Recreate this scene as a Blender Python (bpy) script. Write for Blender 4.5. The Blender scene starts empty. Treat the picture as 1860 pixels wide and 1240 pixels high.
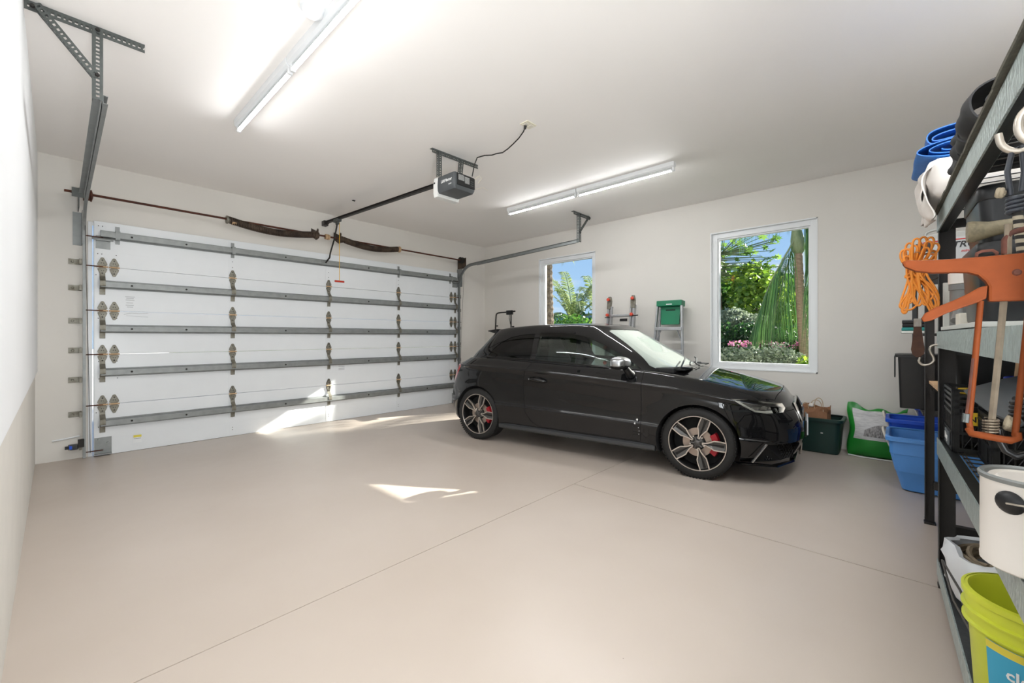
import bpy, bmesh, math, random
import numpy as np
from mathutils import Vector, Matrix, Euler
from mathutils.bvhtree import BVHTree
random.seed(7)
PI = math.pi
S = bpy.context.scene
COL = S.collection

# ------------------------------------------------------------------ camera
cam_data = bpy.data.cameras.new('camera'); cam = bpy.data.objects.new('camera', cam_data)
COL.objects.link(cam); S.camera = cam
cam_data.sensor_width = 36.0
cam_data.lens = 765.0 / 1860.0 * 36.0
cam_data.shift_y = -9.0 / 1860.0
cam_data.clip_start = 0.03; cam_data.clip_end = 400
cam.location = (0, 0, 1.24)
cam.rotation_euler = (PI / 2, 0, math.atan2(705, 765) * -1 + 0.0)
# forward = (cos a, sin a) with a = atan(705/765) measured from +X
cam.rotation_euler = (PI / 2, 0, math.atan(705 / 765.0) - PI / 2)

# ------------------------------------------------------------------ light and exposure
S.view_settings.view_transform = 'Standard'
S.view_settings.look = 'None'
S.view_settings.exposure = 0.70
S.view_settings.gamma = 1.0
S.view_settings.use_curve_mapping = False

def nn(nt, t, **kw):
    n = nt.nodes.new(t)
    for k, v in kw.items(): setattr(n, k, v)
    return n
SUN_DIR = Vector((-1.0, 0.46, -0.60)).normalized()
world = bpy.data.worlds.new('sky'); S.world = world; world.use_nodes = True
nt = world.node_tree; nt.nodes.clear()
out = nn(nt, 'ShaderNodeOutputWorld'); bg = nn(nt, 'ShaderNodeBackground')
tc = nn(nt, 'ShaderNodeTexCoord'); sep = nn(nt, 'ShaderNodeSeparateXYZ')
ramp = nn(nt, 'ShaderNodeValToRGB')
ramp.color_ramp.elements[0].position = 0.0; ramp.color_ramp.elements[0].color = (0.50, 0.72, 0.98, 1)
ramp.color_ramp.elements[1].position = 0.55; ramp.color_ramp.elements[1].color = (0.16, 0.38, 0.86, 1)
mp = nn(nt, 'ShaderNodeMapping'); mp.inputs['Scale'].default_value = (1.0, 1.0, 2.6)
noi = nn(nt, 'ShaderNodeTexNoise'); noi.inputs['Scale'].default_value = 5.0; noi.inputs['Detail'].default_value = 5
cr = nn(nt, 'ShaderNodeValToRGB'); cr.color_ramp.elements[0].position = 0.52; cr.color_ramp.elements[1].position = 0.72
mix = nn(nt, 'ShaderNodeMixRGB'); mix.inputs['Color2'].default_value = (0.95, 0.95, 0.98, 1)
L = nt.links.new
L(tc.outputs['Generated'], sep.inputs[0]); L(sep.outputs['Z'], ramp.inputs[0])
L(tc.outputs['Generated'], mp.inputs[0]); L(mp.outputs[0], noi.inputs['Vector']); L(noi.outputs['Fac'], cr.inputs[0])
L(cr.outputs[0], mix.inputs['Fac']); L(ramp.outputs[0], mix.inputs['Color1']); L(mix.outputs[0], bg.inputs[0])
bg.inputs[1].default_value = 0.62
L(bg.outputs[0], out.inputs[0])

sd = bpy.data.lights.new('sun', 'SUN'); sun = bpy.data.objects.new('sun', sd); COL.objects.link(sun)
sd.energy = 12.0; sd.angle = 0.012; sd.color = (1.0, 0.95, 0.87)
sun.rotation_euler = SUN_DIR.to_track_quat('-Z', 'Y').to_euler(); sun.location = (14, -5, 9)

def area(name, loc, target, sx, sy, power, color=(1, 1, 1)):
    d = bpy.data.lights.new(name, 'AREA'); d.shape = 'RECTANGLE'; d.size = sx; d.size_y = sy
    d.energy = power; d.color = color
    o = bpy.data.objects.new(name, d); COL.objects.link(o); o.location = loc
    o.rotation_euler = (Vector(target) - Vector(loc)).to_track_quat('-Z', 'Y').to_euler()
    return o
# unseen fill lights, added out of frame to brighten the room evenly
f1 = area('added_fill_forward', (0.2, -0.5, 1.0), (0.42, 0.40, 1.33), 0.6, 0.6, 24, (0.92, 0.965, 1.0))
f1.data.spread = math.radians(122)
area('added_fill_up', (0.35, -0.45, 1.9), (0.35, -0.449, 3.0), 0.6, 0.5, 14, (0.92, 0.965, 1.0))  # added fill aimed straight up to lift the ceiling
area('added_fill_down', (2.3, -0.35, 3.02), (2.3, -0.34, 0.0), 2.6, 0.5, 36, (0.92, 0.965, 1.0))  # added overhead fill above the racks, no fixture hangs there
TUBE = 92.0

# ------------------------------------------------------------------ materials
def lin(c):
    c = c / 255.0
    return c / 12.92 if c <= 0.04045 else ((c + 0.055) / 1.055) ** 2.4
def rgb(r, g, b): return (lin(r), lin(g), lin(b), 1)
MC = {}
def mat(name, col, rough=0.5, metal=0.0, coat=0.0, var=0.0, vscale=6.0, bump=0.0, bscale=60.0, spec=0.5,
        col2=None, btype='noise', emis=0.0, stretch=None, trans=0.0, croug=0.03, sub=0.0):
    if name in MC: return MC[name]
    m = bpy.data.materials.new(name); m.use_nodes = True; MC[name] = m
    t = m.node_tree; b = t.nodes['Principled BSDF']; l = t.links.new
    b.inputs['Roughness'].default_value = rough; b.inputs['Metallic'].default_value = metal
    b.inputs['Coat Weight'].default_value = coat; b.inputs['Coat Roughness'].default_value = croug
    b.inputs['Specular IOR Level'].default_value = spec
    b.inputs['Transmission Weight'].default_value = trans
    c = rgb(*col)
    b.inputs['Base Color'].default_value = c
    tcn = nn(t, 'ShaderNodeTexCoord'); mpn = nn(t, 'ShaderNodeMapping'); l(tcn.outputs['Object'], mpn.inputs[0])
    if stretch: mpn.inputs['Scale'].default_value = stretch
    if var > 0 or col2:
        n = nn(t, 'ShaderNodeTexNoise'); n.inputs['Scale'].default_value = vscale; n.inputs['Detail'].default_value = 6
        l(mpn.outputs[0], n.inputs['Vector'])
        r = nn(t, 'ShaderNodeValToRGB'); l(n.outputs['Fac'], r.inputs[0])
        r.color_ramp.elements[0].position = 0.32; r.color_ramp.elements[1].position = 0.68
        if col2: a, z = c, rgb(*col2)
        else:
            a = tuple(max(0, x * (1 - var)) for x in c[:3]) + (1,); z = tuple(min(1, x * (1 + var)) for x in c[:3]) + (1,)
        r.color_ramp.elements[0].color = a; r.color_ramp.elements[1].color = z
        l(r.outputs[0], b.inputs['Base Color'])
    if bump > 0:
        bn = nn(t, 'ShaderNodeBump'); bn.inputs['Strength'].default_value = bump; bn.inputs['Distance'].default_value = 0.004
        if btype == 'noise':
            n2 = nn(t, 'ShaderNodeTexNoise'); n2.inputs['Scale'].default_value = bscale; n2.inputs['Detail'].default_value = 4; o2 = n2.outputs['Fac']
        elif btype == 'voronoi':
            n2 = nn(t, 'ShaderNodeTexVoronoi'); n2.inputs['Scale'].default_value = bscale; o2 = n2.outputs['Distance']
        elif btype == 'wave':
            n2 = nn(t, 'ShaderNodeTexWave'); n2.inputs['Scale'].default_value = bscale; o2 = n2.outputs['Fac']
        l(mpn.outputs[0], n2.inputs['Vector']); l(o2, bn.inputs['Height']); l(bn.outputs[0], b.inputs['Normal'])
    if emis > 0:
        b.inputs['Emission Color'].default_value = c; b.inputs['Emission Strength'].default_value = emis
    return m

M_wall = mat('painted_plaster', (221, 217, 210), 0.7, var=0.02, vscale=1.5, bump=0.10, bscale=35)
M_wallL = mat('painted_plaster_skylit', (240, 241, 242), 0.7, var=0.015, vscale=1.2, bump=0.08, bscale=30)  # wall plaster made whiter and cooler for the sky light falling on it
M_stem = mat('rough_render_paint', (222, 218, 210), 0.8, var=0.03, vscale=4, bump=0.5, bscale=22)
M_ceil = mat('ceiling_paint', (247, 243, 239), 0.75, var=0.01, vscale=1.0, bump=0.06, bscale=20)
M_white = mat('white_vinyl', (232, 234, 235), 0.35)
M_panel = mat('white_steel_panel', (226, 229, 231), 0.30, var=0.01, bump=0.02, bscale=8)
M_galv = mat('galvanised_steel', (140, 143, 142), 0.5, 0.6, var=0.10, vscale=14, bump=0.05, bscale=40)
M_galvd = mat('dull_slotted_steel', (88, 92, 90), 0.55, 0.55, var=0.12, vscale=20)
M_hinge = mat('weathered_hinge_steel', (140, 138, 128), 0.5, 0.6, col2=(104, 98, 84), vscale=22)
M_rust = mat('rusted_steel', (96, 52, 36), 0.8, 0.2, col2=(64, 36, 28), vscale=30)
M_spring = mat('oily_spring_steel', (52, 42, 36), 0.55, 0.5, col2=(92, 78, 66), vscale=12)
M_cone = mat('bare_cast_metal', (196, 164, 128), 0.6, 0.2, var=0.15)
M_blkmetal = mat('dark_rail_steel', (66, 62, 60), 0.5, 0.6)
M_bolt = mat('dark_bolt', (48, 46, 44), 0.6, 0.5)
M_red = mat('red_plastic', (190, 52, 30), 0.4)
M_yel = mat('yellow_cord', (226, 178, 52), 0.7)
M_blk = mat('black_plastic', (14, 15, 17), 0.38, bump=0.05, bscale=200)
M_blkm = mat('black_matte', (20, 20, 21), 0.7)
M_greyp = mat('charcoal_plastic', (72, 75, 77), 0.45)
M_lens = mat('milky_lens', (226, 226, 222), 0.3)
M_orange = mat('orange_paint', (112, 54, 24), 0.6, spec=0.12, var=0.12, vscale=22, bump=0.1, bscale=60)
M_orcord = mat('orange_cable', (232, 142, 48), 0.5, var=0.06)
M_post = mat('black_rack_steel', (52, 50, 49), 0.5, 0.3, bump=0.15, bscale=260, btype='voronoi')
M_beam = mat('hammered_rack_steel', (178, 190, 188), 0.36, 0.55, var=0.12, vscale=60, bump=0.9, bscale=110, btype='voronoi', stretch=(1, 1, 0.5))
M_beamt = mat('rack_steel_flange', (66, 70, 72), 0.38, 0.8, var=0.1, vscale=40, bump=0.1, bscale=90)
M_wire = mat('rack_wire', (74, 70, 66), 0.45, 0.7)
M_chrome = mat('polished_steel', (205, 203, 198), 0.18, 1.0)
M_hook = mat('nickel_hook', (196, 188, 176), 0.32, 0.85, var=0.1, vscale=60)
M_alu = mat('ladder_aluminium', (176, 178, 180), 0.36, 0.8, var=0.1, vscale=12)
M_green = mat('green_ladder_plastic', (22, 120, 84), 0.45, var=0.08)
M_blue = mat('blue_tote_plastic', (88, 152, 226), 0.42, var=0.05, vscale=5)
M_blue2 = mat('royal_blue_tote_plastic', (26, 84, 206), 0.42, var=0.05, vscale=5)
M_navy = mat('navy_tote_plastic', (44, 66, 150), 0.42)
M_rope = mat('rope_white', (214, 208, 196), 0.85, bump=0.6, bscale=90)
M_dkgreen = mat('dark_green_tote', (16, 50, 44), 0.4)
M_paper = mat('kraft_paper', (150, 108, 78), 0.85, var=0.08, bump=0.3, bscale=30)
M_tarp = mat('blue_tarpaulin', (34, 108, 190), 0.45, var=0.12, bump=0.3, bscale=40)
M_cloth = mat('white_cloth', (226, 220, 214), 0.9, bump=0.15, bscale=60)
M_blkcloth = mat('black_sheet_rubber', (40, 40, 42), 0.6, bump=0.1, bscale=30)
M_board = mat('pale_board', (206, 208, 202), 0.6)
M_wood = mat('plain_wood', (196, 160, 122), 0.6, var=0.12, vscale=8, stretch=(1, 8, 8))
M_olive = mat('worn_handle_wood', (132, 122, 98), 0.55, var=0.18, vscale=12, stretch=(1, 8, 8))
M_canw = mat('white_paint_can', (228, 222, 214), 0.35, var=0.03, vscale=9)
M_cream = mat('cream_plastic', (226, 220, 206), 0.4)
M_lime = mat('lime_bucket_plastic', (200, 208, 54), 0.4, var=0.05)
M_limein = M_lime
M_lbl = mat('blue_label', (58, 162, 196), 0.5)
M_lbly = mat('yellow_label', (222, 206, 70), 0.5)
M_bagp = mat('clear_bag_plastic', (220, 224, 228), 0.3, spec=0.6)
M_teal = mat('teal_foam', (42, 128, 124), 0.8)
M_case = mat('pale_tool_case', (160, 158, 152), 0.5)
M_ink = mat('black_ink', (24, 22, 22), 0.6)
M_inkr = mat('red_ink', (178, 36, 36), 0.6)
M_inkw = mat('white_ink', (232, 232, 230), 0.5)
M_paint = mat('black_car_paint', (21, 21, 22), 0.5, 0.0, coat=1.0, spec=0.0, croug=0.02)
M_trim = mat('black_gloss_trim', (12, 12, 13), 0.18)
M_under = mat('matte_dark_liner', (16, 16, 16), 0.85)
M_sill = mat('satin_dark_sill', (52, 53, 54), 0.45)
M_tire = mat('tyre_rubber', (28, 27, 26), 0.75, bump=0.1, bscale=120)
M_rimd = mat('rim_grey_paint', (92, 90, 88), 0.35, 0.6)
M_rimb = mat('rim_dark_inner', (38, 37, 37), 0.4, 0.5)
M_rims = mat('machined_rim_edge', (214, 206, 198), 0.28, 0.85)
M_disc = mat('brake_disc', (176, 160, 148), 0.4, 0.7)
M_caliper = mat('red_caliper', (158, 20, 34), 0.35)
M_seat = mat('seat_fabric', (38, 36, 36), 0.9, bump=0.2, bscale=120)
M_silver = mat('satin_silver_cap', (176, 178, 180), 0.25, 0.95)
M_tail = mat('red_tail_lens', (196, 20, 28), 0.15, coat=1.0)
M_bezel = mat('pale_lamp_bezel', (232, 224, 212), 0.35, 0.0)
M_plate = mat('number_plate_white', (214, 216, 220), 0.4)

def glass(name, tint, ior=1.5, rough=0.0):
    m = bpy.data.materials.new(name); m.use_nodes = True
    t = m.node_tree; t.nodes.clear(); l = t.links.new
    o = nn(t, 'ShaderNodeOutputMaterial'); mx = nn(t, 'ShaderNodeMixShader')
    tr = nn(t, 'ShaderNodeBsdfTransparent'); tr.inputs[0].default_value = tint
    gl = nn(t, 'ShaderNodeBsdfGlossy'); gl.inputs['Roughness'].default_value = rough
    fr = nn(t, 'ShaderNodeFresnel'); fr.inputs[0].default_value = ior
    l(fr.outputs[0], mx.inputs[0]); l(tr.outputs[0], mx.inputs[1]); l(gl.outputs[0], mx.inputs[2]); l(mx.outputs[0], o.inputs[0])
    return m
M_glass = glass('window_glass', (0.97, 0.99, 0.98, 1), 1.12)
M_carglass = glass('car_glass', (0.80, 0.87, 0.84, 1), 1.45)
M_privacy = glass('dark_privacy_glass', (0.20, 0.21, 0.21, 1), 1.5)
M_clear = glass('lamp_lens_clear', (0.9, 0.92, 0.92, 1), 1.45)

def dust_glare(m, fac):
    t = m.node_tree; l = t.links.new; o = [n for n in t.nodes if n.type == 'OUTPUT_MATERIAL'][0]
    prev = o.inputs[0].links[0].from_socket; mx = nn(t, 'ShaderNodeMixShader'); d = nn(t, 'ShaderNodeBsdfDiffuse'); d.inputs[0].default_value = (0.75, 0.82, 0.78, 1)
    mx.inputs[0].default_value = fac; l(prev, mx.inputs[1]); l(d.outputs[0], mx.inputs[2]); l(mx.outputs[0], o.inputs[0])
M_windshield = glass('dust_glare_windshield', (0.62, 0.70, 0.67, 1), 1.5); dust_glare(M_windshield, 0.22)  # dust film, kept pale green-grey to stand in for the bright reflection
def leafmat(name, a, b, var=10):
    m = bpy.data.materials.new(name); m.use_nodes = True
    t = m.node_tree; l = t.links.new; bs = t.nodes['Principled BSDF']
    bs.inputs['Roughness'].default_value = 0.45
    geo = nn(t, 'ShaderNodeNewGeometry'); r = nn(t, 'ShaderNodeValToRGB')
    l(geo.outputs['Random Per Island'], r.inputs[0]); r.color_ramp.elements[0].color = rgb(*a); r.color_ramp.elements[1].color = rgb(*b)
    l(r.outputs[0], bs.inputs['Base Color'])
    tl = nn(t, 'ShaderNodeBsdfTranslucent'); l(r.outputs[0], tl.inputs[0])
    mx = nn(t, 'ShaderNodeMixShader'); mx.inputs[0].default_value = 0.42
    o = t.nodes['Material Output']; l(bs.outputs[0], mx.inputs[1]); l(tl.outputs[0], mx.inputs[2]); l(mx.outputs[0], o.inputs[0])
    return m

# ------------------------------------------------------------------ mesh helpers
class MB:
    def __init__(s): s.v = []; s.f = []; s.m = []; s.k = 0
    def mi(s, k): s.k = k; return s
    def add(s, vs, fs):
        o = len(s.v); s.v += [tuple(v) for v in vs]
        for f in fs: s.f.append(tuple(i + o for i in f)); s.m.append(s.k)
        return s
    def box(s, c, d, rot=None, taper=1.0):
        x, y, z = d[0] / 2, d[1] / 2, d[2] / 2
        vs = [Vector((sx * x * (taper if sz > 0 else 1), sy * y * (taper if sz > 0 else 1), sz * z)) for sz in (-1, 1) for sy in (-1, 1) for sx in (-1, 1)]
        if rot is not None:
            R_ = rot if isinstance(rot, Matrix) else Euler(rot).to_matrix()
            vs = [R_ @ v for v in vs]
        vs = [v + Vector(c) for v in vs]
        return s.add(vs, [(0, 2, 3, 1), (4, 5, 7, 6), (0, 1, 5, 4), (2, 6, 7, 3), (0, 4, 6, 2), (1, 3, 7, 5)])
    def bb(s, x0, x1, y0, y1, z0, z1):
        return s.box(((x0 + x1) / 2, (y0 + y1) / 2, (z0 + z1) / 2), (abs(x1 - x0), abs(y1 - y0), abs(z1 - z0)))
    def tube(s, pts, r, n=8, cap=True, closed=False):
        pts = [Vector(p) for p in pts]; N = len(pts)
        rr = r if isinstance(r, (list, tuple)) else [r] * N
        rings = []; up = None
        for i in range(N):
            a = pts[(i - 1) % N] if (closed or i > 0) else pts[i]; b = pts[(i + 1) % N] if (closed or i < N - 1) else pts[i]
            d = (b - a)
            if d.length < 1e-9: d = Vector((0, 0, 1))
            d.normalize()
            if up is None:
                up = Vector((0, 0, 1)) if abs(d.z) < 0.9 else Vector((1, 0, 0))
            u = up - d * up.dot(d)
            if u.length < 1e-5: u = d.orthogonal()
            u.normalize(); w = d.cross(u); up = u
            rings.append([pts[i] + (u * math.cos(2 * PI * k / n) + w * math.sin(2 * PI * k / n)) * rr[i] for k in range(n)])
        vs = [v for rg in rings for v in rg]; fs = []
        for i in range(N - 1 if not closed else N):
            j = (i + 1) % N
            for k in range(n):
                k2 = (k + 1) % n
                fs.append((i * n + k, i * n + k2, j * n + k2, j * n + k))
        if cap and not closed:
            fs.append(tuple(range(n - 1, -1, -1))); fs.append(tuple((N - 1) * n + k for k in range(n)))
        return s.add(vs, fs)
    def lathe(s, prof, c=(0, 0, 0), axis='z', n=24, a0=0, a1=2 * PI, sx=1, sy=1):
        full = abs(a1 - a0 - 2 * PI) < 1e-6; m = n if full else n + 1; vs = []
        for k in range(m):
            a = a0 + (a1 - a0) * k / n
            for r, h in prof:
                p = (r * math.cos(a) * sx, r * math.sin(a) * sy, h)
                if axis == 'y': p = (p[0], h, p[1])
                elif axis == 'x': p = (h, p[0], p[1])
                vs.append(Vector(p) + Vector(c))
        P_ = len(prof); fs = []
        for k in range(n):
            k2 = (k + 1) % m
            for i in range(P_ - 1):
                fs.append((k * P_ + i, k2 * P_ + i, k2 * P_ + i + 1, k * P_ + i + 1))
        return s.add(vs, fs)
    def prism(s, poly, a, b, plane='xz'):
        # polygon in a plane, extruded along the third axis from a to b
        def p3(u, v, w): return {'xz': (u, w, v), 'xy': (u, v, w), 'yz': (w, u, v)}[plane]
        n = len(poly); vs = [p3(u, v, a) for u, v in poly] + [p3(u, v, b) for u, v in poly]
        return s.add(vs, [tuple(range(n)), tuple(range(2 * n - 1, n - 1, -1))] + [(i, i + n, (i + 1) % n + n, (i + 1) % n) for i in range(n)])
    def quad(s, a, b, c, d): return s.add([a, b, c, d], [(0, 1, 2, 3)])
    def xf(s, M_): s.v = [tuple(M_ @ Vector(v)) for v in s.v]; return s
    def join(s, o, M_=None):
        vs = o.v if M_ is None else [M_ @ Vector(v) for v in o.v]
        off = len(s.v); s.v += [tuple(v) for v in vs]
        s.f += [tuple(i + off for i in f) for f in o.f]; s.m += o.m
        return s

WM = {}
def mesh_of(name, mb, mats, smooth=None, bevel=0):
    me = bpy.data.meshes.new(name)
    me.from_pydata([tuple(v) for v in mb.v], [], mb.f)
    for m in (mats if isinstance(mats, (list, tuple)) else [mats]): me.materials.append(m)
    if any(mb.m): me.polygons.foreach_set('material_index', mb.m)
    bm = bmesh.new(); bm.from_mesh(me)
    bmesh.ops.recalc_face_normals(bm, faces=bm.faces)
    if bevel > 0:
        es = [e for e in bm.edges if len(e.link_faces) == 2 and e.calc_face_angle(0) > 0.5]
        bmesh.ops.bevel(bm, geom=es, offset=bevel, segments=2, profile=0.6, affect='EDGES', clamp_overlap=True)
    bm.to_mesh(me); bm.free()
    if smooth is not None:
        me.polygons.foreach_set('use_smooth', [True] * len(me.polygons))
        try: me.set_sharp_from_angle(angle=math.radians(smooth))
        except Exception: pass
    return me
def thing(name, label, cat, loc=(0, 0, 0), rz=0.0, group=None, kind=None):
    o = bpy.data.objects.new(name, None); COL.objects.link(o); o.empty_display_size = 0.1
    o.location = loc; o.rotation_euler = (0, 0, rz)
    o['label'] = label; o['category'] = cat
    if group: o['group'] = group
    if kind: o['kind'] = kind
    WM[o.name] = Matrix.Translation(loc) @ Matrix.Rotation(rz, 4, 'Z')
    return o
def part(name, mb, mats, parent, smooth=None, bevel=0, world=False, label=None, kind=None):
    W = WM[parent.name]
    if world:
        mb.xf(W.inverted())
    me = mesh_of(name, mb, mats, smooth, bevel)
    o = bpy.data.objects.new(name, me); COL.objects.link(o); o.parent = parent
    WM[o.name] = W
    if label: o['label'] = label
    if kind: o['kind'] = kind
    return o
def inst(name, me, parent, loc=(0, 0, 0), rot=(0, 0, 0), scale=(1, 1, 1)):
    o = bpy.data.objects.new(name, me); COL.objects.link(o); o.parent = parent
    o.location = loc; o.rotation_euler = rot; o.scale = scale
    WM[o.name] = WM[parent.name] @ Matrix.LocRotScale(Vector(loc), Euler(rot), Vector(scale))
    return o
def solo(name, mb, mats, label, cat, smooth=None, bevel=0, group=None, kind=None):
    xs = [v[0] for v in mb.v]; ys = [v[1] for v in mb.v]; zs = [v[2] for v in mb.v]
    c = Vector(((min(xs) + max(xs)) / 2, (min(ys) + max(ys)) / 2, min(zs)))
    mb.v = [tuple(Vector(v) - c) for v in mb.v]
    me = mesh_of(name, mb, mats, smooth, bevel)
    o = bpy.data.objects.new(name, me); COL.objects.link(o); o.location = c
    WM[o.name] = Matrix.Translation(c)
    if label: o['label'] = label
    if cat: o['category'] = cat
    if group: o['group'] = group
    if kind: o['kind'] = kind
    return o
def struct(name, mb, m, smooth=None, bevel=0):
    me = mesh_of(name, mb, m, smooth, bevel)
    o = bpy.data.objects.new(name, me); COL.objects.link(o); o['kind'] = 'structure'
    WM[o.name] = Matrix.Identity(4)
    return o
def text_mb(txt, size, M_, depth=0.0006, bold=False, shear=0.0):
    cu = bpy.data.curves.new('t', 'FONT'); cu.body = txt; cu.size = size; cu.extrude = depth; cu.resolution_u = 2
    cu.align_x = 'CENTER'; cu.align_y = 'CENTER'; cu.shear = shear
    if bold: cu.offset = size * 0.02
    o = bpy.data.objects.new('t', cu); COL.objects.link(o)
    dg = bpy.context.evaluated_depsgraph_get(); me = bpy.data.meshes.new_from_object(o.evaluated_get(dg))
    mb = MB(); mb.add([M_ @ v.co for v in me.vertices], [tuple(p.vertices) for p in me.polygons])
    bpy.data.objects.remove(o); bpy.data.curves.remove(cu); bpy.data.meshes.remove(me)
    return mb
def frame(o, x, y):  # matrix from origin and two axes
    x = Vector(x).normalized(); y = Vector(y).normalized(); z = x.cross(y)
    m = Matrix((x, y, z)).transposed().to_4x4(); m.translation = Vector(o); return m

# ------------------------------------------------------------------ the room
D, W_, H = 6.17, 5.88, 3.035
YB = -0.82
mb = MB()
mb.bb(-0.6, W_ + 0.2, YB - 0.3, 2.015, -0.2, 0); mb.bb(-0.6, W_ + 0.2, 2.023, D + 0.25, -0.2, 0)
mb.bb(-0.6, W_ + 0.2, 2.0, 2.04, -0.2, -0.006)
fl = MB()
def slab(x0, x1, y0, y1): fl.bb(x0, x1, y0, y1, -0.2, 0)
slab(-0.6, 2.955, YB - 0.3, 2.016); slab(2.964, W_ + 0.2, YB - 0.3, 2.016)
slab(-0.6, W_ + 0.2, 2.022, D + 0.25)
fl.bb(-0.6, W_ + 0.2, YB - 0.3, D + 0.25, -0.22, -0.006)
mf = bpy.data.materials.new('painted_concrete_floor'); mf.use_nodes = True
t = mf.node_tree; l = t.links.new; b = t.nodes['Principled BSDF']
tcn = nn(t, 'ShaderNodeTexCoord')
n1 = nn(t, 'ShaderNodeTexNoise'); n1.inputs['Scale'].default_value = 0.9; n1.inputs['Detail'].default_value = 7
n2 = nn(t, 'ShaderNodeTexNoise'); n2.inputs['Scale'].default_value = 9; n2.inputs['Detail'].default_value = 8
n3 = nn(t, 'ShaderNodeTexNoise'); n3.inputs['Scale'].default_value = 34; n3.inputs['Detail'].default_value = 3
for n in (n1, n2, n3): l(tcn.outputs['Object'], n.inputs['Vector'])
r = nn(t, 'ShaderNodeValToRGB'); l(n1.outputs['Fac'], r.inputs[0])
r.color_ramp.elements[0].position = 0.3; r.color_ramp.elements[0].color = rgb(186, 173, 161)
r.color_ramp.elements[1].position = 0.7; r.color_ramp.elements[1].color = rgb(194, 182, 171)
# little dark specks
sr = nn(t, 'ShaderNodeValToRGB'); l(n3.outputs['Fac'], sr.inputs[0]); sr.color_ramp.elements[0].position = 0.775; sr.color_ramp.elements[1].position = 0.80
sr.color_ramp.elements[0].color = (1, 1, 1, 1); sr.color_ramp.elements[1].color = (0.45, 0.4, 0.36, 1)
mx = nn(t, 'ShaderNodeMixRGB', blend_type='MULTIPLY'); mx.inputs[0].default_value = 1; l(r.outputs[0], mx.inputs[1]); l(sr.outputs[0], mx.inputs[2])
l(mx.outputs[0], b.inputs['Base Color'])
rr = nn(t, 'ShaderNodeMapRange'); l(n2.outputs['Fac'], rr.inputs[0]); rr.inputs[1].default_value = 0.3; rr.inputs[2].default_value = 0.7
rr.inputs[3].default_value = 0.31; rr.inputs[4].default_value = 0.35; l(rr.outputs[0], b.inputs['Roughness'])
bn = nn(t, 'ShaderNodeBump'); bn.inputs['Strength'].default_value = 0.05; bn.inputs['Distance'].default_value = 0.004
l(n2.outputs['Fac'], bn.inputs['Height']); l(bn.outputs[0], b.inputs['Normal'])
struct('floor', fl, mf)
struct('ceiling', MB().bb(-0.6, W_ + 0.2, YB - 0.3, D + 0.25, H, H + 0.15), M_ceil)
struct('wall_left', MB().bb(-0.6, -0.115, YB - 0.2, D, 0.90, H), M_wallL)
struct('wall_left_stem', MB().bb(-0.6, -0.131, YB - 0.2, D, 0, 0.9), M_stem)
bpy.data.objects['wall_left_stem'].name = 'wall_left_lower'
DX0, DX1, DZ = 0.235, 5.165, 2.43
mb = MB(); mb.bb(-0.3, DX0, D, D + 0.2, 0, H); mb.bb(DX1, W_ + 0.2, D, D + 0.2, 0, H); mb.bb(DX0, DX1, D, D + 0.2, DZ, H)
struct('wall_far', mb, M_wall)
struct('wall_near', MB().bb(-0.3, W_ + 0.2, YB - 0.2, YB, 0, H), M_wall)
# window wall with two openings
WIN = [(3.60, 4.76, 0.82, 2.615), (0.69, 1.845, 0.82, 2.600)]
mb = MB(); XO = W_ + 0.2
mb.bb(W_, XO, YB, WIN[1][0], 0, H); mb.bb(W_, XO, WIN[1][1], WIN[0][0], 0, H); mb.bb(W_, XO, WIN[0][1], D + 0.2, 0, H)
for w in WIN: mb.bb(W_, XO, w[0], w[1], 0, w[2]); mb.bb(W_, XO, w[0], w[1], w[3], H)
struct('wall_right', mb, M_wall)
for i, (y0, y1, z0, z1) in enumerate(WIN):
    wn = MB(); xa, xb = W_ + 0.035, W_ + 0.12; fw_ = 0.075
    for (a, b_, c, d) in ((y0, y0 + fw_, z0, z1), (y1 - fw_, y1, z0, z1), (y0 + fw_, y1 - fw_, z0, z0 + fw_), (y0 + fw_, y1 - fw_, z1 - fw_, z1)):
        wn.bb(xa, xb, a, b_, c, d)
    f2 = fw_ + 0.018
    for (a, b_, c, d) in ((y0 + fw_, y0 + f2, z0 + fw_, z1 - fw_), (y1 - f2, y1 - fw_, z0 + fw_, z1 - fw_), (y0 + f2, y1 - f2, z0 + fw_, z0 + f2), (y0 + f2, y1 - f2, z1 - f2, z1 - fw_)):
        wn.bb(xa + 0.02, xb - 0.01, a, b_, c, d)
    w = struct('window_%d' % (i + 1), wn, M_white, bevel=0.003)
    part('pane', MB().bb(W_ + 0.085, W_ + 0.091, y0 + f2 - 0.01, y1 - f2 + 0.01, z0 + f2 - 0.01, z1 - f2 + 0.01), M_glass, w)
    # thin painted casing bead round the opening
    cs = MB(); q = 0.012
    cs.bb(W_ - 0.006, W_ + 0.035, y0, y0 + q, z0, z1); cs.bb(W_ - 0.006, W_ + 0.035, y1 - q, y1, z0, z1)
    cs.bb(W_ - 0.006, W_ + 0.035, y0, y1, z0, z0 + q); cs.bb(W_ - 0.006, W_ + 0.035, y0, y1, z1 - q, z1)
    part('window_casing', cs, M_white, w)

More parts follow.
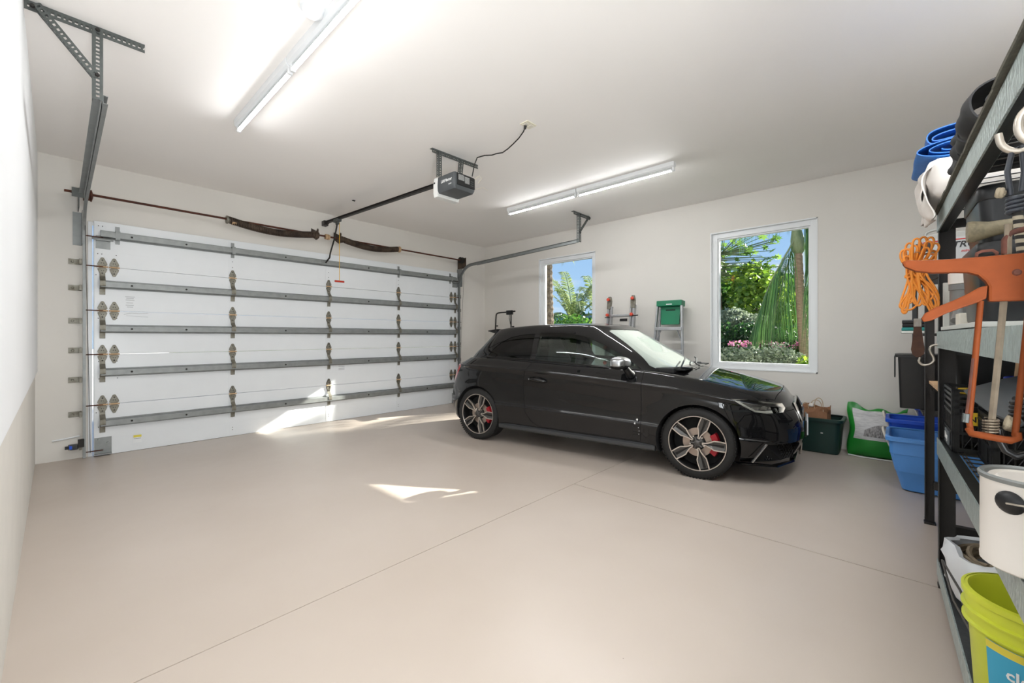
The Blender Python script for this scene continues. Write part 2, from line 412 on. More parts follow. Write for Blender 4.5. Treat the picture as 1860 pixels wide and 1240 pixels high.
# ------------------------------------------------------------------ sectional garage door (door_1)
door = bpy.data.objects.new('door_1', None); COL.objects.link(door); door.location = (2.7, 6.13, 0); door['kind'] = 'structure'
WM[door.name] = Matrix.Translation(door.location)
GX0, GX1 = 0.27, 5.13; GY = 6.125   # inner face of the panels
ZB = [0.0, 0.53, 1.055, 1.51, 1.967, 2.44]
SCOL = [1.50, 2.70, 3.86]
for i in range(5):
    z0, z1 = ZB[i] + 0.002, ZB[i + 1] - 0.002
    mb = MB().bb(GX0, GX1, GY, GY + 0.045, z0, z1)
    p = part('door_section', mb, M_panel, door, world=True, bevel=0.003)
    s = MB()
    for x in SCOL: s.bb(x - 0.038, x + 0.038, GY - 0.003, GY + 0.002, z0 + 0.004, z1 - 0.004)
    for a, b_ in ((GX0 + 0.005, GX0 + 0.19), (GX1 - 0.19, GX1 - 0.005)): s.bb(a, b_, GY - 0.004, GY + 0.002, z0 + 0.003, z1 - 0.003)
    part('stile_plate', s, M_panel, p, world=True)
    # pressed horizontal ribs of the section skin
    s = MB()
    for q in (0.33, 0.66):
        zz = z0 + (z1 - z0) * q; s.bb(GX0 + 0.2, GX1 - 0.2, GY - 0.0015, GY + 0.001, zz - 0.002, zz + 0.002)
    part('pressed_rib', s, M_panel, p, world=True)
part('bottom_seal', MB().bb(GX0, GX1, GY + 0.005, GY + 0.04, -0.004, 0.012), M_blkm, door, world=True)
ZS = [0.338, 0.864, 1.32, 1.783, 2.303]
for z in ZS:   # hat-section struts
    h_ = 0.034; yb, yf = GY - 0.004, GY - 0.058
    prof = [(yb, z - h_ - 0.012), (yb, z - h_), (yf, z - h_ + 0.010), (yf, z + h_ - 0.010), (yb, z + h_), (yb, z + h_ + 0.012),
            (yb - 0.002, z + h_ + 0.012), (yb - 0.002, z + h_ + 0.003), (yf - 0.002, z + h_ - 0.007), (yf - 0.002, z - h_ + 0.007), (yb - 0.002, z - h_ - 0.003), (yb - 0.002, z - h_ - 0.012)]
    s = part('strut', MB().prism(prof, GX0 + 0.05, GX1 - 0.03, 'yz'), M_galv, door, world=True, bevel=0.0015)
    bl = MB()
    for x in (0.56, 1.03, 2.1, 3.3, 4.4):
        bl.lathe([(0, GY - 0.066), (0.009, GY - 0.066), (0.011, GY - 0.058)], (x, 0, z), 'y', 10)
    part('strut_bolt', bl, M_bolt, s, world=True)
# hinge: diamond leaves, pin and a leg that runs down over the strut
def hinge_mesh(leg):
    m = MB()
    yb = -0.006
    up = [(-0.018, 0.004), (0.018, 0.004), (0.034, 0.022), (0.030, 0.042), (0.010, 0.094), (0.0, 0.098), (-0.010, 0.094), (-0.030, 0.042), (-0.034, 0.022)]
    m.prism(up, yb - 0.006, yb, 'xz')
    dn = [(x * 0.95, -z) for x, z in up][::-1]
    m.prism(dn, yb - 0.006, yb, 'xz')
    m.mi(1); m.tube([(-0.036, yb - 0.012, 0), (0.036, yb - 0.012, 0)], 0.008, 8)
    m.mi(2)
    for z in (0.068, 0.040, -0.066, -0.040):
        for x in ((-0.010, 0.012) if abs(z) < 0.05 else (0,)):
            m.lathe([(0, yb - 0.011), (0.005, yb - 0.011), (0.0065, yb - 0.006)], (x, 0, z), 'y', 8)
    m.mi(0)
    # raised gusset wings
    for sx in (-1, 1):
        m.prism([(sx * 0.016, 0.012), (sx * 0.030, 0.022), (sx * 0.008, 0.088), (sx * 0.005, 0.06)], yb - 0.012, yb - 0.004, 'xz')
        m.prism([(sx * 0.016, -0.012), (sx * 0.030, -0.022), (sx * 0.008, -0.088), (sx * 0.005, -0.06)], yb - 0.012, yb - 0.004, 'xz')
    if leg:   # (bottom offset of leg relative to the pin)
        w = 0.019
        path = [(-0.006, -0.07), (-0.014, -0.10), (-0.066, -0.150), (-0.066, leg + 0.07), (-0.014, leg + 0.035), (-0.010, leg - 0.02)]
        for a, b_ in zip(path[:-1], path[1:]):
            m.add([(-w, a[0], a[1]), (w, a[0], a[1]), (w, b_[0], b_[1]), (-w, b_[0], b_[1]), (-w, a[0] - 0.003, a[1]), (w, a[0] - 0.003, a[1]), (w, b_[0] - 0.003, b_[1]), (-w, b_[0] - 0.003, b_[1])],
                  [(0, 1, 2, 3), (4, 7, 6, 5), (0, 4, 5, 1), (2, 6, 7, 3), (0, 3, 7, 4), (1, 5, 6, 2)])
    return mesh_of('hinge', m, [M_hinge, M_cone, M_bolt])
hm1, hm0 = hinge_mesh(-0.27), hinge_mesh(None)
bx, by, bz = door.location
for zi in range(1, 5):
    z = ZB[zi]
    for x in SCOL + [0.335, 5.065]: inst('hinge', hm1, door, (x - bx, GY - by, z - bz), (0, 0, 0), (1.15, 1, 1))
    for x in (0.425, 4.975): inst('hinge', hm0, door, (x - bx, GY - by, z - bz), (0, 0, 0), (1.15, 1, 1))
rol = MB().tube([(0.0, -0.022, 0), (0.14, -0.022, 0)], 0.0055, 8)
rm = mesh_of('roller_shaft', rol, M_rust)
for z in ZB[1:5] + [2.27, 0.06]:
    inst('roller_shaft', rm, door, (0.20 - bx, GY - by, z - bz)); inst('roller_shaft', rm, door, (5.06 - bx, GY - by, z - bz))
# strut brackets on the top strut
for x in SCOL + [0.45, 4.95]:
    if abs(x - 2.7) < 0.01: continue
    b_ = MB(); w = 0.018; z = ZS[4]
    b_.bb(x - w, x + w, GY - 0.010, GY - 0.006, z + 0.045, z + 0.10); b_.bb(x - w, x + w, GY - 0.068, GY - 0.006, z + 0.036, z + 0.045)
    b_.bb(x - w, x + w, GY - 0.068, GY - 0.062, z - 0.04, z + 0.045); b_.bb(x - w, x + w, GY - 0.068, GY - 0.006, z - 0.045, z - 0.036); b_.bb(x - w, x + w, GY - 0.010, GY - 0.006, z - 0.085, z - 0.04)
    part('strut_bracket', b_, M_galv, door, world=True)
for x0, x1 in ((0.285, 0.395), (5.005, 5.115)):
    b_ = MB(); b_.bb(x0, x1, GY - 0.012, GY - 0.004, 2.155, 2.29); b_.bb(x0, x1, GY - 0.05, GY - 0.012, 2.235, 2.243)
    b_.tube([(x0 - 0.03, GY - 0.04, 2.25), (x1 + 0.02, GY - 0.04, 2.25)], 0.012, 8)
    part('top_roller_bracket', b_, M_galv, door, world=True)
    b_ = MB(); b_.bb(x0 - 0.01, x1 + 0.01, GY - 0.010, GY - 0.003, 0.015, 0.19); b_.bb(x0 - 0.01, x1 + 0.01, GY - 0.045, GY - 0.010, 0.015, 0.025)
    b_.lathe([(0, GY - 0.02), (0.008, GY - 0.02), (0.01, GY - 0.01)], (x0 + 0.02, 0, 0.17), 'y', 8); b_.lathe([(0, GY - 0.02), (0.008, GY - 0.02), (0.01, GY - 0.01)], (x1 - 0.02, 0, 0.13), 'y', 8)
    part('bottom_bracket', b_, M_galv, door, world=True)
# little bolts in the stiles, cables, printed stickers
bl = MB()
for x in [0.30, 0.33, 0.44]:
    for z in (0.45, 0.98, 1.43, 1.88, 2.39, 2.10, 0.30, 0.80): bl.lathe([(0, GY - 0.008), (0.004, GY - 0.008), (0.005, GY - 0.004)], (x + 0.013 * math.sin(z * 9), 0, z), 'y', 6)
for x in SCOL:
    for z in (0.08, 0.11, 0.24, 0.46, 2.17, 2.10, 2.38): bl.lathe([(0, GY - 0.007), (0.0045, GY - 0.007), (0.005, GY - 0.003)], (x, 0, z), 'y', 6)
part('stile_bolt', bl, M_bolt, door, world=True, kind='stuff')
for sgn, x in ((1, 0.245), (-1, 5.155)):
    part('lift_cable', MB().tube([(x, GY - 0.03, 0.05), (x - sgn * 0.02, GY - 0.06, 1.3), (x - sgn * 0.045, 6.00, 2.62)], 0.0022, 6), M_bolt, door, world=True)
st = MB().bb(0.575, 0.645, GY - 0.0052, GY - 0.004, 0.085, 0.17); part('warning_sticker', st, M_white, door, world=True)
st = MB().bb(0.577, 0.643, GY - 0.0060, GY - 0.0054, 0.143, 0.168); part('sticker_band', st, M_lbly, door, world=True)
t_ = text_mb('WARNING', 0.012, frame((0.61, GY - 0.0062, 0.130), (1, 0, 0), (0, 0, 1))); part('sticker_text', t_, M_ink, door, world=True)
st = MB()
for (x0, x1, z) in ((0.51, 0.59, 1.665), (0.52, 0.58, 1.65), (0.515, 0.585, 1.63), (0.52, 0.575, 1.60), (0.515, 0.58, 1.575), (0.525, 0.575, 1.555)): st.bb(x0, x1, GY - 0.002, GY - 0.0005, z, z + 0.006)
part('printed_mark', st, mat('grey_print', (178, 180, 182), 0.6), door, world=True)
st = MB().tube([(0.50, GY - 0.002, 1.475), (0.56, GY - 0.002, 1.495), (0.62, GY - 0.002, 1.49), (0.70, GY - 0.002, 1.50)], 0.002, 5)
st.tube([(0.52, GY - 0.002, 1.465), (0.70, GY - 0.002, 1.455)], 0.0015, 5)
part('scratch_mark', st, mat('grey_print', (178, 180, 182), 0.6), door, world=True)
st = MB()
for z in (0.815, 0.79, 0.765, 0.745): st.bb(2.85, 2.94, GY - 0.002, GY - 0.0005, z, z + 0.008)
part('printed_mark', st, mat('grey_print', (178, 180, 182), 0.6), door, world=True)

# white weather strips added at the opening, left one wider to cover leaking light
tr = MB(); tr.bb(DX0 - 0.004, DX0 + 0.027, D - 0.012, D + 0.05, 0, DZ); struct('trim_1', tr, M_white)
tr = MB(); tr.bb(DX1 - 0.03, DX1 + 0.004, D - 0.012, D + 0.05, 0, DZ); struct('trim_2', tr, M_white)

# ------------------------------------------------------------------ tracks with slotted-angle hangers
def slotted(L_, w, t=0.003, pitch=0.024, hl=0.013, hw=0.34):
    """slotted flat strip along +x, width along y, thickness z"""
    m = MB(); r_ = w * (1 - hw) / 2
    m.bb(0, L_, -w / 2, -w / 2 + r_, 0, t); m.bb(0, L_, w / 2 - r_, w / 2, 0, t)
    x = 0.0; i = 0
    while x < L_:
        h = hl if i % 3 else hl * 0.6
        g = pitch - hl
        m.bb(x, min(L_, x + g), -w / 2 + r_, w / 2 - r_, 0, t); x += g + h; i += 1
    return m
def slot_angle(a, b_, u, v, w=0.034):
    """L section from a to b_; flanges extend along u and along v"""
    a, b_ = Vector(a), Vector(b_); d = (b_ - a); L_ = d.length; d.normalize(); u = Vector(u).normalized(); v = Vector(v).normalized()
    m = MB()
    for f, g in ((u, v), (v, u)):
        s = slotted(L_, w); M_ = Matrix((d, f, d.cross(f))).transposed().to_4x4(); M_.translation = a + f * (w / 2)
        m.join(s, M_)
    return m
def channel(path, outward, w=0.05, dp=0.022, t=0.003):
    """track: C channel swept along path in the YZ plane; opening towards 'outward' x side"""
    m = MB(); n = len(path); P_ = [Vector(p) for p in path]; rings = []
    for i in range(n):
        a = P_[max(0, i - 1)]; b_ = P_[min(n - 1, i + 1)]; d = (b_ - a).normalized()
        nrm = Vector((0, -d.z, d.y))
        o = Vector((outward, 0, 0))
        c = P_[i]
        prof = [(-w / 2, dp), (-w / 2, 0), (w / 2, 0), (w / 2, dp), (w / 2 - t, dp), (w / 2 - t, t), (-w / 2 + t, t), (-w / 2 + t, dp)]
        rings.append([c + nrm * q + o * h for q, h in prof])
    vs = [v for r_ in rings for v in r_]; fs = []
    for i in range(n - 1):
        for k in range(8): fs.append((i * 8 + k, i * 8 + (k + 1) % 8, (i + 1) * 8 + (k + 1) % 8, (i + 1) * 8 + k))
    fs.append(tuple(range(8))); fs.append(tuple((n - 1) * 8 + k for k in range(8)))
    return m.add(vs, fs)
def track(x, inward, label, hx0, hx1, hz_x):
    tk = thing('garage_door_track', label, 'door track', (x, 6.08, 0), group=None)
    yv = 6.085
    part('vertical_track', channel([(x, yv, 0.01), (x, yv, 1.0), (x, yv, 2.0), (x, yv, 2.18)], inward), M_galv, tk, world=True)
    cv = []
    R_ = 0.37
    for k in range(13):
        a = k / 12 * (PI / 2 - 0.035); cv.append((x, yv - R_ + R_ * math.cos(a), 2.18 + R_ * math.sin(a)))
    e = Vector(cv[-1]); end = Vector((x, 3.43, e.z + (e.y - 3.43) * 0.034))
    part('curved_track', channel(cv, inward), M_galv, tk, world=True)
    part('horizontal_track', channel([e, (e + end) / 2, end], inward), M_galv, tk, world=True)
    # stiffening angle riveted on the outer side of the horizontal run
    st_ = e + Vector((-inward * 0.004, -0.12, 0.0)); en_ = end + Vector((-inward * 0.004, 0.06, 0))
    an = MB(); dz = 0.028
    for sx in (0, 1):
        pass
    an.add([st_ + Vector((0, 0, -dz)), en_ + Vector((0, 0, -dz)), en_ + Vector((0, 0, dz)), st_ + Vector((0, 0, dz)),
            st_ + Vector((-inward * 0.003, 0, -dz)), en_ + Vector((-inward * 0.003, 0, -dz)), en_ + Vector((-inward * 0.003, 0, dz)), st_ + Vector((-inward * 0.003, 0, dz))],
           [(0, 1, 2, 3), (7, 6, 5, 4), (0, 4, 5, 1), (1, 5, 6, 2), (2, 6, 7, 3), (3, 7, 4, 0)])
    an.add([st_ + Vector((0, 0, dz)), en_ + Vector((0, 0, dz)), en_ + Vector((-inward * 0.036, 0, dz)), st_ + Vector((-inward * 0.036, 0, dz)),
            st_ + Vector((0, 0, dz - 0.003)), en_ + Vector((0, 0, dz - 0.003)), en_ + Vector((-inward * 0.036, 0, dz - 0.003)), st_ + Vector((-inward * 0.036, 0, dz - 0.003))],
           [(0, 1, 2, 3), (7, 6, 5, 4), (0, 4, 5, 1), (1, 5, 6, 2), (2, 6, 7, 3), (3, 7, 4, 0)])
    part('track_stiffener', an, M_galv, tk, world=True)
    # wall brackets
    for z in (0.12, 0.45, 0.80, 1.10, 1.40, 1.735, 2.0 ):
        b_ = MB(); xo = x - inward * 0.005; xs = (xo, xo - inward * 0.095)
        b_.bb(min(xs), max(xs), D - 0.008, D - 0.002, z - 0.028, z + 0.028); b_.bb(min(xo, xo - inward * 0.02), max(xo, xo - inward * 0.02), D - 0.085, D - 0.004, z - 0.026, z + 0.026)
        b_.lathe([(0, D - 0.020), (0.009, D - 0.020), (0.012, D - 0.008)], (xo - inward * 0.065, 0, z), 'y', 8)
        part('track_bracket', b_, M_hinge, tk, world=True)
    # flag bracket by the curve
    b_ = MB(); xo = x - inward * 0.004; xs = (xo, xo - inward * 0.065)
    b_.bb(min(xs), max(xs), D - 0.010, D - 0.003, 2.17, 2.505); b_.bb(xo - 0.002, xo + 0.002, D - 0.16, D - 0.012, 2.17, 2.505)
    part('flag_bracket', b_, M_galv, tk, world=True, bevel=0.001)
    # hanger
    yh = 3.42; zt = end.z
    hu = slot_angle((hx0, yh, H - 0.001), (hx1, yh, H - 0.001), (0, 0, -1), (0, 1, 0), 0.05)
    h = part('ceiling_angle', hu, M_galvd, tk, world=True)
    part('drop_angle', slot_angle((hz_x, yh - 0.006, H - 0.01), (hz_x, yh - 0.006, zt - 0.02), (1, 0, 0), (0, 1, 0), 0.045), M_galvd, tk, world=True)
    bxs = hx0 + 0.03 if inward > 0 else hx1 - 0.03
    part('diagonal_angle', slot_angle((bxs, yh - 0.012, H - 0.02), (hz_x + 0.005, yh - 0.012, zt + 0.10), (0, 0, -1) if 0 else ((0.75 if inward > 0 else -0.75), 0, 0.6), (0, 1, 0), 0.036), M_galvd, tk, world=True)
    for (px_, pz_) in ((hz_x + 0.022, H - 0.025), (hz_x + 0.02, zt + 0.12), (bxs, H - 0.03)):
        part('hanger_bolt', MB().lathe([(0, yh - 0.024), (0.009, yh - 0.024), (0.011, yh - 0.012)], (px_, 0, pz_), 'y', 8), M_bolt, tk, world=True)
    return tk
track(0.19, 1, 'galvanised left door track rising to a big slotted hanger near the camera', -0.112, 0.375, 0.145)
track(5.15, -1, 'galvanised right door track curving back over the black car to a small slotted hanger', 5.01, 5.44, 5.14)

# ------------------------------------------------------------------ torsion shaft and springs
YS, ZH = 5.98, 2.652
ts = thing('torsion_spring_shaft', 'rusty torsion shaft with two dark sagging springs above the garage door', 'spring shaft', (2.65, YS, 2.6))
part('shaft', MB().tube([(0.06, YS, ZH + 0.012), (5.20, YS, ZH)], 0.0125, 10), M_rust, ts, world=True, smooth=40)
def spring(x0, x1, sag, mm):
    n = 46; m = MB(); pts = []
    turns = 60; N = turns * 9
    for i in range(N + 1):
        f = i / N; a = f * turns * 2 * PI; cz = ZH - sag * math.sin(PI * f)
        pts.append((x0 + (x1 - x0) * f, YS + 0.038 * math.cos(a), cz + 0.038 * math.sin(a)))
    m.tube(pts, 0.0085, 5)
    return m
def cone(x, dx, big=0.036):
    m = MB(); m.lathe([(0.014, 0), (big + 0.012, 0), (big + 0.012, dx * 0.02), (big, dx * 0.025), (big * 0.9, dx * 0.09), (0.014, dx * 0.09)], (x, YS, ZH), 'x', 14); return m
for (x0, x1, cx0, cx1) in ((1.43, 2.43, 1.40, 2.46), (2.86, 3.76, 2.82, 3.80)):
    s = part('spring', spring(x0, x1, 0.055, None), M_spring, ts, world=True, smooth=60, label='dark oily coil spring')
    s = part('winding_cone', cone(cx0, 1 if cx0 != 2.82 else 1), M_hinge if cx0 == 1.40 else M_spring, ts, world=True, smooth=30)
    s = part('winding_cone', cone(cx1, -1), M_spring if cx1 == 2.46 else M_cone, ts, world=True, smooth=30)
part('cone_patch', MB().lathe([(0.049, 0), (0.049, 0.05)], (1.455, YS, ZH), 'x', 14, -2.6, -0.6), M_cone, ts, world=True)
for x in (2.475, 2.80):
    b_ = MB(); b_.prism([(YS - 0.02, ZH - 0.06), (YS + 0.03, ZH - 0.06), (D - 0.002, ZH + 0.02), (D - 0.002, ZH + 0.13), (YS + 0.01, ZH + 0.06), (YS - 0.03, ZH + 0.09), (YS - 0.05, ZH + 0.07), (YS - 0.04, ZH)], x - 0.004, x + 0.004, 'yz')
    b_.lathe([(0.014, -0.02), (0.045, -0.02), (0.045, 0.02), (0.014, 0.02)], (x, YS, ZH), 'x', 14)
    part('spring_anchor_bracket', b_, M_spring, ts, world=True)
part('shaft_coupler', MB().lathe([(0.013, -0.03), (0.036, -0.03), (0.040, -0.008), (0.028, -0.006), (0.028, 0.006), (0.040, 0.008), (0.036, 0.03), (0.013, 0.03)], (2.62, YS, ZH), 'x', 12), M_cone, ts, world=True, smooth=30)
for x, m_ in ((0.22, M_rust), (5.10, M_bolt)):
    b_ = MB(); b_.lathe([(0.013, -0.03), (0.058, -0.03), (0.058, -0.022), (0.050, -0.018), (0.050, 0.018), (0.058, 0.022), (0.058, 0.03), (0.02, 0.04)], (x, YS, ZH), 'x', 18)
    part('cable_drum', b_, m_, ts, world=True, smooth=30)
    xb = x + (0.075 if x > 1 else -0.06)
    part('end_bearing_plate', MB().bb(xb - 0.003, xb + 0.003, YS - 0.05, D - 0.002, ZH - 0.14, ZH + 0.05), M_spring if x > 1 else M_galvd, ts, world=True)
    if x < 1: part('bearing_flange', MB().bb(xb - 0.05, xb + 0.05, YS - 0.056, YS - 0.050, ZH - 0.045, ZH + 0.045), M_galvd, ts, world=True)

# ------------------------------------------------------------------ opener
op = thing('garage_door_opener', 'dark grey garage door opener hanging from the ceiling on slotted straps', 'door opener', (2.65, 3.2, 2.6))
XR = 2.65
rail = MB(); y0, y1 = 3.3, 6.10; za, zb_ = 2.775, 2.872
def sheared(m, x0, x1, dz0, dz1):
    m.add([(x0, y0, za + dz0), (x1, y0, za + dz0), (x1, y0, za + dz1), (x0, y0, za + dz1), (x0, y1, zb_ + dz0), (x1, y1, zb_ + dz0), (x1, y1, zb_ + dz1), (x0, y1, zb_ + dz1)],
          [(0, 1, 2, 3), (7, 6, 5, 4), (0, 4, 5, 1), (1, 5, 6, 2), (2, 6, 7, 3), (3, 7, 4, 0)])
sheared(rail, XR - 0.022, XR + 0.022, 0.022, 0.026); sheared(rail, XR - 0.003, XR + 0.003, 0, 0.024); sheared(rail, XR - 0.022, XR + 0.022, -0.004, 0.0)
sheared(rail, XR - 0.022, XR - 0.018, -0.004, 0.006); sheared(rail, XR + 0.018, XR + 0.022, -0.004, 0.006)
part('rail', rail, M_blkmetal, op, world=True)
hb = MB(); hb.bb(XR - 0.03, XR + 0.03, 6.08, D - 0.002, 2.84, 2.91); hb.bb(XR - 0.012, XR + 0.012, 6.02, 6.09, 2.85, 2.90)
part('header_bracket', hb, M_blkmetal, op, world=True)
tr_ = MB(); tr_.bb(XR - 0.028, XR + 0.028, 5.66, 5.80, 2.825, 2.868); tr_.bb(XR - 0.014, XR + 0.014, 5.70, 5.76, 2.79, 2.83)
part('trolley', tr_, M_galvd, op, world=True, bevel=0.003)
part('door_arm', MB().tube([(XR, 5.73, 2.81), (XR - 0.01, 5.80, 2.60), (XR - 0.01, 5.93, 2.42), (XR - 0.01, 5.95, 2.36), (XR - 0.02, 6.05, 2.30)], 0.011, 8), M_bolt, op, world=True)
part('arm_bracket', MB().bb(XR - 0.07, XR + 0.05, GY - 0.068, GY - 0.060, 2.27, 2.335), M_galv, op, world=True)
part('release_cord', MB().tube([(XR + 0.03, 5.73, 2.82), (XR + 0.03, 5.732, 2.5), (XR + 0.03, 5.73, 2.02)], 0.0045, 6), M_yel, op, world=True)
part('release_handle', MB().tube([(XR - 0.035, 5.73, 2.005), (XR + 0.095, 5.73, 2.005)], 0.013, 8), M_red, op, world=True)
# motor head: tapered charcoal cover, black service panel, milky light lens on the door side
def ring_hull(m, secs):
    n = len(secs[0]); vs = [v for s_ in secs for v in s_]; fs = []
    for i in range(len(secs) - 1):
        for k in range(n): fs.append((i * n + k, i * n + (k + 1) % n, (i + 1) * n + (k + 1) % n, (i + 1) * n + k))
    fs.append(tuple(range(n))); fs.append(tuple((len(secs) - 1) * n + k for k in range(n)))
    return m.add(vs, fs)
def rrect(x0, x1, y0_, y1_, z, r=0.02):
    p = []
    for cx_, cy_, a0 in ((x1 - r, y1_ - r, 0), (x0 + r, y1_ - r, 90), (x0 + r, y0_ + r, 180), (x1 - r, y0_ + r, 270)):
        for a in (0, 30, 60, 90): p.append((cx_ + r * math.cos(math.radians(a0 + a)), cy_ + r * math.sin(math.radians(a0 + a)), z))
    return p
X0, X1, Y0, Y1 = 2.515, 2.785, 3.05, 3.33
ring = ring_hull(MB(), [rrect(X0 + 0.015, X1 - 0.015, Y0 + 0.012, Y1, 2.630), rrect(X0 + 0.003, X1 - 0.003, Y0 + 0.002, Y1, 2.655), rrect(X0, X1, Y0, Y1, 2.70), rrect(X0 + 0.006, X1 - 0.006, Y0 + 0.006, Y1, 2.782), rrect(X0 + 0.02, X1 - 0.02, Y0 + 0.02, Y1, 2.79)])
part('motor_housing', ring, M_greyp, op, world=True, smooth=35)
ln = MB(); lens_r = []
for (q, zz) in ((0.03, 2.60), (0.0, 2.635), (0.0, 2.72), (0.03, 2.785)):
    lens_r.append([(X0 - 0.004 + q * 0.3, Y1 - 0.03, zz), (X1 + 0.004 - q * 0.3, Y1 - 0.03, zz), (X1 + 0.004 - q * 0.3, Y1 + 0.03, zz), (X1 - 0.05, Y1 + 0.075 - q, zz), (X0 + 0.05, Y1 + 0.075 - q, zz), (X0 - 0.004 + q * 0.3, Y1 + 0.03, zz)])
part('light_lens', ring_hull(ln, lens_r), M_lens, op, world=True, smooth=30, label='milky white light lens')
part('lens_screw', MB().lathe([(0, -0.004), (0.008, -0.004), (0.008, 0.003)], (X0 - 0.004, Y1 + 0.012, 2.735), 'x', 8), M_bolt, op, world=True)
pn = MB(); pn.bb(X0 + 0.035, X1 - 0.012, Y0 - 0.004, Y0 + 0.004, 2.665, 2.775)
part('service_panel', pn, M_blk, op, world=True, bevel=0.004)
lb = MB(); lb.bb(X0 + 0.05, X0 + 0.12, Y0 - 0.0055, Y0 - 0.0042, 2.715, 2.765)
lb.bb(X0 + 0.13, X0 + 0.185, Y0 - 0.0055, Y0 - 0.0042, 2.70, 2.76); part('service_label', lb, mat('pale_label', (170, 170, 168), 0.6), op, world=True)
ll = MB()
for i in range(6): ll.bb(X0 + 0.053, X0 + 0.117, Y0 - 0.0062, Y0 - 0.0056, 2.720 + i * 0.0075, 2.7225 + i * 0.0075); ll.bb(X0 + 0.133, X0 + 0.182, Y0 - 0.0062, Y0 - 0.0056, 2.705 + i * 0.0085, 2.708 + i * 0.0085)
for i in range(3): ll.bb(X0 + 0.20, X0 + 0.235, Y0 - 0.0062, Y0 - 0.0045, 2.69 + i * 0.02, 2.698 + i * 0.02)
part('label_lines', ll, M_galvd, op, world=True)
part('brand_lettering', text_mb('LiftMaster', 0.040, frame((X0 - 0.0022, 3.162, 2.722), (0, -1, 0), (0, 0, 1)), bold=True), M_inkw, op, world=True, label='pale raised lettering')
part('model_lettering', text_mb('8355W', 0.014, frame((X0 - 0.0012, 3.11, 2.677), (0, -1, 0), (0, 0, 1))), M_inkw, op, world=True)
part('antenna_wires', MB().tube([(2.76, 3.06, 2.76), (2.79, 3.0, 2.80), (2.80, 2.98, 2.77), (2.79, 3.02, 2.73)], 0.002, 5).tube([(2.785, 3.06, 2.68), (2.83, 2.99, 2.69), (2.86, 2.96, 2.665)], 0.0015, 5), mat('cream_wire', (216, 206, 180), 0.6), op, world=True)
part('ceiling_angle', slot_angle((2.43, 3.27, H - 0.001), (3.0, 3.25, H - 0.001), (0, 0, -1), (0, 1, 0), 0.042), M_galvd, op, world=True)
for x in (2.52, 2.80): part('hanging_strap', slot_angle((x - 0.02, 3.262, H - 0.01), (x - 0.02 if x < 2.6 else x - 0.05, 3.262, 2.78), (1, 0, 0), (0, 1, 0), 0.036), M_galvd, op, world=True)
# power cord + ceiling socket
cord = MB().tube([(2.74, 3.05, 2.79), (2.75, 3.03, 2.90), (2.76, 3.00, 2.965), (2.79, 2.93, 2.975), (2.80, 2.84, 2.955), (2.79, 2.77, 2.945), (2.78, 2.68, 2.925), (2.765, 2.60, 2.93), (2.75, 2.52, 2.945), (2.735, 2.44, 2.965), (2.715, 2.37, 2.99), (2.70, 2.335, 3.012)], 0.0055, 8)
cord.tube([(2.705, 2.345, 3.0), (2.70, 2.333, 3.027)], [0.010, 0.013], 8)
solo('power_cord', cord, M_bolt, 'black power cord sagging from opener to ceiling socket', 'cord', smooth=50)
cs = thing('ceiling_socket', 'cream double socket plate on the ceiling above the opener cord', 'socket', (2.70, 2.32, H))
part('cover_plate', MB().bb(2.655, 2.775, 2.27, 2.36, H - 0.007, H), mat('cream_plate', (232, 226, 206), 0.4), cs, world=True, bevel=0.003)
part('socket_face', MB().bb(2.672, 2.705, 2.30, 2.345, H - 0.010, H - 0.006).bb(2.725, 2.758, 2.29, 2.335, H - 0.010, H - 0.006), M_cream, cs, world=True)
sdm = thing('smoke_detector', 'round white smoke detector on the ceiling beside the tube light', 'smoke detector', (0.985, 2.36, H))
part('base', MB().lathe([(0, H - 0.0), (0.065, H), (0.065, H - 0.014), (0.05, H - 0.016)], (0.955, 2.36, 0), 'z', 28), M_white, sdm, world=True, smooth=35)
part('cover', MB().lathe([(0.056, H - 0.014), (0.050, H - 0.034), (0.03, H - 0.04), (0, H - 0.04)], (0.955, 2.36, 0), 'z', 28), M_white, sdm, world=True, smooth=35)
solo('ceiling_screw_eye', MB().lathe([(0.0, H - 0.006), (0.022, H - 0.004), (0.022, H)], (2.67, 5.30, 0), 'z', 12).tube([(2.67, 5.30, H - 0.004), (2.67, 5.28, H - 0.02)], 0.004, 6), M_bolt, 'small dark metal bolt plate on ceiling above rail end', 'bolt')

# ------------------------------------------------------------------ tube lights: two lines of two battens
M_tube = bpy.data.materials.new('lit_tube'); M_tube.use_nodes = True
tb = M_tube.node_tree.nodes['Principled BSDF']; tb.inputs['Emission Color'].default_value = (0.97, 0.985, 1.0, 1); tb.inputs['Emission Strength'].default_value = TUBE
M_tube.node_tree.nodes['Principled BSDF'].inputs['Base Color'].default_value = (0.9, 0.9, 0.9, 1)
def batten(x, y0, y1, label):
    t_ = thing('tube_light', label, 'ceiling light', (x, (y0 + y1) / 2, H), group=None)
    prof = [(x - 0.032, H), (x + 0.032, H), (x + 0.030, H - 0.042), (x + 0.014, H - 0.055), (x - 0.014, H - 0.055), (x - 0.030, H - 0.042)]
    part('housing', MB().prism(prof, y0, y1, 'xz'), M_white, t_, world=True, bevel=0.002)
    tm = MB().tube([(x, y0 + 0.035, H - 0.078), (x, (y0 + y1) / 2, H - 0.078), (x, y1 - 0.035, H - 0.078)], 0.0145, 16)
    tm.m = [1 if sum(tm.v[i][2] for i in f) / len(f) > H - 0.078 - 0.0065 else 0 for f in tm.f]   # the back of the LED tube is opaque
    part('tube', tm, [M_tube, M_white], t_, world=True, smooth=40, label='glowing white tube')
    for yy in (y0 + 0.004, y1 - 0.026): part('lamp_holder', MB().bb(x - 0.014, x + 0.014, yy, yy + 0.022, H - 0.095, H - 0.048), M_white, t_, world=True, bevel=0.003)
    return t_
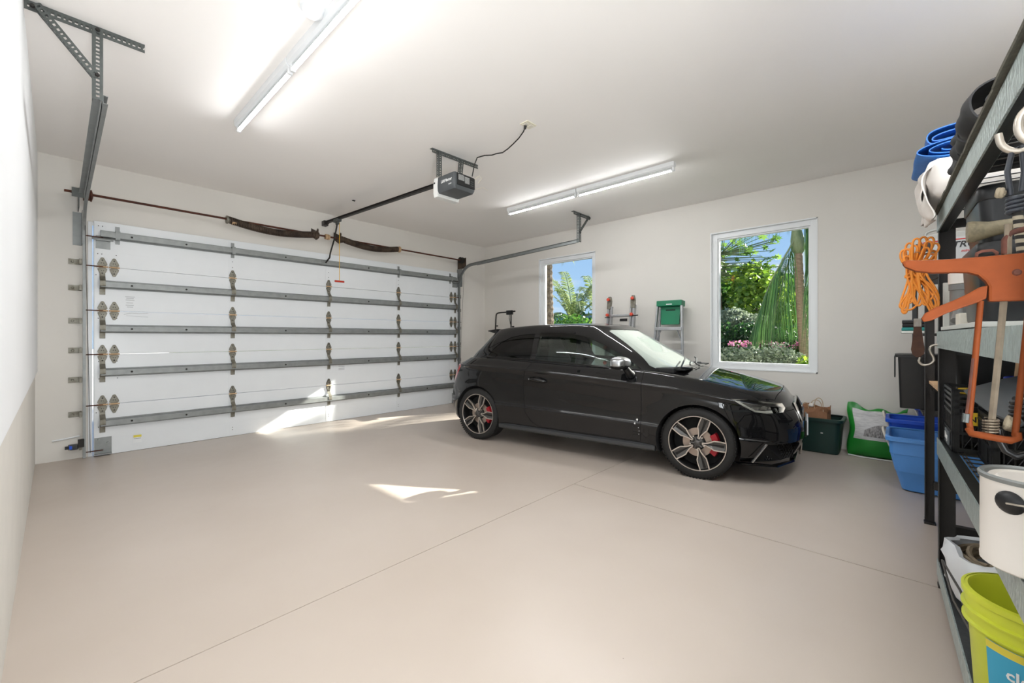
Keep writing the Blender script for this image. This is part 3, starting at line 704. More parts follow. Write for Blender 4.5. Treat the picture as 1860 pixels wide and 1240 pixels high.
batten(1.035, 2.90, 4.06, 'lit tube light on the left ceiling line, end nearest the garage door')
batten(1.035, 1.72, 2.885, 'lit tube light on the left ceiling line, nearest the camera, beside smoke detector')
batten(4.31, 2.90, 4.04, 'lit tube light over the car, end nearest the garage door')
batten(4.31, 1.70, 2.885, 'lit tube light over the car, end nearest the big window')

# photo-eye sensor with its pipe by the left track
pe = thing('safety_sensor', 'small black safety sensor with blue face at the foot of left door track', 'sensor', (0.13, 6.05, 0.14))
part('sensor_body', MB().bb(0.10, 0.155, 6.02, 6.075, 0.115, 0.165), M_blk, pe, world=True, bevel=0.006)
part('sensor_band', MB().bb(0.094, 0.115, 6.015, 6.08, 0.125, 0.158), M_blue2, pe, world=True, bevel=0.004, label='blue sensor band')
part('sensor_nose', MB().tube([(0.10, 6.045, 0.14), (0.065, 6.045, 0.14)], 0.016, 10), M_blk, pe, world=True)
part('bracket_arm', MB().bb(0.155, 0.20, 6.03, 6.055, 0.13, 0.21), M_bolt, pe, world=True)
cp = MB().tube([(-0.02, D - 0.012, 0.205), (0.08, D - 0.012, 0.215), (0.17, D - 0.012, 0.225)], 0.008, 8)
cd = solo('cable_conduit', cp, M_white, 'short white conduit pipe on far wall above safety sensor', 'pipe', smooth=40)

# ------------------------------------------------------------------ the car
def catmull(tab, x):
    xs = [p[0] for p in tab]; ys = [p[1] for p in tab]
    if x <= xs[0]: return ys[0]
    if x >= xs[-1]: return ys[-1]
    i = max(j for j in range(len(xs)) if xs[j] <= x); i = min(i, len(xs) - 2)
    def slope(j):
        if j == 0: return (ys[1] - ys[0]) / (xs[1] - xs[0])
        if j == len(xs) - 1: return (ys[-1] - ys[-2]) / (xs[-1] - xs[-2])
        a = (ys[j] - ys[j - 1]) / (xs[j] - xs[j - 1]); b_ = (ys[j + 1] - ys[j]) / (xs[j + 1] - xs[j])
        if a * b_ <= 0: return 0
        return 2 * a * b_ / (a + b_)
    h = xs[i + 1] - xs[i]; t = (x - xs[i]) / h
    return (2 * t**3 - 3 * t**2 + 1) * ys[i] + (t**3 - 2 * t**2 + t) * h * slope(i) + (-2 * t**3 + 3 * t**2) * ys[i + 1] + (t**3 - t**2) * h * slope(i + 1)

car = thing('car', 'black two-door hatchback with silver mirror cap and double-spoke alloy wheels', 'car', (4.456, 2.644, 0), math.atan2(-0.9907, 0.136))
T_sh = [(-1.95, .86), (-1.6, .893), (-1.28, .894), (-.454, .871), (.774, .802), (1.17, .765), (1.5, .712), (1.9, .63)]
T_be = [(-1.95, .92), (-1.7, .955), (-1.5, .980), (-1.16, .990), (-.45, .965), (.1, .942), (.73, .915), (.95, .895), (1.276, .845), (1.5, .795), (1.75, .735), (1.95, .68)]
ZB0 = 0.175
ROWS = [  # (p, w, xf, xr, nf)
 (0.0, .790, 1.86, -1.80), (.03, .825, 1.915, -1.84), (.09, .850, 1.955, -1.875), (.20, .860, 1.985, -1.90), (.30, .866, 2.005, -1.915), (.40, .876, 2.018, -1.925), (.435, .860, 2.022, -1.925),
 (.56, .857, 2.024, -1.915), (.72, .857, 2.012, -1.885), (.86, .862, 1.985, -1.85), (.95, .864, 1.957, -1.82), (.985, .877, 1.942, -1.795), (1.015, .860, 1.936, -1.785),
 (1.10, .850, 1.925, -1.77), (1.30, .832, 1.905, -1.74), (1.55, .812, 1.888, -1.70), (1.80, .788, 1.868, -1.665), (1.93, .770, 1.850, -1.645), (2.0, .750, 1.83, -1.625)]
NR = 40
def rowfn(i, q): return catmull([(r[0], r[i]) for r in ROWS], q)
qs = []
for k in range(NR + 1):
    qs.append(2.0 * k / NR)
qs = sorted([0, .012, .03, .06, .385, .415, .43, .965, .98, .99, 1.012, 1.025] + [q for q in qs if q > .08])
WC = [(-1.235, .305), (1.235, .305)]
def plan_curve(w, xf, xr, n_f, n_r, m_, fr, xc=0.0):
    pts = []
    N = 600
    for k in range(N + 1):
        th = PI * k / N; c, s_ = math.cos(th), math.sin(th)
        if c >= 0: x = xc + (xf - xc) * abs(c) ** (2 / n_f)
        else: x = xc + (xr - xc) * abs(c) ** (2 / n_r)
        y = w * abs(s_) ** (2 / m_)
        pts.append((x, y))
    a = np.array(pts); seg = np.hypot(np.diff(a[:, 0]), np.diff(a[:, 1])); cum = np.concatenate([[0], np.cumsum(seg)]); cum /= cum[-1]
    return np.stack([np.interp(fr, cum, a[:, 0]), np.interp(fr, cum, a[:, 1])], 1)
def crown(x, y):
    fx = min(1, max(0, (x - 0.6) / 0.6))
    return (0.050 * fx) * (1 - min(1, (abs(y) / 0.76) ** 2))
def body_grid(NC=130, inset=0.0):
    fr = np.linspace(0, 1, NC + 1)
    rows = []
    for q in qs:
        w = rowfn(1, q) - inset; xf = rowfn(2, q) - inset; xr = rowfn(3, q) + inset
        c = plan_curve(w, xf, xr, 7.0, 9.0, 3.0, fr)
        r_ = []
        for x, y in c:
            zs, zb = catmull(T_sh, x), catmull(T_be, x)
            if q <= 1: z = ZB0 + (zs - ZB0) * q
            else: z = zs + (zb - zs) * (q - 1)
            z += crown(x, y) * max(0, (q - 0.6) / 1.4)
            if abs(y) > 0.7:
                for wx, wz in WC:
                    d = math.hypot(x - wx, z - wz)
                    if d < 0.47: y += 0.014 * (1 - max(0, (d - 0.36) / 0.11)) * (1 if z > .2 else 0.5)
            r_.append((x, y, z))
        rows.append(r_)
    # deck rows (towards the centre line)
    top = rows[-1]
    for f in (0.93, .84, .72, .58, .42, .26, .1):
        rows.append([(x, y * f, z + crown(x, y * f) - crown(x, y)) for x, y, z in top])
    nr = len(rows); m = MB(); idx = {}
    def vid(i, j, side):
        x, y, z = rows[i][j]
        if j == 0 or j == NC or y < 1e-6: side = 0; y = 0
        k = (i, j, side)
        if k not in idx:
            idx[k] = len(m.v); m.v.append((x, (y if side == 1 else -y if side == -1 else 0), z))
        return idx[k]
    def face(f):
        g = []
        for a in f:
            if not g or a != g[-1]: g.append(a)
        if len(g) > 1 and g[0] == g[-1]: g.pop()
        if len(set(g)) >= 3: m.f.append(tuple(g)); m.m.append(0)
    for side in (1, -1):
        for i in range(nr - 1):
            for j in range(NC):
                a, b_, c, d = vid(i, j, side), vid(i, j + 1, side), vid(i + 1, j + 1, side), vid(i + 1, j, side)
                face((a, b_, c, d) if side == 1 else (d, c, b_, a))
    for j in range(NC):     # close deck and bottom
        face((vid(nr - 1, j, 1), vid(nr - 1, j + 1, 1), vid(nr - 1, j + 1, -1), vid(nr - 1, j, -1)))
        face((vid(0, j, -1), vid(0, j + 1, -1), vid(0, j + 1, 1), vid(0, j, 1)))
    return m
def raw_obj(mb, mats):
    me = mesh_of('tmp', mb, mats); o = bpy.data.objects.new('tmp', me); COL.objects.link(o); return o
def boolean(o, cutters, op):
    """apply exact booleans on o with each cutter mesh object; returns new mesh"""
    for c in cutters:
        md = o.modifiers.new('b', 'BOOLEAN'); md.operation = op; md.object = c; md.solver = 'EXACT'
    dg = bpy.context.evaluated_depsgraph_get(); dg.update()
    me = bpy.data.meshes.new_from_object(o.evaluated_get(dg)); o.modifiers.clear()
    return me
def finish(me, name, bvh, tri_n, mats, parent, tol=0.0035, label=None, inner_tol=None):
    """smooth normals from the source surface; faces away from it take the dark liner (last material)"""
    me.materials.clear()
    for m_ in mats: me.materials.append(m_)
    nf = len(me.polygons); li = len(mats) - 1
    mi = [0] * nf; normals = [None] * len(me.loops)
    for p in me.polygons:
        c = p.center; h_ = bvh.find_nearest(c, 0.2)
        ok = False
        if h_[0] is not None and h_[3] < tol + 0.004 * (p.area ** 0.5):
            ok = abs(p.normal.dot(tri_n[h_[2]])) > 0.8
        if not ok: mi[p.index] = li
        for lidx in p.loop_indices:
            if ok:
                v = me.vertices[me.loops[lidx].vertex_index].co; hh = bvh.find_nearest(v, 0.1)
                n_ = smooth_normal(bvh, hh) if hh[0] is not None else p.normal
                if n_.dot(p.normal) < 0: n_ = -n_
                if n_.dot(p.normal) < 0.75: n_ = p.normal
                normals[lidx] = n_
            else: normals[lidx] = p.normal
    me.polygons.foreach_set('material_index', mi)
    me.polygons.foreach_set('use_smooth', [True] * nf)
    me.normals_split_custom_set([tuple(n_) for n_ in normals])
    me.name = name
    o = bpy.data.objects.new(name, me); COL.objects.link(o); o.parent = parent; WM[o.name] = WM[parent.name]
    if label: o['label'] = label
    return o
from mathutils.interpolate import poly_3d_calc
SRC = {}
def smooth_normal(bvh, hh):
    pol, vn, vs = SRC[id(bvh)]
    f = pol[hh[2]]
    w = poly_3d_calc([vs[i] for i in f], hh[0]); n_ = Vector((0, 0, 0))
    for k, i in zip(w, f): n_ += vn[i] * k
    if n_.length < 1e-6: return Vector((0, 0, 1))
    return n_.normalized()
def make_bvh(o):
    me = o.data; vs = [v.co.copy() for v in me.vertices]; pol = [tuple(p.vertices) for p in me.polygons]
    b_ = BVHTree.FromPolygons(vs, pol); SRC[id(b_)] = (pol, [v.normal.copy() for v in me.vertices], vs)
    return b_, [p.normal.copy() for p in me.polygons]
def offset_poly(p, d):
    n = len(p); ar = sum(p[i][0] * p[(i + 1) % n][1] - p[(i + 1) % n][0] * p[i][1] for i in range(n)); sg = 1 if ar > 0 else -1
    o_ = []
    for i in range(n):
        a, b_, c = Vector(p[i - 1]), Vector(p[i]), Vector(p[(i + 1) % n])
        e1 = (b_ - a).normalized(); e2 = (c - b_).normalized(); n1 = Vector((e1.y, -e1.x)) * sg; n2 = Vector((e2.y, -e2.x)) * sg
        k = n1 + n2; k = k / max(0.4, k.dot(n1)) if k.length > 1e-6 else n1
        q = b_ + k * d; o_.append((q.x, q.y))
    return o_
def cut_prism(poly, a, b_, plane='xz'):
    return raw_obj(MB().prism(poly, a, b_, plane), M_under)
def along(pts, dvec, out_, in_):
    m = MB(); d = Vector(dvec).normalized(); n = len(pts)
    vs = [Vector(p) + d * out_ for p in pts] + [Vector(p) - d * in_ for p in pts]
    m.add(vs, [tuple(range(n)), tuple(range(2 * n - 1, n - 1, -1))] + [(i, i + n, (i + 1) % n + n, (i + 1) % n) for i in range(n)])
    return raw_obj(m, M_under)
TMP = []
body = raw_obj(body_grid(), M_paint); TMP.append(body)
bvhB, tnB = make_bvh(body)
SRC_B = body
inner = raw_obj(body_grid(NC=70, inset=0.0055), M_paint); TMP.append(inner)
# wheel wells
wells = []
for wx, wz in WC:
    for sy in (1, -1):
        m = MB(); n = 48
        m.tube([(wx, sy * 0.52, wz), (wx, sy * 1.1, wz)], 0.342, n); wells.append(raw_obj(m, M_under))
core_me = boolean(body, wells, 'DIFFERENCE'); core = bpy.data.objects.new('tmp', core_me); COL.objects.link(core); TMP += wells + [core]
seam_door = [(.752, .262), (.756, .55), (.760, 1.2), (-.478, 1.2), (-.480, .955), (-.535, .86), (-.556, .76), (-.560, .655), (-.548, .51), (-.518, .39), (-.455, .31), (-.37, .270), (-.25, .262)]
hood_poly = [(.985, .0), (.975, .40), (.90, .700), (1.20, .735), (1.50, .725), (1.70, .67), (1.80, .55), (1.835, .30), (1.842, 0)]
hood_poly = hood_poly + [(x, -y) for x, y in hood_poly[-2:0:-1]]
bump_f = [(1.545, .0), (1.545, .50), (1.60, .585), (1.70, .604), (1.80, .60), (1.86, .612), (2.3, .612), (2.3, 0)]
bump_r = [(-1.58, .0), (-1.58, .40), (-1.615, .55), (-1.69, .63), (-2.3, .63), (-2.3, .0)]
def hp(d):  # hood cutter: a slab following the hood: polygon in plan, from z=.5
    return cut_prism(offset_poly(hood_poly, d), .60, 1.3, 'xy')
jobs = [('door', lambda d: cut_prism(offset_poly(seam_door, d), -1.1, -.60), M_paint),
        ('door', lambda d: cut_prism(offset_poly(seam_door, d), .60, 1.1), M_paint),
        ('hood', hp, M_paint),
        ('front_bumper', lambda d: cut_prism(offset_poly(bump_f, d), -1.1, 1.1), M_paint),
        ('rear_bumper', lambda d: cut_prism(offset_poly(bump_r, d), -1.1, 1.1), M_paint)]
# lamps, grilles: pockets cut on a slanted axis
def slanted(sy):
    hl = [(1.505, .82, .715), (1.60, .80, .655), (1.680, .77, .612), (1.76, .70, .600), (1.872, .60, .606), (1.885, .56, .640), (1.862, .56, .678), (1.75, .66, .690), (1.62, .74, .712)]
    return [(x, sy * y, z) for x, y, z in hl]
pockets = []
lampcut = {}
for sy in (-1, 1):
    c = along(slanted(sy), (0.62, sy * 0.78, 0), .12, .13); pockets.append(c); lampcut[('h', sy)] = c
    tl = [(-1.545, .80, .885), (-1.60, .79, .80), (-1.66, .77, .72), (-1.72, .74, .665), (-1.84, .60, .675), (-1.84, .48, .80), (-1.76, .50, .895), (-1.62, .74, .905)]
    c = along([(x, sy * y, z) for x, y, z in tl], (-0.6, sy * 0.8, 0), .2, .10); pockets.append(c); lampcut[('t', sy)] = c
    fg = [(1.66, .78, .205), (1.765, .74, .352), (1.93, .46, .362), (1.96, .42, .33), (1.95, .46, .225), (1.88, .58, .196)]
    c = along([(x, sy * y, z) for x, y, z in fg], (0.75, sy * 0.66, 0), .2, .09); pockets.append(c); lampcut[('f', sy)] = c
gr = [(1.9, .30, .650), (1.9, .35, .60), (1.9, .38, .52), (1.9, .27, .225), (1.9, .24, .205)]
gr = gr + [(x, -y, z) for x, y, z in gr[::-1]]
c = along(gr, (1, 0, 0), .4, .0); pockets.append(c); lampcut['g'] = c
TMP += pockets
core2 = bpy.data.objects.new('tmp', boolean(core, pockets, 'DIFFERENCE')); COL.objects.link(core2); TMP.append(core2)
outer_cut = []
for name, fn, m_ in jobs:
    c1 = fn(-0.0022); c2 = fn(0.0022); TMP += [c1, c2]
    finish(boolean(core2, [c1], 'INTERSECT'), name, bvhB, tnB, [m_, M_under], car)
    nm = bpy.data.objects.new('tmp', boolean(core2, [c2], 'DIFFERENCE')); COL.objects.link(nm); TMP.append(nm); core2 = nm
finish(core2.data, 'body_shell', bvhB, tnB, [M_paint, M_under], car)
# lenses: thin skin of the body surface inside each pocket
skin_o = bpy.data.objects.new('tmp', boolean(body, [inner], 'DIFFERENCE')); COL.objects.link(skin_o); TMP.append(skin_o)
for key, nm, m_, lb in ((('h', -1), 'headlight', M_clear, 'clear headlight lens'), (('h', 1), 'headlight', M_clear, 'clear headlight lens'), (('t', -1), 'tail_light', M_tail, 'red tail light'), (('t', 1), 'tail_light', M_tail, 'red tail light')):
    me = boolean(skin_o, [lampcut[key]], 'INTERSECT')
    o_ = finish(me, nm, bvhB, tnB, [m_, m_], car, label=lb)
    if nm == 'headlight':
        sy = key[1]; hl = [Vector(p) for p in slanted(sy)]; d = Vector((0.62, sy * 0.78, 0)).normalized(); cen = sum(hl, Vector()) / len(hl)
        # pale bezel: band just inside the outline, a little behind the lens
        def dp(p, k, back): q = cen + (p - cen) * k; return q - d * back
        bz = MB(); n = len(hl); A_ = [dp(p, .985, .010) for p in hl]; B_ = [dp(p, .74, .034) for p in hl]
        for i in range(n): j = (i + 1) % n; bz.add([A_[i], A_[j], B_[j], B_[i]], [(0, 1, 2, 3)])
        part('lamp_bezel', bz, M_bezel, o_, label='pale lamp bezel')
        bk = MB(); bk.add([dp(p, .9, .06) for p in hl], [tuple(range(n))]); part('lamp_housing', bk, mat('lamp_housing_grey', (92, 88, 84), .4, .2), o_)
        ax = (hl[4] - hl[2]).normalized(); up = Vector((0, 0, 1)); nn_ = ax.cross(up).normalized()
        for (u0, w0, uw, hh_) in ((-.085, -.034, .06, .020), (-.01, -.032, .06, .020), (.065, -.028, .04, .020), (-.05, .014, .13, .014)):
            q = cen - d * .030 + ax * u0 + up * w0; e = MB()
            e.add([q, q + ax * uw, q + ax * (uw + .012) + up * hh_, q + ax * .014 + up * hh_, q - d * .02, q + ax * uw - d * .02, q + ax * (uw + .012) + up * hh_ - d * .02, q + ax * .014 + up * hh_ - d * .02],
                  [(0, 1, 2, 3), (7, 6, 5, 4), (0, 4, 5, 1), (1, 5, 6, 2), (2, 6, 7, 3), (3, 7, 4, 0)])
            part('light_bar', e, M_rims, o_)
        part('projector_lamp', MB().lathe([(0, .012), (.018, .008), (.026, 0), (.03, -.03)], (0, 0, 0), 'z', 16).xf(frame(cen - d * .040 + ax * .045 + up * .008, ax, up) if sy < 0 else frame(cen - d * .040 + ax * .045 + up * .008, -ax, up)), M_chrome, o_, smooth=40)
# fog grilles with silver blades, front grille, plate
def mesh_panel(m, o0, ux, uz, nx, nz, sx, sz, keep):
    for i in range(nx):
        for k in range(nz):
            a = (i + (0.5 if k % 2 else 0)) * sx; b_ = k * sz
            if keep(a, b_): m.append((a, b_))
for sy in (-1, 1):
    fg = thing  # noqa
    g = MB(); P_ = [Vector((x, sy * y, z)) for x, y, z in [(1.66, .78, .205), (1.765, .74, .352), (1.93, .46, .362), (1.96, .42, .33), (1.95, .46, .225), (1.88, .58, .196)]]
    d = Vector((0.75, sy * 0.66, 0)).normalized(); cc = sum(P_, Vector()) / 6
    g.add([cc + (p - cc) * 1.0 - d * .045 for p in P_], [tuple(range(6))]); fo = part('fog_grille', g, M_under, car)
    ax = Vector((0.66, -sy * 0.75, 0)).normalized(); hx = MB()
    for i in range(-7, 8):
        for k in range(-4, 5):
            u = i * .026 + (.013 if k % 2 else 0); v = k * .020; q = cc + ax * u + Vector((0, 0, v)) - d * .03
            # keep inside the outline
            if v < -.062 or v > .068 or u < -.16 + (v + .07) * .75 - .0 or u > .155: continue
            r_ = .0115; ring_ = [q + ax * r_ * math.cos(t_) + Vector((0, 0, r_ * math.sin(t_))) for t_ in [j * PI / 3 for j in range(6)]]
            hx.tube(ring_, .0022, 4, closed=True)
    part('honeycomb_mesh', hx, M_trim, fo, kind='stuff')
    bl = MB(); a0 = Vector((1.650, sy * .800, .205)); a1 = Vector((1.752, sy * .775, .362)); t2 = Vector((.008, sy * -.003, -.002))
    bl.add([a0 + d * .006, a1 + d * .006, a1 + t2 + d * .007, a0 + t2 + d * .007, a0 - d * .006, a1 - d * .006, a1 + t2 - d * .006, a0 + t2 - d * .006], [(0, 1, 2, 3), (7, 6, 5, 4), (0, 4, 5, 1), (1, 5, 6, 2), (2, 6, 7, 3), (3, 7, 4, 0)])
    part('silver_blade', bl, M_silver, car, label='satin silver trim blade')
g = MB(); gp = [(y, z) for x, y, z in gr]
g.add([(1.93, y, z) for y, z in gp], [tuple(range(len(gp)))]); go = part('front_grille', g, M_under, car)
hx = MB()
for k in range(9):
    z = .235 + k * .047; hw = .245 + (z - .22) * .38 if z < .52 else .36 - (z - .52) * .3
    hx.box((1.975 - max(0, z - .5) * .35, 0, z), (.012, 2 * hw, .010))
part('grille_slats', hx, M_trim, go, kind='stuff')
fr_ = MB(); pts = [(2.004 - max(0, z - .5) * .45 - max(0, .4 - z) * .15, y, z) for y, z in gp]; fr_.tube(pts, .011, 6, closed=True); part('grille_frame', fr_, M_chrome, go, smooth=40)
for k in range(4): part('emblem_ring', MB().tube([(1.988, (k - 1.5) * .048 + .03 * math.cos(a), .585 + .03 * math.sin(a)) for a in [j * PI / 10 for j in range(20)]], .0035, 5, closed=True), M_chrome, go, smooth=40)
pl = part('number_plate', MB().box((2.030, 0, .43), (.012, .50, .115)), M_plate, car, bevel=.003, label='white number plate')
part('plate_holder', MB().box((2.018, 0, .43), (.014, .53, .14)), M_trim, pl, bevel=.004)
lip = MB()
for sy in (-1, 1):
    lip.add([(1.58, sy * .82, .178), (1.83, sy * .70, .168), (1.94, sy * .40, .162), (1.955, 0, .162), (1.95, 0, .176), (1.935, sy * .40, .176), (1.825, sy * .70, .18), (1.58, sy * .82, .19),
             (1.50, sy * .76, .178), (1.78, sy * .62, .165), (1.90, sy * .36, .155), (1.9, 0, .155)],
            [(0, 1, 6, 7), (1, 2, 5, 6), (2, 3, 4, 5), (0, 8, 9, 1), (1, 9, 10, 2), (2, 10, 11, 3)])
part('front_lip', lip, M_trim, car)
# sills
for sy in (-1, 1):
    s_ = MB(); s_.prism([(sy * .800, .185), (sy * .862, .190), (sy * .884, .206), (sy * .880, .236), (sy * .850, .250), (sy * .80, .25)], -.885, .885, 'yz')
    part('side_sill', s_, M_sill, car, bevel=.004, label='satin dark side sill')

# ---- greenhouse
T_rz = [(-1.40, 1.25), (-1.20, 1.300), (-.95, 1.330), (-.5, 1.350), (-.1, 1.352), (.12, 1.343), (.30, 1.318)]
CR = [  # u, w, xf, xr
 (-.15, .800, 1.12, -1.66), (0.0, .778, 1.075, -1.60), (.25, .752, .905, -1.535), (.5, .712, .715, -1.455), (.75, .658, .520, -1.375), (.90, .618, .400, -1.325), (1.0, .585, .315, -1.29)]
def cab_grid(inset=0.0, NC=110, down=0.0, up=0.0):
    fr = np.linspace(0, 1, NC + 1); rows = []; xc = -.35
    us = [-.15 - down] + [k / 16 for k in range(17)]
    for u in us:
        w = catmull([(r[0], r[1]) for r in CR], u) - inset; xf = catmull([(r[0], r[2]) for r in CR], u) - inset * 1.6; xr = catmull([(r[0], r[3]) for r in CR], u) + inset * 1.6
        c = plan_curve(w, xf, xr, 4.6, 5.5, 4.4, fr, xc); r_ = []
        for x, y in c:
            zb = catmull(T_be, x) - .012; zr = catmull(T_rz, x) - up
            cw = 0.035 * (1 - (y / max(w, .01)) ** 2) if u > .5 else 0
            r_.append((x, y, zb + (zr - zb) * u + cw * max(0, (u - .5) * 2)))
        rows.append(r_)
    base = rows[-1]
    for (dd, dz) in ((.012, .010), (.030, .018), (.055, .0245), (.09, .029)):
        r_ = []
        for j, (x, y, z) in enumerate(base):
            nx, ny = x - xc, y
            kx = 1 - dd / max(.3, abs(nx)) if abs(nx) > .3 else 1 - dd / .3 * abs(nx) / .3 * 0
            w0 = max(y for _, y, _ in base); ky = 1 - dd / w0
            r_.append((xc + nx * (1 - dd / .7), y * ky, z + dz * 1.0))
        rows.append(r_)
    top = rows[-1]; wt = max(y for _, y, _ in top)
    for f in (.9, .78, .62, .45, .28, .1):
        rows.append([(x, y * f, z + .020 * ((y / wt) ** 2 - (y * f / wt) ** 2) * 1.0) for x, y, z in top])
    nr = len(rows); m = MB(); idx = {}
    def vid(i, j, side):
        x, y, z = rows[i][j]
        if j == 0 or j == NC or y < 1e-6: side = 0; y = 0
        k = (i, j, side)
        if k not in idx: idx[k] = len(m.v); m.v.append((x, y * side, z))
        return idx[k]
    def face(f):
        g = []
        for a in f:
            if not g or a != g[-1]: g.append(a)
        if len(g) > 1 and g[0] == g[-1]: g.pop()
        if len(set(g)) >= 3: m.f.append(tuple(g)); m.m.append(0)
    for side in (1, -1):
        for i in range(nr - 1):
            for j in range(NC): face((vid(i, j, side), vid(i, j + 1, side), vid(i + 1, j + 1, side), vid(i + 1, j, side)))
    for j in range(NC):
        face((vid(nr - 1, j, 1), vid(nr - 1, j + 1, 1), vid(nr - 1, j + 1, -1), vid(nr - 1, j, -1)))
        face((vid(0, j, -1), vid(0, j + 1, -1), vid(0, j + 1, 1), vid(0, j, 1)))
    return m
cab = raw_obj(cab_grid(), M_paint); TMP.append(cab)
bvhC, tnC = make_bvh(cab)
cab_in = raw_obj(cab_grid(.030, down=.4, up=.032), M_under); TMP.append(cab_in)
cab_g1 = raw_obj(cab_grid(.0045, down=0, up=.004), M_under); cab_g2 = raw_obj(cab_grid(.010, down=.3, up=.012), M_under); TMP += [cab_g1, cab_g2]
dw = [(-.455, .985), (.0, .962), (.37, .940), (.715, .925), (.60, 1.000), (.45, 1.085), (.30, 1.160), (.14, 1.222), (-.05, 1.262), (-.24, 1.276), (-.468, 1.280)]
qw = [(-1.14, 1.010), (-.80, .998), (-.515, .988), (-.535, 1.272), (-.70, 1.262), (-.86, 1.232), (-.99, 1.170), (-1.08, 1.09)]
ws = [(.0, .655, .93), (.0, .665, .96), (.0, .500, 1.300), (.0, .44, 1.318), (.0, -.44, 1.318), (.0, -.500, 1.300), (.0, -.665, .96), (.0, -.655, .93)]
rw = [(0, .60, 1.03), (0, .47, 1.235), (0, -.47, 1.235), (0, -.60, 1.03)]
glassjobs = [('door_window', lambda: cut_prism(dw, -1.0, -.45), M_carglass), ('door_window', lambda: cut_prism(dw, .45, 1.0), M_carglass),
             ('quarter_window', lambda: cut_prism(qw, -1.0, -.45), M_privacy), ('quarter_window', lambda: cut_prism(qw, .45, 1.0), M_privacy),
             ('windshield', lambda: along([(.2, y, z) for _, y, z in ws], (1, 0, 0), 1.2, 0), M_windshield),
             ('rear_window', lambda: along([(-1.1, y, z) for _, y, z in rw], (-1, 0, 0), .8, 0), M_privacy)]
cuts = []
gshell = bpy.data.objects.new('tmp', boolean(cab_g1, [cab_g2], 'DIFFERENCE')); COL.objects.link(gshell); TMP.append(gshell)
bvhG, tnG = make_bvh(cab_g1)
for nm, fn, m_ in glassjobs:
    c = fn(); cuts.append(c); TMP.append(c)
    finish(boolean(gshell, [c], 'INTERSECT'), nm, bvhG, tnG, [m_, m_], car, tol=.012)
finish(boolean(cab, [cab_in] + cuts, 'DIFFERENCE'), 'roof_and_pillars', bvhC, tnC, [M_paint, M_under], car)
for o_ in TMP:
    try: bpy.data.objects.remove(o_)
    except Exception: pass
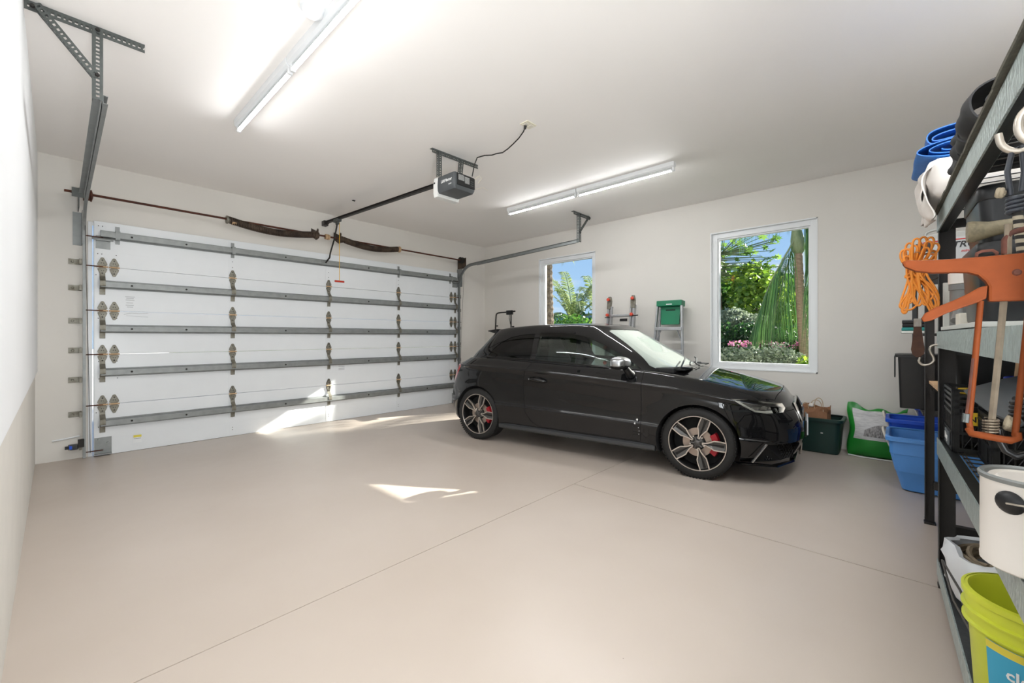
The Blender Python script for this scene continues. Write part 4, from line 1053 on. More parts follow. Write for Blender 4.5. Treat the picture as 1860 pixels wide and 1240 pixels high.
# rubber and trim lines of the side glass, wind deflector, B pillar
def gy(x, z):   # lateral position of the greenhouse surface
    h_ = bvhC.ray_cast(Vector((x, -1.5, z)), Vector((0, 1, 0)))
    return h_[0].y if h_[0] is not None else -.77
for sy in (-1, 1):
    b_ = MB(); b_.tube([(x, -sy * -1 * 0 + sy * (-gy(x, z)) + sy * .002, z) for x, z in [(p[0], p[1] - .010) for p in ((-1.16, 1.008), (-.8, .997), (-.45, .985), (.0, .962), (.37, .940), (.74, .918))]], .008, 6)
    part('belt_moulding', b_, M_trim, car, smooth=40)
    v = MB(); tp = [(-.462, 1.292), (-.24, 1.288), (-.05, 1.274), (.14, 1.234), (.30, 1.172), (.45, 1.097), (.60, 1.012)]
    lo = [(-.462, 1.240), (-.24, 1.238), (-.05, 1.224), (.125, 1.188), (.28, 1.130), (.43, 1.058), (.575, .985)]
    vs = []
    for (a, b__) in zip(tp, lo):
        vs += [(a[0], sy * (-gy(*a) + .010), a[1]), (b__[0], sy * (-gy(*b__) + .016), b__[1])]
    for i in range(len(tp) - 1): pass
    v.add(vs, [(2 * i, 2 * i + 2, 2 * i + 3, 2 * i + 1) for i in range(len(tp) - 1)])
    part('wind_deflector', v, M_privacy, car, label='smoked wind deflector')
    pb = MB(); pb.add([(-.528, sy * (-gy(-.528, .985) + .003), .985), (-.462, sy * (-gy(-.462, .985) + .003), .985), (-.475, sy * (-gy(-.475, 1.275) + .003), 1.275), (-.532, sy * (-gy(-.532, 1.272) + .003), 1.272)], [(0, 1, 2, 3)])
    part('pillar_trim', pb, M_trim, car)
    # door handle in its scoop
    hb_ = MB(); yb = sy * .866
    sc = MB(); sc.lathe([(0, 0), (.048, .002), (.052, .004)], (0, 0, 0), 'z', 20, sx=1.0, sy=.62); sc.xf(frame((-.375, sy * .8655, .770), (1, 0, 0), (0, 0, 1)) if sy < 0 else frame((-.375, sy * .8655, .770), (-1, 0, 0), (0, 0, 1)))
    dh = part('handle_scoop', sc, M_under, car)
    hb_.tube([(-.465, yb, .772), (-.450, yb + sy * .022, .774), (-.40, yb + sy * .030, .772), (-.33, yb + sy * .030, .768), (-.28, yb + sy * .020, .762), (-.262, yb, .758)], [.009, .016, .018, .018, .015, .008], 10)
    hb_.v = [(x, y, .768 + (z - .768) * 1.25) for x, y, z in hb_.v]
    part('door_handle', hb_, M_trim, dh, smooth=50)
    part('key_cap', MB().lathe([(0, .010), (.008, .008), (.010, 0)], (0, 0, 0), 'z', 10).xf(frame((-.468, yb + sy * .012, .774), (1, 0, 0), (0, 0, 1)) if sy < 0 else frame((-.468, yb + sy * .012, .774), (-1, 0, 0), (0, 0, 1))), M_silver, dh, smooth=40)
    # mirror
    secs = []
    for (dx, w, h_) in ((-.062, .085, .042), (-.055, .098, .054), (-.02, .104, .060), (.025, .098, .056), (.058, .075, .040), (.072, .04, .02)):
        sec = []
        for k in range(20):
            a = 2 * PI * k / 20; ca, sa = math.cos(a), math.sin(a)
            sec.append((.585 + dx + .012 * ca * sy * sy, sy * (.925) + w * (abs(ca) ** .7) * (1 if ca > 0 else -1), .985 + h_ * (abs(sa) ** .8) * (1 if sa > 0 else -1) + (.008 if sa > 0 else 0)))
        secs.append(sec)
    mm = ring_hull(MB(), secs); cap_ = MB(); base_ = MB()
    cap_.v = mm.v; base_.v = list(mm.v)
    for f in mm.f:
        zc = sum(mm.v[i][2] for i in f) / len(f); (cap_ if zc > .965 else base_).f.append(f); (cap_ if zc > .965 else base_).m.append(0)
    mo = part('wing_mirror', cap_, M_silver, car, smooth=60, label='satin silver wing mirror cap')
    part('mirror_base', base_, M_blk, mo, smooth=60)
    gl_ = [(.521, sy * (.925) + .078 * c_, .985 + .044 * s__) for c_, s__ in [(math.cos(a), math.sin(a)) for a in [2 * PI * k / 20 for k in range(20)]]]
    part('mirror_glass', MB().add(gl_, [tuple(range(20))]), M_chrome, mo)
    part('mirror_arm', MB().tube([(.62, sy * .90, .945), (.635, sy * .865, .905), (.64, sy * .82, .875)], [.030, .034, .045], 12), M_blk, mo, smooth=50)
# roof spoiler
sp = MB(); sec = []
for y in np.linspace(-.50, .50, 13):
    k = 1 - (y / .56) ** 4 * .35
    sec.append([(-1.20, y, 1.325 + .012 * k), (-1.20 - .17 * k, y, 1.318), (-1.21 - .17 * k, y, 1.308), (-1.24, y, 1.285), (-1.20, y, 1.285)])
ring_hull(sp, sec); part('roof_spoiler', sp, M_paint, car, smooth=30)
# wipers
for (a, b_) in (((1.045, -.58, .945), (.96, -.02, 1.015)), ((1.075, -.05, .955), (.955, .48, 1.0))):
    w_ = MB(); w_.tube([(1.09, a[1] + .12, .935), a], .009, 6); w_.tube([a, ((a[0] + b_[0]) / 2 + .01, (a[1] + b_[1]) / 2, (a[2] + b_[2]) / 2 + .02), b_], .008, 6); part('wiper', w_, M_blk, car)
ck = MB(); ck.box((1.035, 0, .925), (.10, 1.22, .012)); part('cowl_panel', ck, M_under, car)

# ---- wheels
def wheel_build(parent):
    R_, w2 = .308, .1125   # outer side is -y
    t_ = MB(); t_.lathe([(.236, -w2 + .018), (.244, -w2 + .004), (.262, -w2), (.285, -w2 + .006), (.299, -w2 + .018), (R_, -w2 + .032), (R_ + .0005, -w2 + .07), (R_ - .004, -w2 + .071), (R_ - .004, -w2 + .076), (R_, -w2 + .077), (R_, 0), (R_ - .004, .002), (R_ - .004, .008), (R_, .009), (R_, w2 - .04), (.299, w2 - .018), (.27, w2), (.236, w2 - .02)], (0, 0, 0), 'y', 64)
    ty = part('tyre', t_, M_tire, parent, smooth=40)
    g = MB()
    for k in range(72):
        a = 2 * PI * k / 72
        for (y_, dy) in ((-w2 + .030, .034), (w2 - .036, .034)):
            g.box(((R_ - .0028) * math.cos(a), y_, (R_ - .0028) * math.sin(a)), (.006, dy, .014), (0, -a, 0))
    part('tread_blocks', g, M_tire, ty, kind='stuff')
    rb = MB(); rb.lathe([(.240, -w2 + .014), (.236, -w2 + .008), (.229, -w2 + .012), (.224, -w2 + .024), (.218, -w2 + .05), (.212, w2 - .03), (.236, w2 - .02)], (0, 0, 0), 'y', 64)
    rm_ = part('rim', rb, [M_rimb], parent, smooth=40)
    part('rim_edge', MB().lathe([(.2405, -w2 + .014), (.2375, -w2 + .006), (.2325, -w2 + .006), (.2290, -w2 + .013)], (0, 0, 0), 'y', 64), M_rims, rm_, smooth=40, label='machined bright rim edge')
    yo = -w2 + .012; yh = -w2 + .022
    for k in range(5):
        a = PI * 2 * k / 5 - .02
        M_ = Matrix.Rotation(-a, 4, 'Y')
        outline = [(.046, .006), (.078, .0105), (.112, .024), (.138, .0385), (.180, .040), (.2290, .0375)]
        def yat(r_): return yh + (yo - yh) * (r_ - .046) / .183
        # recessed dark web
        wv = []; nO = len(outline)
        sp_ = MB()
        for (r_, h_) in outline: wv += [(r_, yat(r_) + .010, h_), (r_, yat(r_) + .010, -h_), (r_, yat(r_) + .045, h_ * .9), (r_, yat(r_) + .045, -h_ * .9), (r_, yat(r_) + .022, 0)]
        fs = []
        for i in range(nO - 1):
            q = i * 5; r2 = q + 5
            fs += [(q, r2, r2 + 4, q + 4), (q + 4, r2 + 4, r2 + 1, q + 1), (q, q + 2, r2 + 2, r2), (q + 1, r2 + 1, r2 + 3, q + 3), (q + 2, q + 3, r2 + 3, r2 + 2)]
        sp_.add(wv, fs); sp_.xf(M_); s1 = part('spoke', sp_, M_rimd, parent)
        ed = MB()
        loop = [(r_, h_) for r_, h_ in outline[::-1]] + [(r_, -h_) for r_, h_ in outline]
        hw = .0042
        for (p, q) in zip(loop[:-1], loop[1:]):
            dx, dz = q[0] - p[0], q[1] - p[1]; L_ = math.hypot(dx, dz); nx, nz = -dz / L_ * hw, dx / L_ * hw
            ex, ez = dx / L_ * .002, dz / L_ * .002
            c = [(p[0] - ex + nx, p[1] - ez + nz), (q[0] + ex + nx, q[1] + ez + nz), (q[0] + ex - nx, q[1] + ez - nz), (p[0] - ex - nx, p[1] - ez - nz)]
            ed.add([(x, yat(x) - .0015, z) for x, z in c] + [(x, yat(x) + .012, z) for x, z in c], [(0, 1, 2, 3), (0, 4, 5, 1), (1, 5, 6, 2), (2, 6, 7, 3), (3, 7, 4, 0)])
        ed.xf(M_); part('spoke_edge', ed, M_rims, s1)
        gv = MB(); gv.add([(.09, yat(.09) + .0165, .003), (.215, yat(.215) + .0165, .012), (.215, yat(.215) + .0165, -.012), (.09, yat(.09) + .0165, -.003)], [(0, 1, 2, 3)]); gv.xf(M_); part('spoke_groove', gv, M_rimb, s1)
    hb_ = MB(); hb_.lathe([(0, yh - .006), (.020, yh - .005), (.027, yh), (.029, yh + .02), (.05, yh + .026), (.06, yh + .05)], (0, 0, 0), 'y', 28)
    part('hub_cap', hb_, M_rimd, parent, smooth=40)
    for k in range(5):
        a = PI * 2 * (k + .5) / 5 - .02; lg = MB().tube([(.020, yh, 0), (.052, yh + .004, 0)], .0075, 8); lg.xf(Matrix.Rotation(-a, 4, 'Y')); part('hub_finger', lg, M_rimd, parent, smooth=40)
        a2 = a; b2 = MB().tube([(.060, yh + .014, 0), (.060, yh + .03, 0)], .008, 6); b2.xf(Matrix.Rotation(-(a + .25), 4, 'Y')); part('wheel_bolt', b2, M_chrome, parent)
    part('brake_disc', MB().lathe([(.06, -.045), (.068, -.045), (.126, -.045), (.126, -.030), (.06, -.030)], (0, 0, 0), 'y', 48), M_disc, parent, smooth=30)
    part('disc_bell', MB().lathe([(0, -.058), (.062, -.058), (.066, -.045), (.066, -.03)], (0, 0, 0), 'y', 32), M_under, parent, smooth=40)
    part('well_backing', MB().lathe([(0, .0), (.212, .0)], (0, 0, 0), 'y', 32), M_under, parent)
def caliper(parent, a):
    c = MB(); prof = []
    for k in range(9):
        an = a - .62 + 1.24 * k / 8
        prof.append([(r_ * math.cos(an), y_, r_ * math.sin(an)) for r_, y_ in ((.120, -.062), (.170, -.066), (.180, -.03), (.175, -.015), (.12, -.015))])
    ring_hull(c, prof); part('brake_caliper', c, M_caliper, parent, smooth=30, label='red brake caliper')
wheels = []
for wi, (wx, wz) in enumerate(WC):
    for sy in (-1, 1):
        w_ = bpy.data.objects.new('wheel', None); COL.objects.link(w_); w_.parent = car; w_.empty_display_size = .05
        w_.location = (wx, sy * .738, wz + .003); w_.rotation_euler = (0, 0, 0 if sy < 0 else PI)
        WM[w_.name] = WM[car.name]
        wheels.append((w_, sy, wi))
w0 = wheels[0][0]; wheel_build(w0)
def copy_children(src, dst):
    for ch in [c_ for c_ in list(src.children)]:
        c_ = ch.copy(); COL.objects.link(c_); c_.parent = dst
        copy_children(ch, c_)
for w_, sy, wi in wheels[1:]: copy_children(w0, w_)
for w_, sy, wi in wheels: caliper(w_, -.02)
# small white touch-up chips on the door edge
ch = MB()
for (x, z, s_) in ((.700, .425, .011), (.722, .462, .013), (.742, .36, .004), (.735, .39, .005), (.740, .33, .004)):
    ch.add([(x - s_ * .7, -.8765, z), (x + s_ * .4, -.8765, z - s_ * .8), (x + s_ * .9, -.8765, z + s_ * .6), (x, -.8765, z + s_)], [(0, 1, 2, 3)])
part('paint_chips', ch, M_inkw, car, label='bare pale chips at door edge', kind='stuff')
# ---- cabin inside
dk = MB(); dk.box((.78, 0, .915), (.44, 1.30, .05)); part('dashboard', dk, M_blkm, car, bevel=.015)
rd = MB(); rd.box((-1.10, 0, .90), (.5, 1.2, .04)); part('parcel_shelf', rd, M_blkm, car)
for sy in (-1, 1):
    s_ = MB(); secs = []
    for (z, hw, hd) in ((.72, .23, .10), (.90, .235, .085), (1.00, .215, .07), (1.06, .175, .06), (1.09, .135, .052), (1.14, .125, .055), (1.185, .118, .052), (1.215, .095, .040), (1.225, .05, .02)):
        dx = -.30 - (z - .72) * .28
        secs.append([(dx + hd * (abs(math.cos(a)) ** .7) * (1 if math.cos(a) > 0 else -1), sy * .36 + hw * (abs(math.sin(a)) ** .7) * (1 if math.sin(a) > 0 else -1), z) for a in [2 * PI * k / 20 for k in range(20)]])
    ring_hull(s_, secs); part('front_seat', s_, M_seat, car, smooth=50)
s_ = MB(); s_.box((-.98, 0, .98), (.12, 1.05, .22), (0, -.25, 0)); rs = part('rear_seat', s_, M_seat, car, bevel=.03)
for y in (-.33, .33): part('headrest', MB().box((-1.02, y, 1.12), (.07, .22, .11)), M_seat, rs, bevel=.02)
st_ = MB().tube([(.44 + .05 * math.sin(a), -.36 + .18 * math.cos(a), .93 + .17 * math.sin(a)) for a in [2 * PI * k / 32 for k in range(32)]], .014, 8, closed=True)
st_.box((.45, -.36, .93), (.03, .32, .03)); part('steering_wheel', st_, M_blk, car, smooth=40)
part('rear_view_mirror', MB().box((.30, 0, 1.26), (.03, .22, .05)), M_blk, car, bevel=.008)

# ------------------------------------------------------------------ black steel racks on the right
RA = math.radians(1.75)
RX = Vector((-math.cos(RA), -math.sin(RA), 0)); RY = Vector((-math.sin(RA), math.cos(RA), 0)) * -1   # s: towards camera end, d: depth into the rack
def RM(origin):   # local x = along rack towards the camera, y = depth (away from the room), z up
    m = Matrix((RX, RY, Vector((0, 0, 1)))).transposed().to_4x4(); m.translation = Vector(origin); return m
def rack(origin, length, depth, levels, height, label, flange=0.045, wire=True):
    t_ = thing('storage_rack', label, 'shelving', origin)
    M_ = RM(origin)
    for sx in (0, length - 0.045):
        for dy in (0, depth - 0.062):
            # angle section post with slots
            p = MB(); p.bb(sx, sx + 0.045, dy, dy + 0.003 if dy == 0 else dy + 0.062, 0, height) if False else None
            yf = dy if dy == 0 else dy + 0.062
            p.bb(sx, sx + 0.045, min(yf, yf + (0.003 if dy == 0 else -0.003)), max(yf, yf + (0.003 if dy == 0 else -0.003)), 0, height)
            xs = sx if sx > 0 else sx + 0.0
            xo = (sx + 0.042 if sx > 0 else sx + 0.0)
            p.bb(xo, xo + 0.003, dy, dy + 0.062, 0, height)
            p.bb(sx - 0.002, sx + 0.047, dy - 0.002, dy + 0.064, 0, 0.012)
            p.xf(M_); part('post', p, M_post, t_, world=True)
    for z in levels:
        for dy, sg in ((0, 1), (depth, -1)):
            b_ = MB(); y0_, y1_ = sorted((dy - 0.004 * sg, dy + 0.0 * sg)); b_.bb(0.0, length, y0_, y1_, z - 0.082, z)
            yy = sorted((dy, dy + sg * 0.036)); b_.mi(1); b_.bb(0.0, length, yy[0], yy[1], z - 0.003, z); b_.bb(0.0, length, yy[0], yy[1], z - 0.082, z - 0.079)
            # slots punched in the lower flange
            b_.xf(M_); part('beam', b_, [M_beam, M_beamt], t_, world=True, bevel=0.0012)
        for sx in (0.004, length - 0.034):
            e = MB().bb(sx, sx + 0.03, 0.03, depth - 0.03, z - 0.07, z - 0.03).xf(M_); part('end_beam', e, M_post, t_, world=True)
        if wire:
            dk_ = MB(); zz = z - 0.004
            for y_ in [0.045, 0.055, depth / 2, depth - 0.05]: dk_.tube([(0.03, y_, zz), (length - 0.03, y_, zz)], 0.0035, 5)
            dk_.xf(M_); part('deck_rail', dk_, M_wire, t_, world=True, kind='stuff')
            dk_ = MB(); n = int(length / 0.075)
            for k in range(1, n): dk_.tube([(k * 0.075, 0.04, zz + 0.005), (k * 0.075, depth - 0.04, zz + 0.005)], 0.0028, 5)
            dk_.xf(M_); part('deck_wires', dk_, M_wire, t_, world=True, kind='stuff')
    return t_
O1 = Vector((2.998, -0.139, 0)); M1 = RM(O1)
r1 = rack(O1, 1.96, 0.60, [0.130, 0.735, 1.265, 1.842], 1.841, 'long black rack with hammered grey beams nearest the camera, holding crates and paint')
O2 = Vector((3.955, -0.120, 0)); M2 = RM(O2)
r2 = thing('storage_rack', 'shorter black rack with a plain wood shelf, standing beyond the long rack', 'shelving', O2)
for sx in (0, 0.84):
    for dy in (0, 0.52):
        p = MB(); p.bb(sx, sx + 0.04, dy, dy + 0.004, 0.04, 1.62); p.bb(sx, sx + 0.004, dy, dy + 0.048, 0.0, 1.62)
        p.bb(sx - 0.002, sx + 0.05, dy - 0.004, dy + 0.052, 0, 0.012); p.xf(M2); part('post', p, M_post, r2, world=True)
for z in (0.28, 0.93, 1.42):
    b_ = MB().bb(0.0, 0.88, 0.53, 0.57, z - 0.05, z).xf(M2); part('shelf_beam', b_, M_post, r2, world=True)
    b_ = MB().bb(0.0, 0.04, 0.04, 0.53, z - 0.05, z).xf(M2); part('end_beam', b_, M_post, r2, world=True)
    b_ = MB().bb(0.84, 0.88, 0.04, 0.53, z - 0.05, z).xf(M2); part('end_beam', b_, M_post, r2, world=True)
part('wood_shelf', MB().bb(0.0, 0.86, 0.02, 0.56, 0.93, 0.945).xf(M2), M_wood, r2, world=True, label='plain wood shelf board')
part('shelf_lip', MB().bb(-0.012, 0.002, 0.004, 0.30, 0.895, 0.925).xf(M2), M_orange, r2, world=True, label='orange shelf end')
# wall shelf beyond, carried by uprights on the near wall
O3 = Vector((4.95, -0.075, 0)); M3 = RM(O3)
r3 = thing('wall_shelf', 'dark wall shelf unit beyond the racks carrying tool case and black bin', 'shelving', (4.95, -0.075, 0.62))
for sx in (0.0, 0.74): part('upright', MB().bb(sx, sx + 0.04, 0.70, 0.735, 0.62, 1.85).xf(M3), M_post, r3, world=True)
part('front_upright', MB().bb(0.0, 0.02, 0.0, 0.03, 0.67, 1.70).xf(M3), M_greyp, r3, world=True)
for z in (0.70, 1.262, 1.69): part('shelf_board', MB().bb(0.0, 0.80, 0.02, 0.70, z - 0.018, z).xf(M3), M_post, r3, world=True)

def chaikin(p, n=2):
    for _ in range(n):
        q = [p[0]]
        for a, b_ in zip(p[:-1], p[1:]): q += [a * .75 + b_ * .25, a * .25 + b_ * .75]
        p = q + [p[-1]]
    return p
def put(m, M_): m.xf(M_); return m
# ---- top shelf: black sheeting, blue tarpaulin, white cloth (folds built as extruded curves)
def ribbon(prof, y0_, y1_, th=0.004, wav=0.006, n=10, ph=0):
    """thin folded sheet: profile in local (y,z) plane swept along x"""
    m = MB(); P_ = len(prof); vs = []
    for i in range(n + 1):
        x = y0_ + (y1_ - y0_) * i / n
        for k, (a, b_) in enumerate(prof):
            w = wav * math.sin(i / n * 5.0 + k * 0.35 + ph) + wav * .5 * math.sin(i / n * 11.0 - k * .2 + ph)
            vs.append((x, a + w, b_ + w * 0.5))
    nv = len(vs); vs2 = []
    for i in range(n + 1):
        for k in range(P_):
            a = prof[max(0, k - 1)]; b_ = prof[min(P_ - 1, k + 1)]; dx, dz = b_[0] - a[0], b_[1] - a[1]; L_ = math.hypot(dx, dz) or 1
            v = vs[i * P_ + k]; vs2.append((v[0], v[1] - dz / L_ * th, v[2] + dx / L_ * th))
    fs = []
    for i in range(n):
        for k in range(P_ - 1):
            q = i * P_ + k; fs.append((q, q + 1, q + P_ + 1, q + P_)); fs.append((nv + q, nv + q + P_, nv + q + P_ + 1, nv + q + 1))
    for k in range(P_ - 1): fs.append((k, nv + k, nv + k + 1, k + 1)); q = n * P_ + k; fs.append((q, q + 1, nv + q + 1, nv + q))
    for i in range(n):
        q = i * P_; fs.append((q, q + P_, nv + q + P_, nv + q)); q = i * P_ + P_ - 1; fs.append((q, nv + q, nv + q + P_, q + P_))
    return m.add(vs + vs2, fs)
def spiral(cy, cz, a, b_, turns, r0, n=50, ph=0, tail=None):
    p = []
    for k in range(n + 1):
        f = k / n; th_ = ph + f * turns * 2 * PI; r_ = r0 + (1 - r0) * f; p.append((cy + a * r_ * math.cos(th_), cz + b_ * r_ * math.sin(th_)))
    return p + (tail or [])
# white cloth bundle at the far end
def lump(rows, ncol=36, amp=.01, ph=0):
    # rows: (z, s0, s1, d0, d1); soft folded block
    secs = []
    for z, s0, s1, d0, d1 in rows:
        cx_, cy_, hx_, hy_ = (s0 + s1) / 2, (d0 + d1) / 2, (s1 - s0) / 2, (d1 - d0) / 2; sec = []
        for k in range(ncol):
            a = 2 * PI * k / ncol; ca, sa = math.cos(a), math.sin(a)
            w = 1 + amp * 6 * math.sin(5 * a + z * 30 + ph) * .5 + amp * 4 * math.sin(9 * a - z * 55 + ph)
            sec.append((cx_ + hx_ * w * abs(ca) ** .45 * (1 if ca > 0 else -1), cy_ + hy_ * w * abs(sa) ** .45 * (1 if sa > 0 else -1), z + .006 * math.sin(4 * a + ph)))
        secs.append(sec)
    return ring_hull(MB(), secs)
wc = thing('white_cloth', 'crumpled white cloth bag hanging over far end of the top rack shelf', 'cloth', M1 @ Vector((0.14, 0.05, 1.845)))
part('folded_stack', put(lump([(1.858, .02, .34, -.02, .30), (1.88, .0, .36, -.045, .31), (1.94, -.01, .36, -.055, .31), (2.0, -.01, .35, -.058, .31), (2.035, .0, .34, -.05, .30), (2.045, .04, .30, -.01, .28)], 44, .008), M1), M_cloth, wc, world=True, smooth=70)
def drape(s0, s1, pts, ph):
    return ribbon(pts, s0, s1, .005, .010, 20, ph)
part('hanging_flap', put(drape(-.01, .20, chaikin([Vector((a, b_)) for a, b_ in [(.05, 2.05), (-.05, 2.05), (-.075, 2.01), (-.066, 1.96), (-.074, 1.90), (-.060, 1.84), (-.050, 1.80)]]), 0), M1), M_cloth, wc, world=True, smooth=70)
part('hanging_flap', put(drape(.12, .30, chaikin([Vector((a, b_)) for a, b_ in [(.05, 2.03), (-.05, 2.02), (-.066, 1.97), (-.056, 1.90), (-.062, 1.84), (-.046, 1.785), (-.040, 1.775)]]), 2.2), M1), M_cloth, wc, world=True, smooth=70)
bt = thing('blue_tarpaulin', 'folded and rolled blue tarpaulin stacked on the white cloth on top shelf', 'tarpaulin', M1 @ Vector((0.1, 0.08, 2.06)))
part('tarp_roll', put(ribbon(spiral(0.065, 2.106, 0.172, 0.046, 2.4, 0.40, 90, PI), -.18, .24, 0.004, 0.002, 8), M1), M_tarp, bt, world=True, smooth=60)
part('tarp_fold', put(ribbon(chaikin([Vector(p) for p in [(0.24, 2.142), (0.08, 2.142), (-0.025, 2.132), (-0.050, 2.150), (-0.048, 2.19), (-0.01, 2.205), (0.10, 2.212), (0.24, 2.212)]]), -.16, .22, 0.005, 0.004, 12), M1), M_tarp, bt, world=True, smooth=60)
part('tarp_fold', put(ribbon(chaikin([Vector(p) for p in [(0.24, 2.155), (0.06, 2.160), (-0.025, 2.152), (-0.032, 2.172), (0.02, 2.186), (0.22, 2.192)]]), -.14, .215, 0.005, 0.003, 12, 1.3), M1), M_tarp, bt, world=True, smooth=60)
bs = thing('black_sheeting', 'loosely rolled black rubber sheeting bulging over the top shelf edge', 'sheeting', M1 @ Vector((1.0, 0.1, 1.845)))
def croll(cy, cz, a, b_, t_, r0, s0, s1, ph, am=.006): return put(ribbon(spiral(cy, cz, a, b_, t_, r0, 70, ph), s0, s1, .005, am, 16, ph), M1)
part('loose_roll', croll(.062, 1.928, .105, .072, 1.7, .40, .72, .93, 2.4), M_blkcloth, bs, world=True, smooth=60)
part('loose_roll', croll(.066, 1.930, .112, .076, 1.6, .35, .98, 1.17, 1.2), M_blkcloth, bs, world=True, smooth=60)
part('loose_fold', put(ribbon(chaikin([Vector(p) for p in [(0.18, 1.86), (0.03, 1.865), (-0.012, 1.89), (0.015, 1.93), (-0.02, 1.97), (0.04, 2.01), (0.15, 2.00)]]), .60, .80, .005, .008, 14, 1), M1), M_blkcloth, bs, world=True, smooth=60)
fe = MB()
for k in range(4): fe.join(ribbon([(0.035, 1.853 + 0.001 * k), (-0.008, 1.854), (-0.018, 1.850)], 0.5 * k * 0.96, 0.5 * (k + 1) * 0.96, 0.006, 0.0012, 30, k))
solo('felt_strip', put(fe, M1), mat('grey_felt', (104, 102, 92), 0.95, var=0.15, vscale=60, bump=0.8, bscale=120), 'frayed grey felt liner edge along the front of top shelf', 'liner')

# ---- mid shelf
def crate_box(name, label, s0, s1, d0, d1, z0, z1, m_, lidh=0.03, taper=0.93, group=None, cat='box', handle=True):
    t_ = thing(name, label, cat, M1 @ Vector(((s0 + s1) / 2, (d0 + d1) / 2, z0)), group=group)
    cx_, cy_ = (s0 + s1) / 2, (d0 + d1) / 2; hx, hy = (s1 - s0) / 2, (d1 - d0) / 2
    def rr_(k, z, r=0.03):
        return [(x, y, z) for x, y, _ in rrect(cx_ - hx * k, cx_ + hx * k, cy_ - hy * k, cy_ + hy * k, z, r)]
    zl = z1 - lidh
    part('tub', put(ring_hull(MB(), [rr_(taper - 0.02, z0 + 0.0), rr_(taper, z0 + 0.012), rr_(0.985, zl)]), M1), m_, t_, world=True, smooth=35)
    part('lid', put(ring_hull(MB(), [rr_(1.0, zl), rr_(1.012, zl + 0.004), rr_(1.012, z1 - 0.012), rr_(0.99, z1), rr_(0.93, z1), rr_(0.92, z1 - 0.006)]), M1), M_blk, t_, world=True, smooth=35)
    return t_, rr_
crate_box('plastic_toolbox', 'black plastic tool box on the middle rack shelf, lower of the two', 0.56, 0.93, 0.020, 0.40, 1.288, 1.55, mat('black_tub', (26, 28, 31), 0.28), 0.045, cat='toolbox')
tb_, _ = crate_box('plastic_toolbox', 'upper black tool box under the top beam, behind the wooden handle', 0.55, 0.87, 0.03, 0.40, 1.553, 1.752, mat('black_tub', (26, 28, 31), 0.28), 0.05, cat='toolbox')
# long wooden handle lying across
hm_ = MB().tube([M1 @ Vector((0.905, 0.000, 1.592)), M1 @ Vector((0.905, 0.012, 1.592)), M1 @ Vector((0.907, 0.05, 1.594)), M1 @ Vector((0.91, 0.10, 1.600)), M1 @ Vector((0.915, 0.30, 1.606)), M1 @ Vector((0.915, 0.46, 1.608))], [0.034, 0.036, 0.026, 0.021, 0.019, 0.019], 18)
hm_.v = [(x - 0, y, z) for x, y, z in hm_.v]
solo('wooden_handle', hm_, M_olive, 'worn olive wooden tool handle lying on the lower black tool box', 'handle', smooth=50)
wb = MB().bb(0.055, 1.02, 0.006, 0.24, 1.2700, 1.2872)
solo('white_board', put(wb, M1), M_board, 'flat off-white board lying on the middle rack shelf', 'board', bevel=0.002)
cn = thing('caulk_canister', 'grey canister with white cap at far end of the middle shelf', 'canister', M1 @ Vector((0.20, 0.07, 1.288)))
cpos = M1 @ Vector((0.20, 0.068, 0))
part('canister_body', MB().lathe([(0, 1.288), (0.044, 1.288), (0.044, 1.45), (0.049, 1.452), (0.049, 1.478), (0, 1.478)], (cpos.x, cpos.y, 0), 'z', 28), mat('grey_canister', (118, 118, 116), 0.5, var=0.1), cn, world=True, smooth=35)
part('canister_cap', MB().lathe([(0.047, 1.478), (0.051, 1.480), (0.051, 1.528), (0.046, 1.531), (0, 1.531)], (cpos.x, cpos.y, 0), 'z', 28), M_canw, cn, world=True, smooth=35, label='white screw cap')
solo('upright_panel', put(MB().bb(0.06, 0.08, 0.012, 0.034, 1.288, 1.50), M1), M_board, 'narrow pale panel standing beside the rack post, left of canister', 'panel', bevel=0.002)
sm = MB().bb(0.42, 0.52, 0.02, 0.12, 1.288, 1.335); solo('white_box', put(sm, M1), M_cream, 'small cream box between canister and tool box on middle shelf', 'box', bevel=0.004)
pls = MB(); pls.tube([M1 @ Vector((0.36, 0.03, 1.308)), M1 @ Vector((0.31, 0.04, 1.36)), M1 @ Vector((0.285, 0.05, 1.41))], [0.02, 0.014, 0.01], 10)
solo('plastic_funnel', pls, mat('grey_canister', (118, 118, 116), 0.5), 'grey plastic spout leaning by the canister on middle shelf', 'funnel', smooth=50)

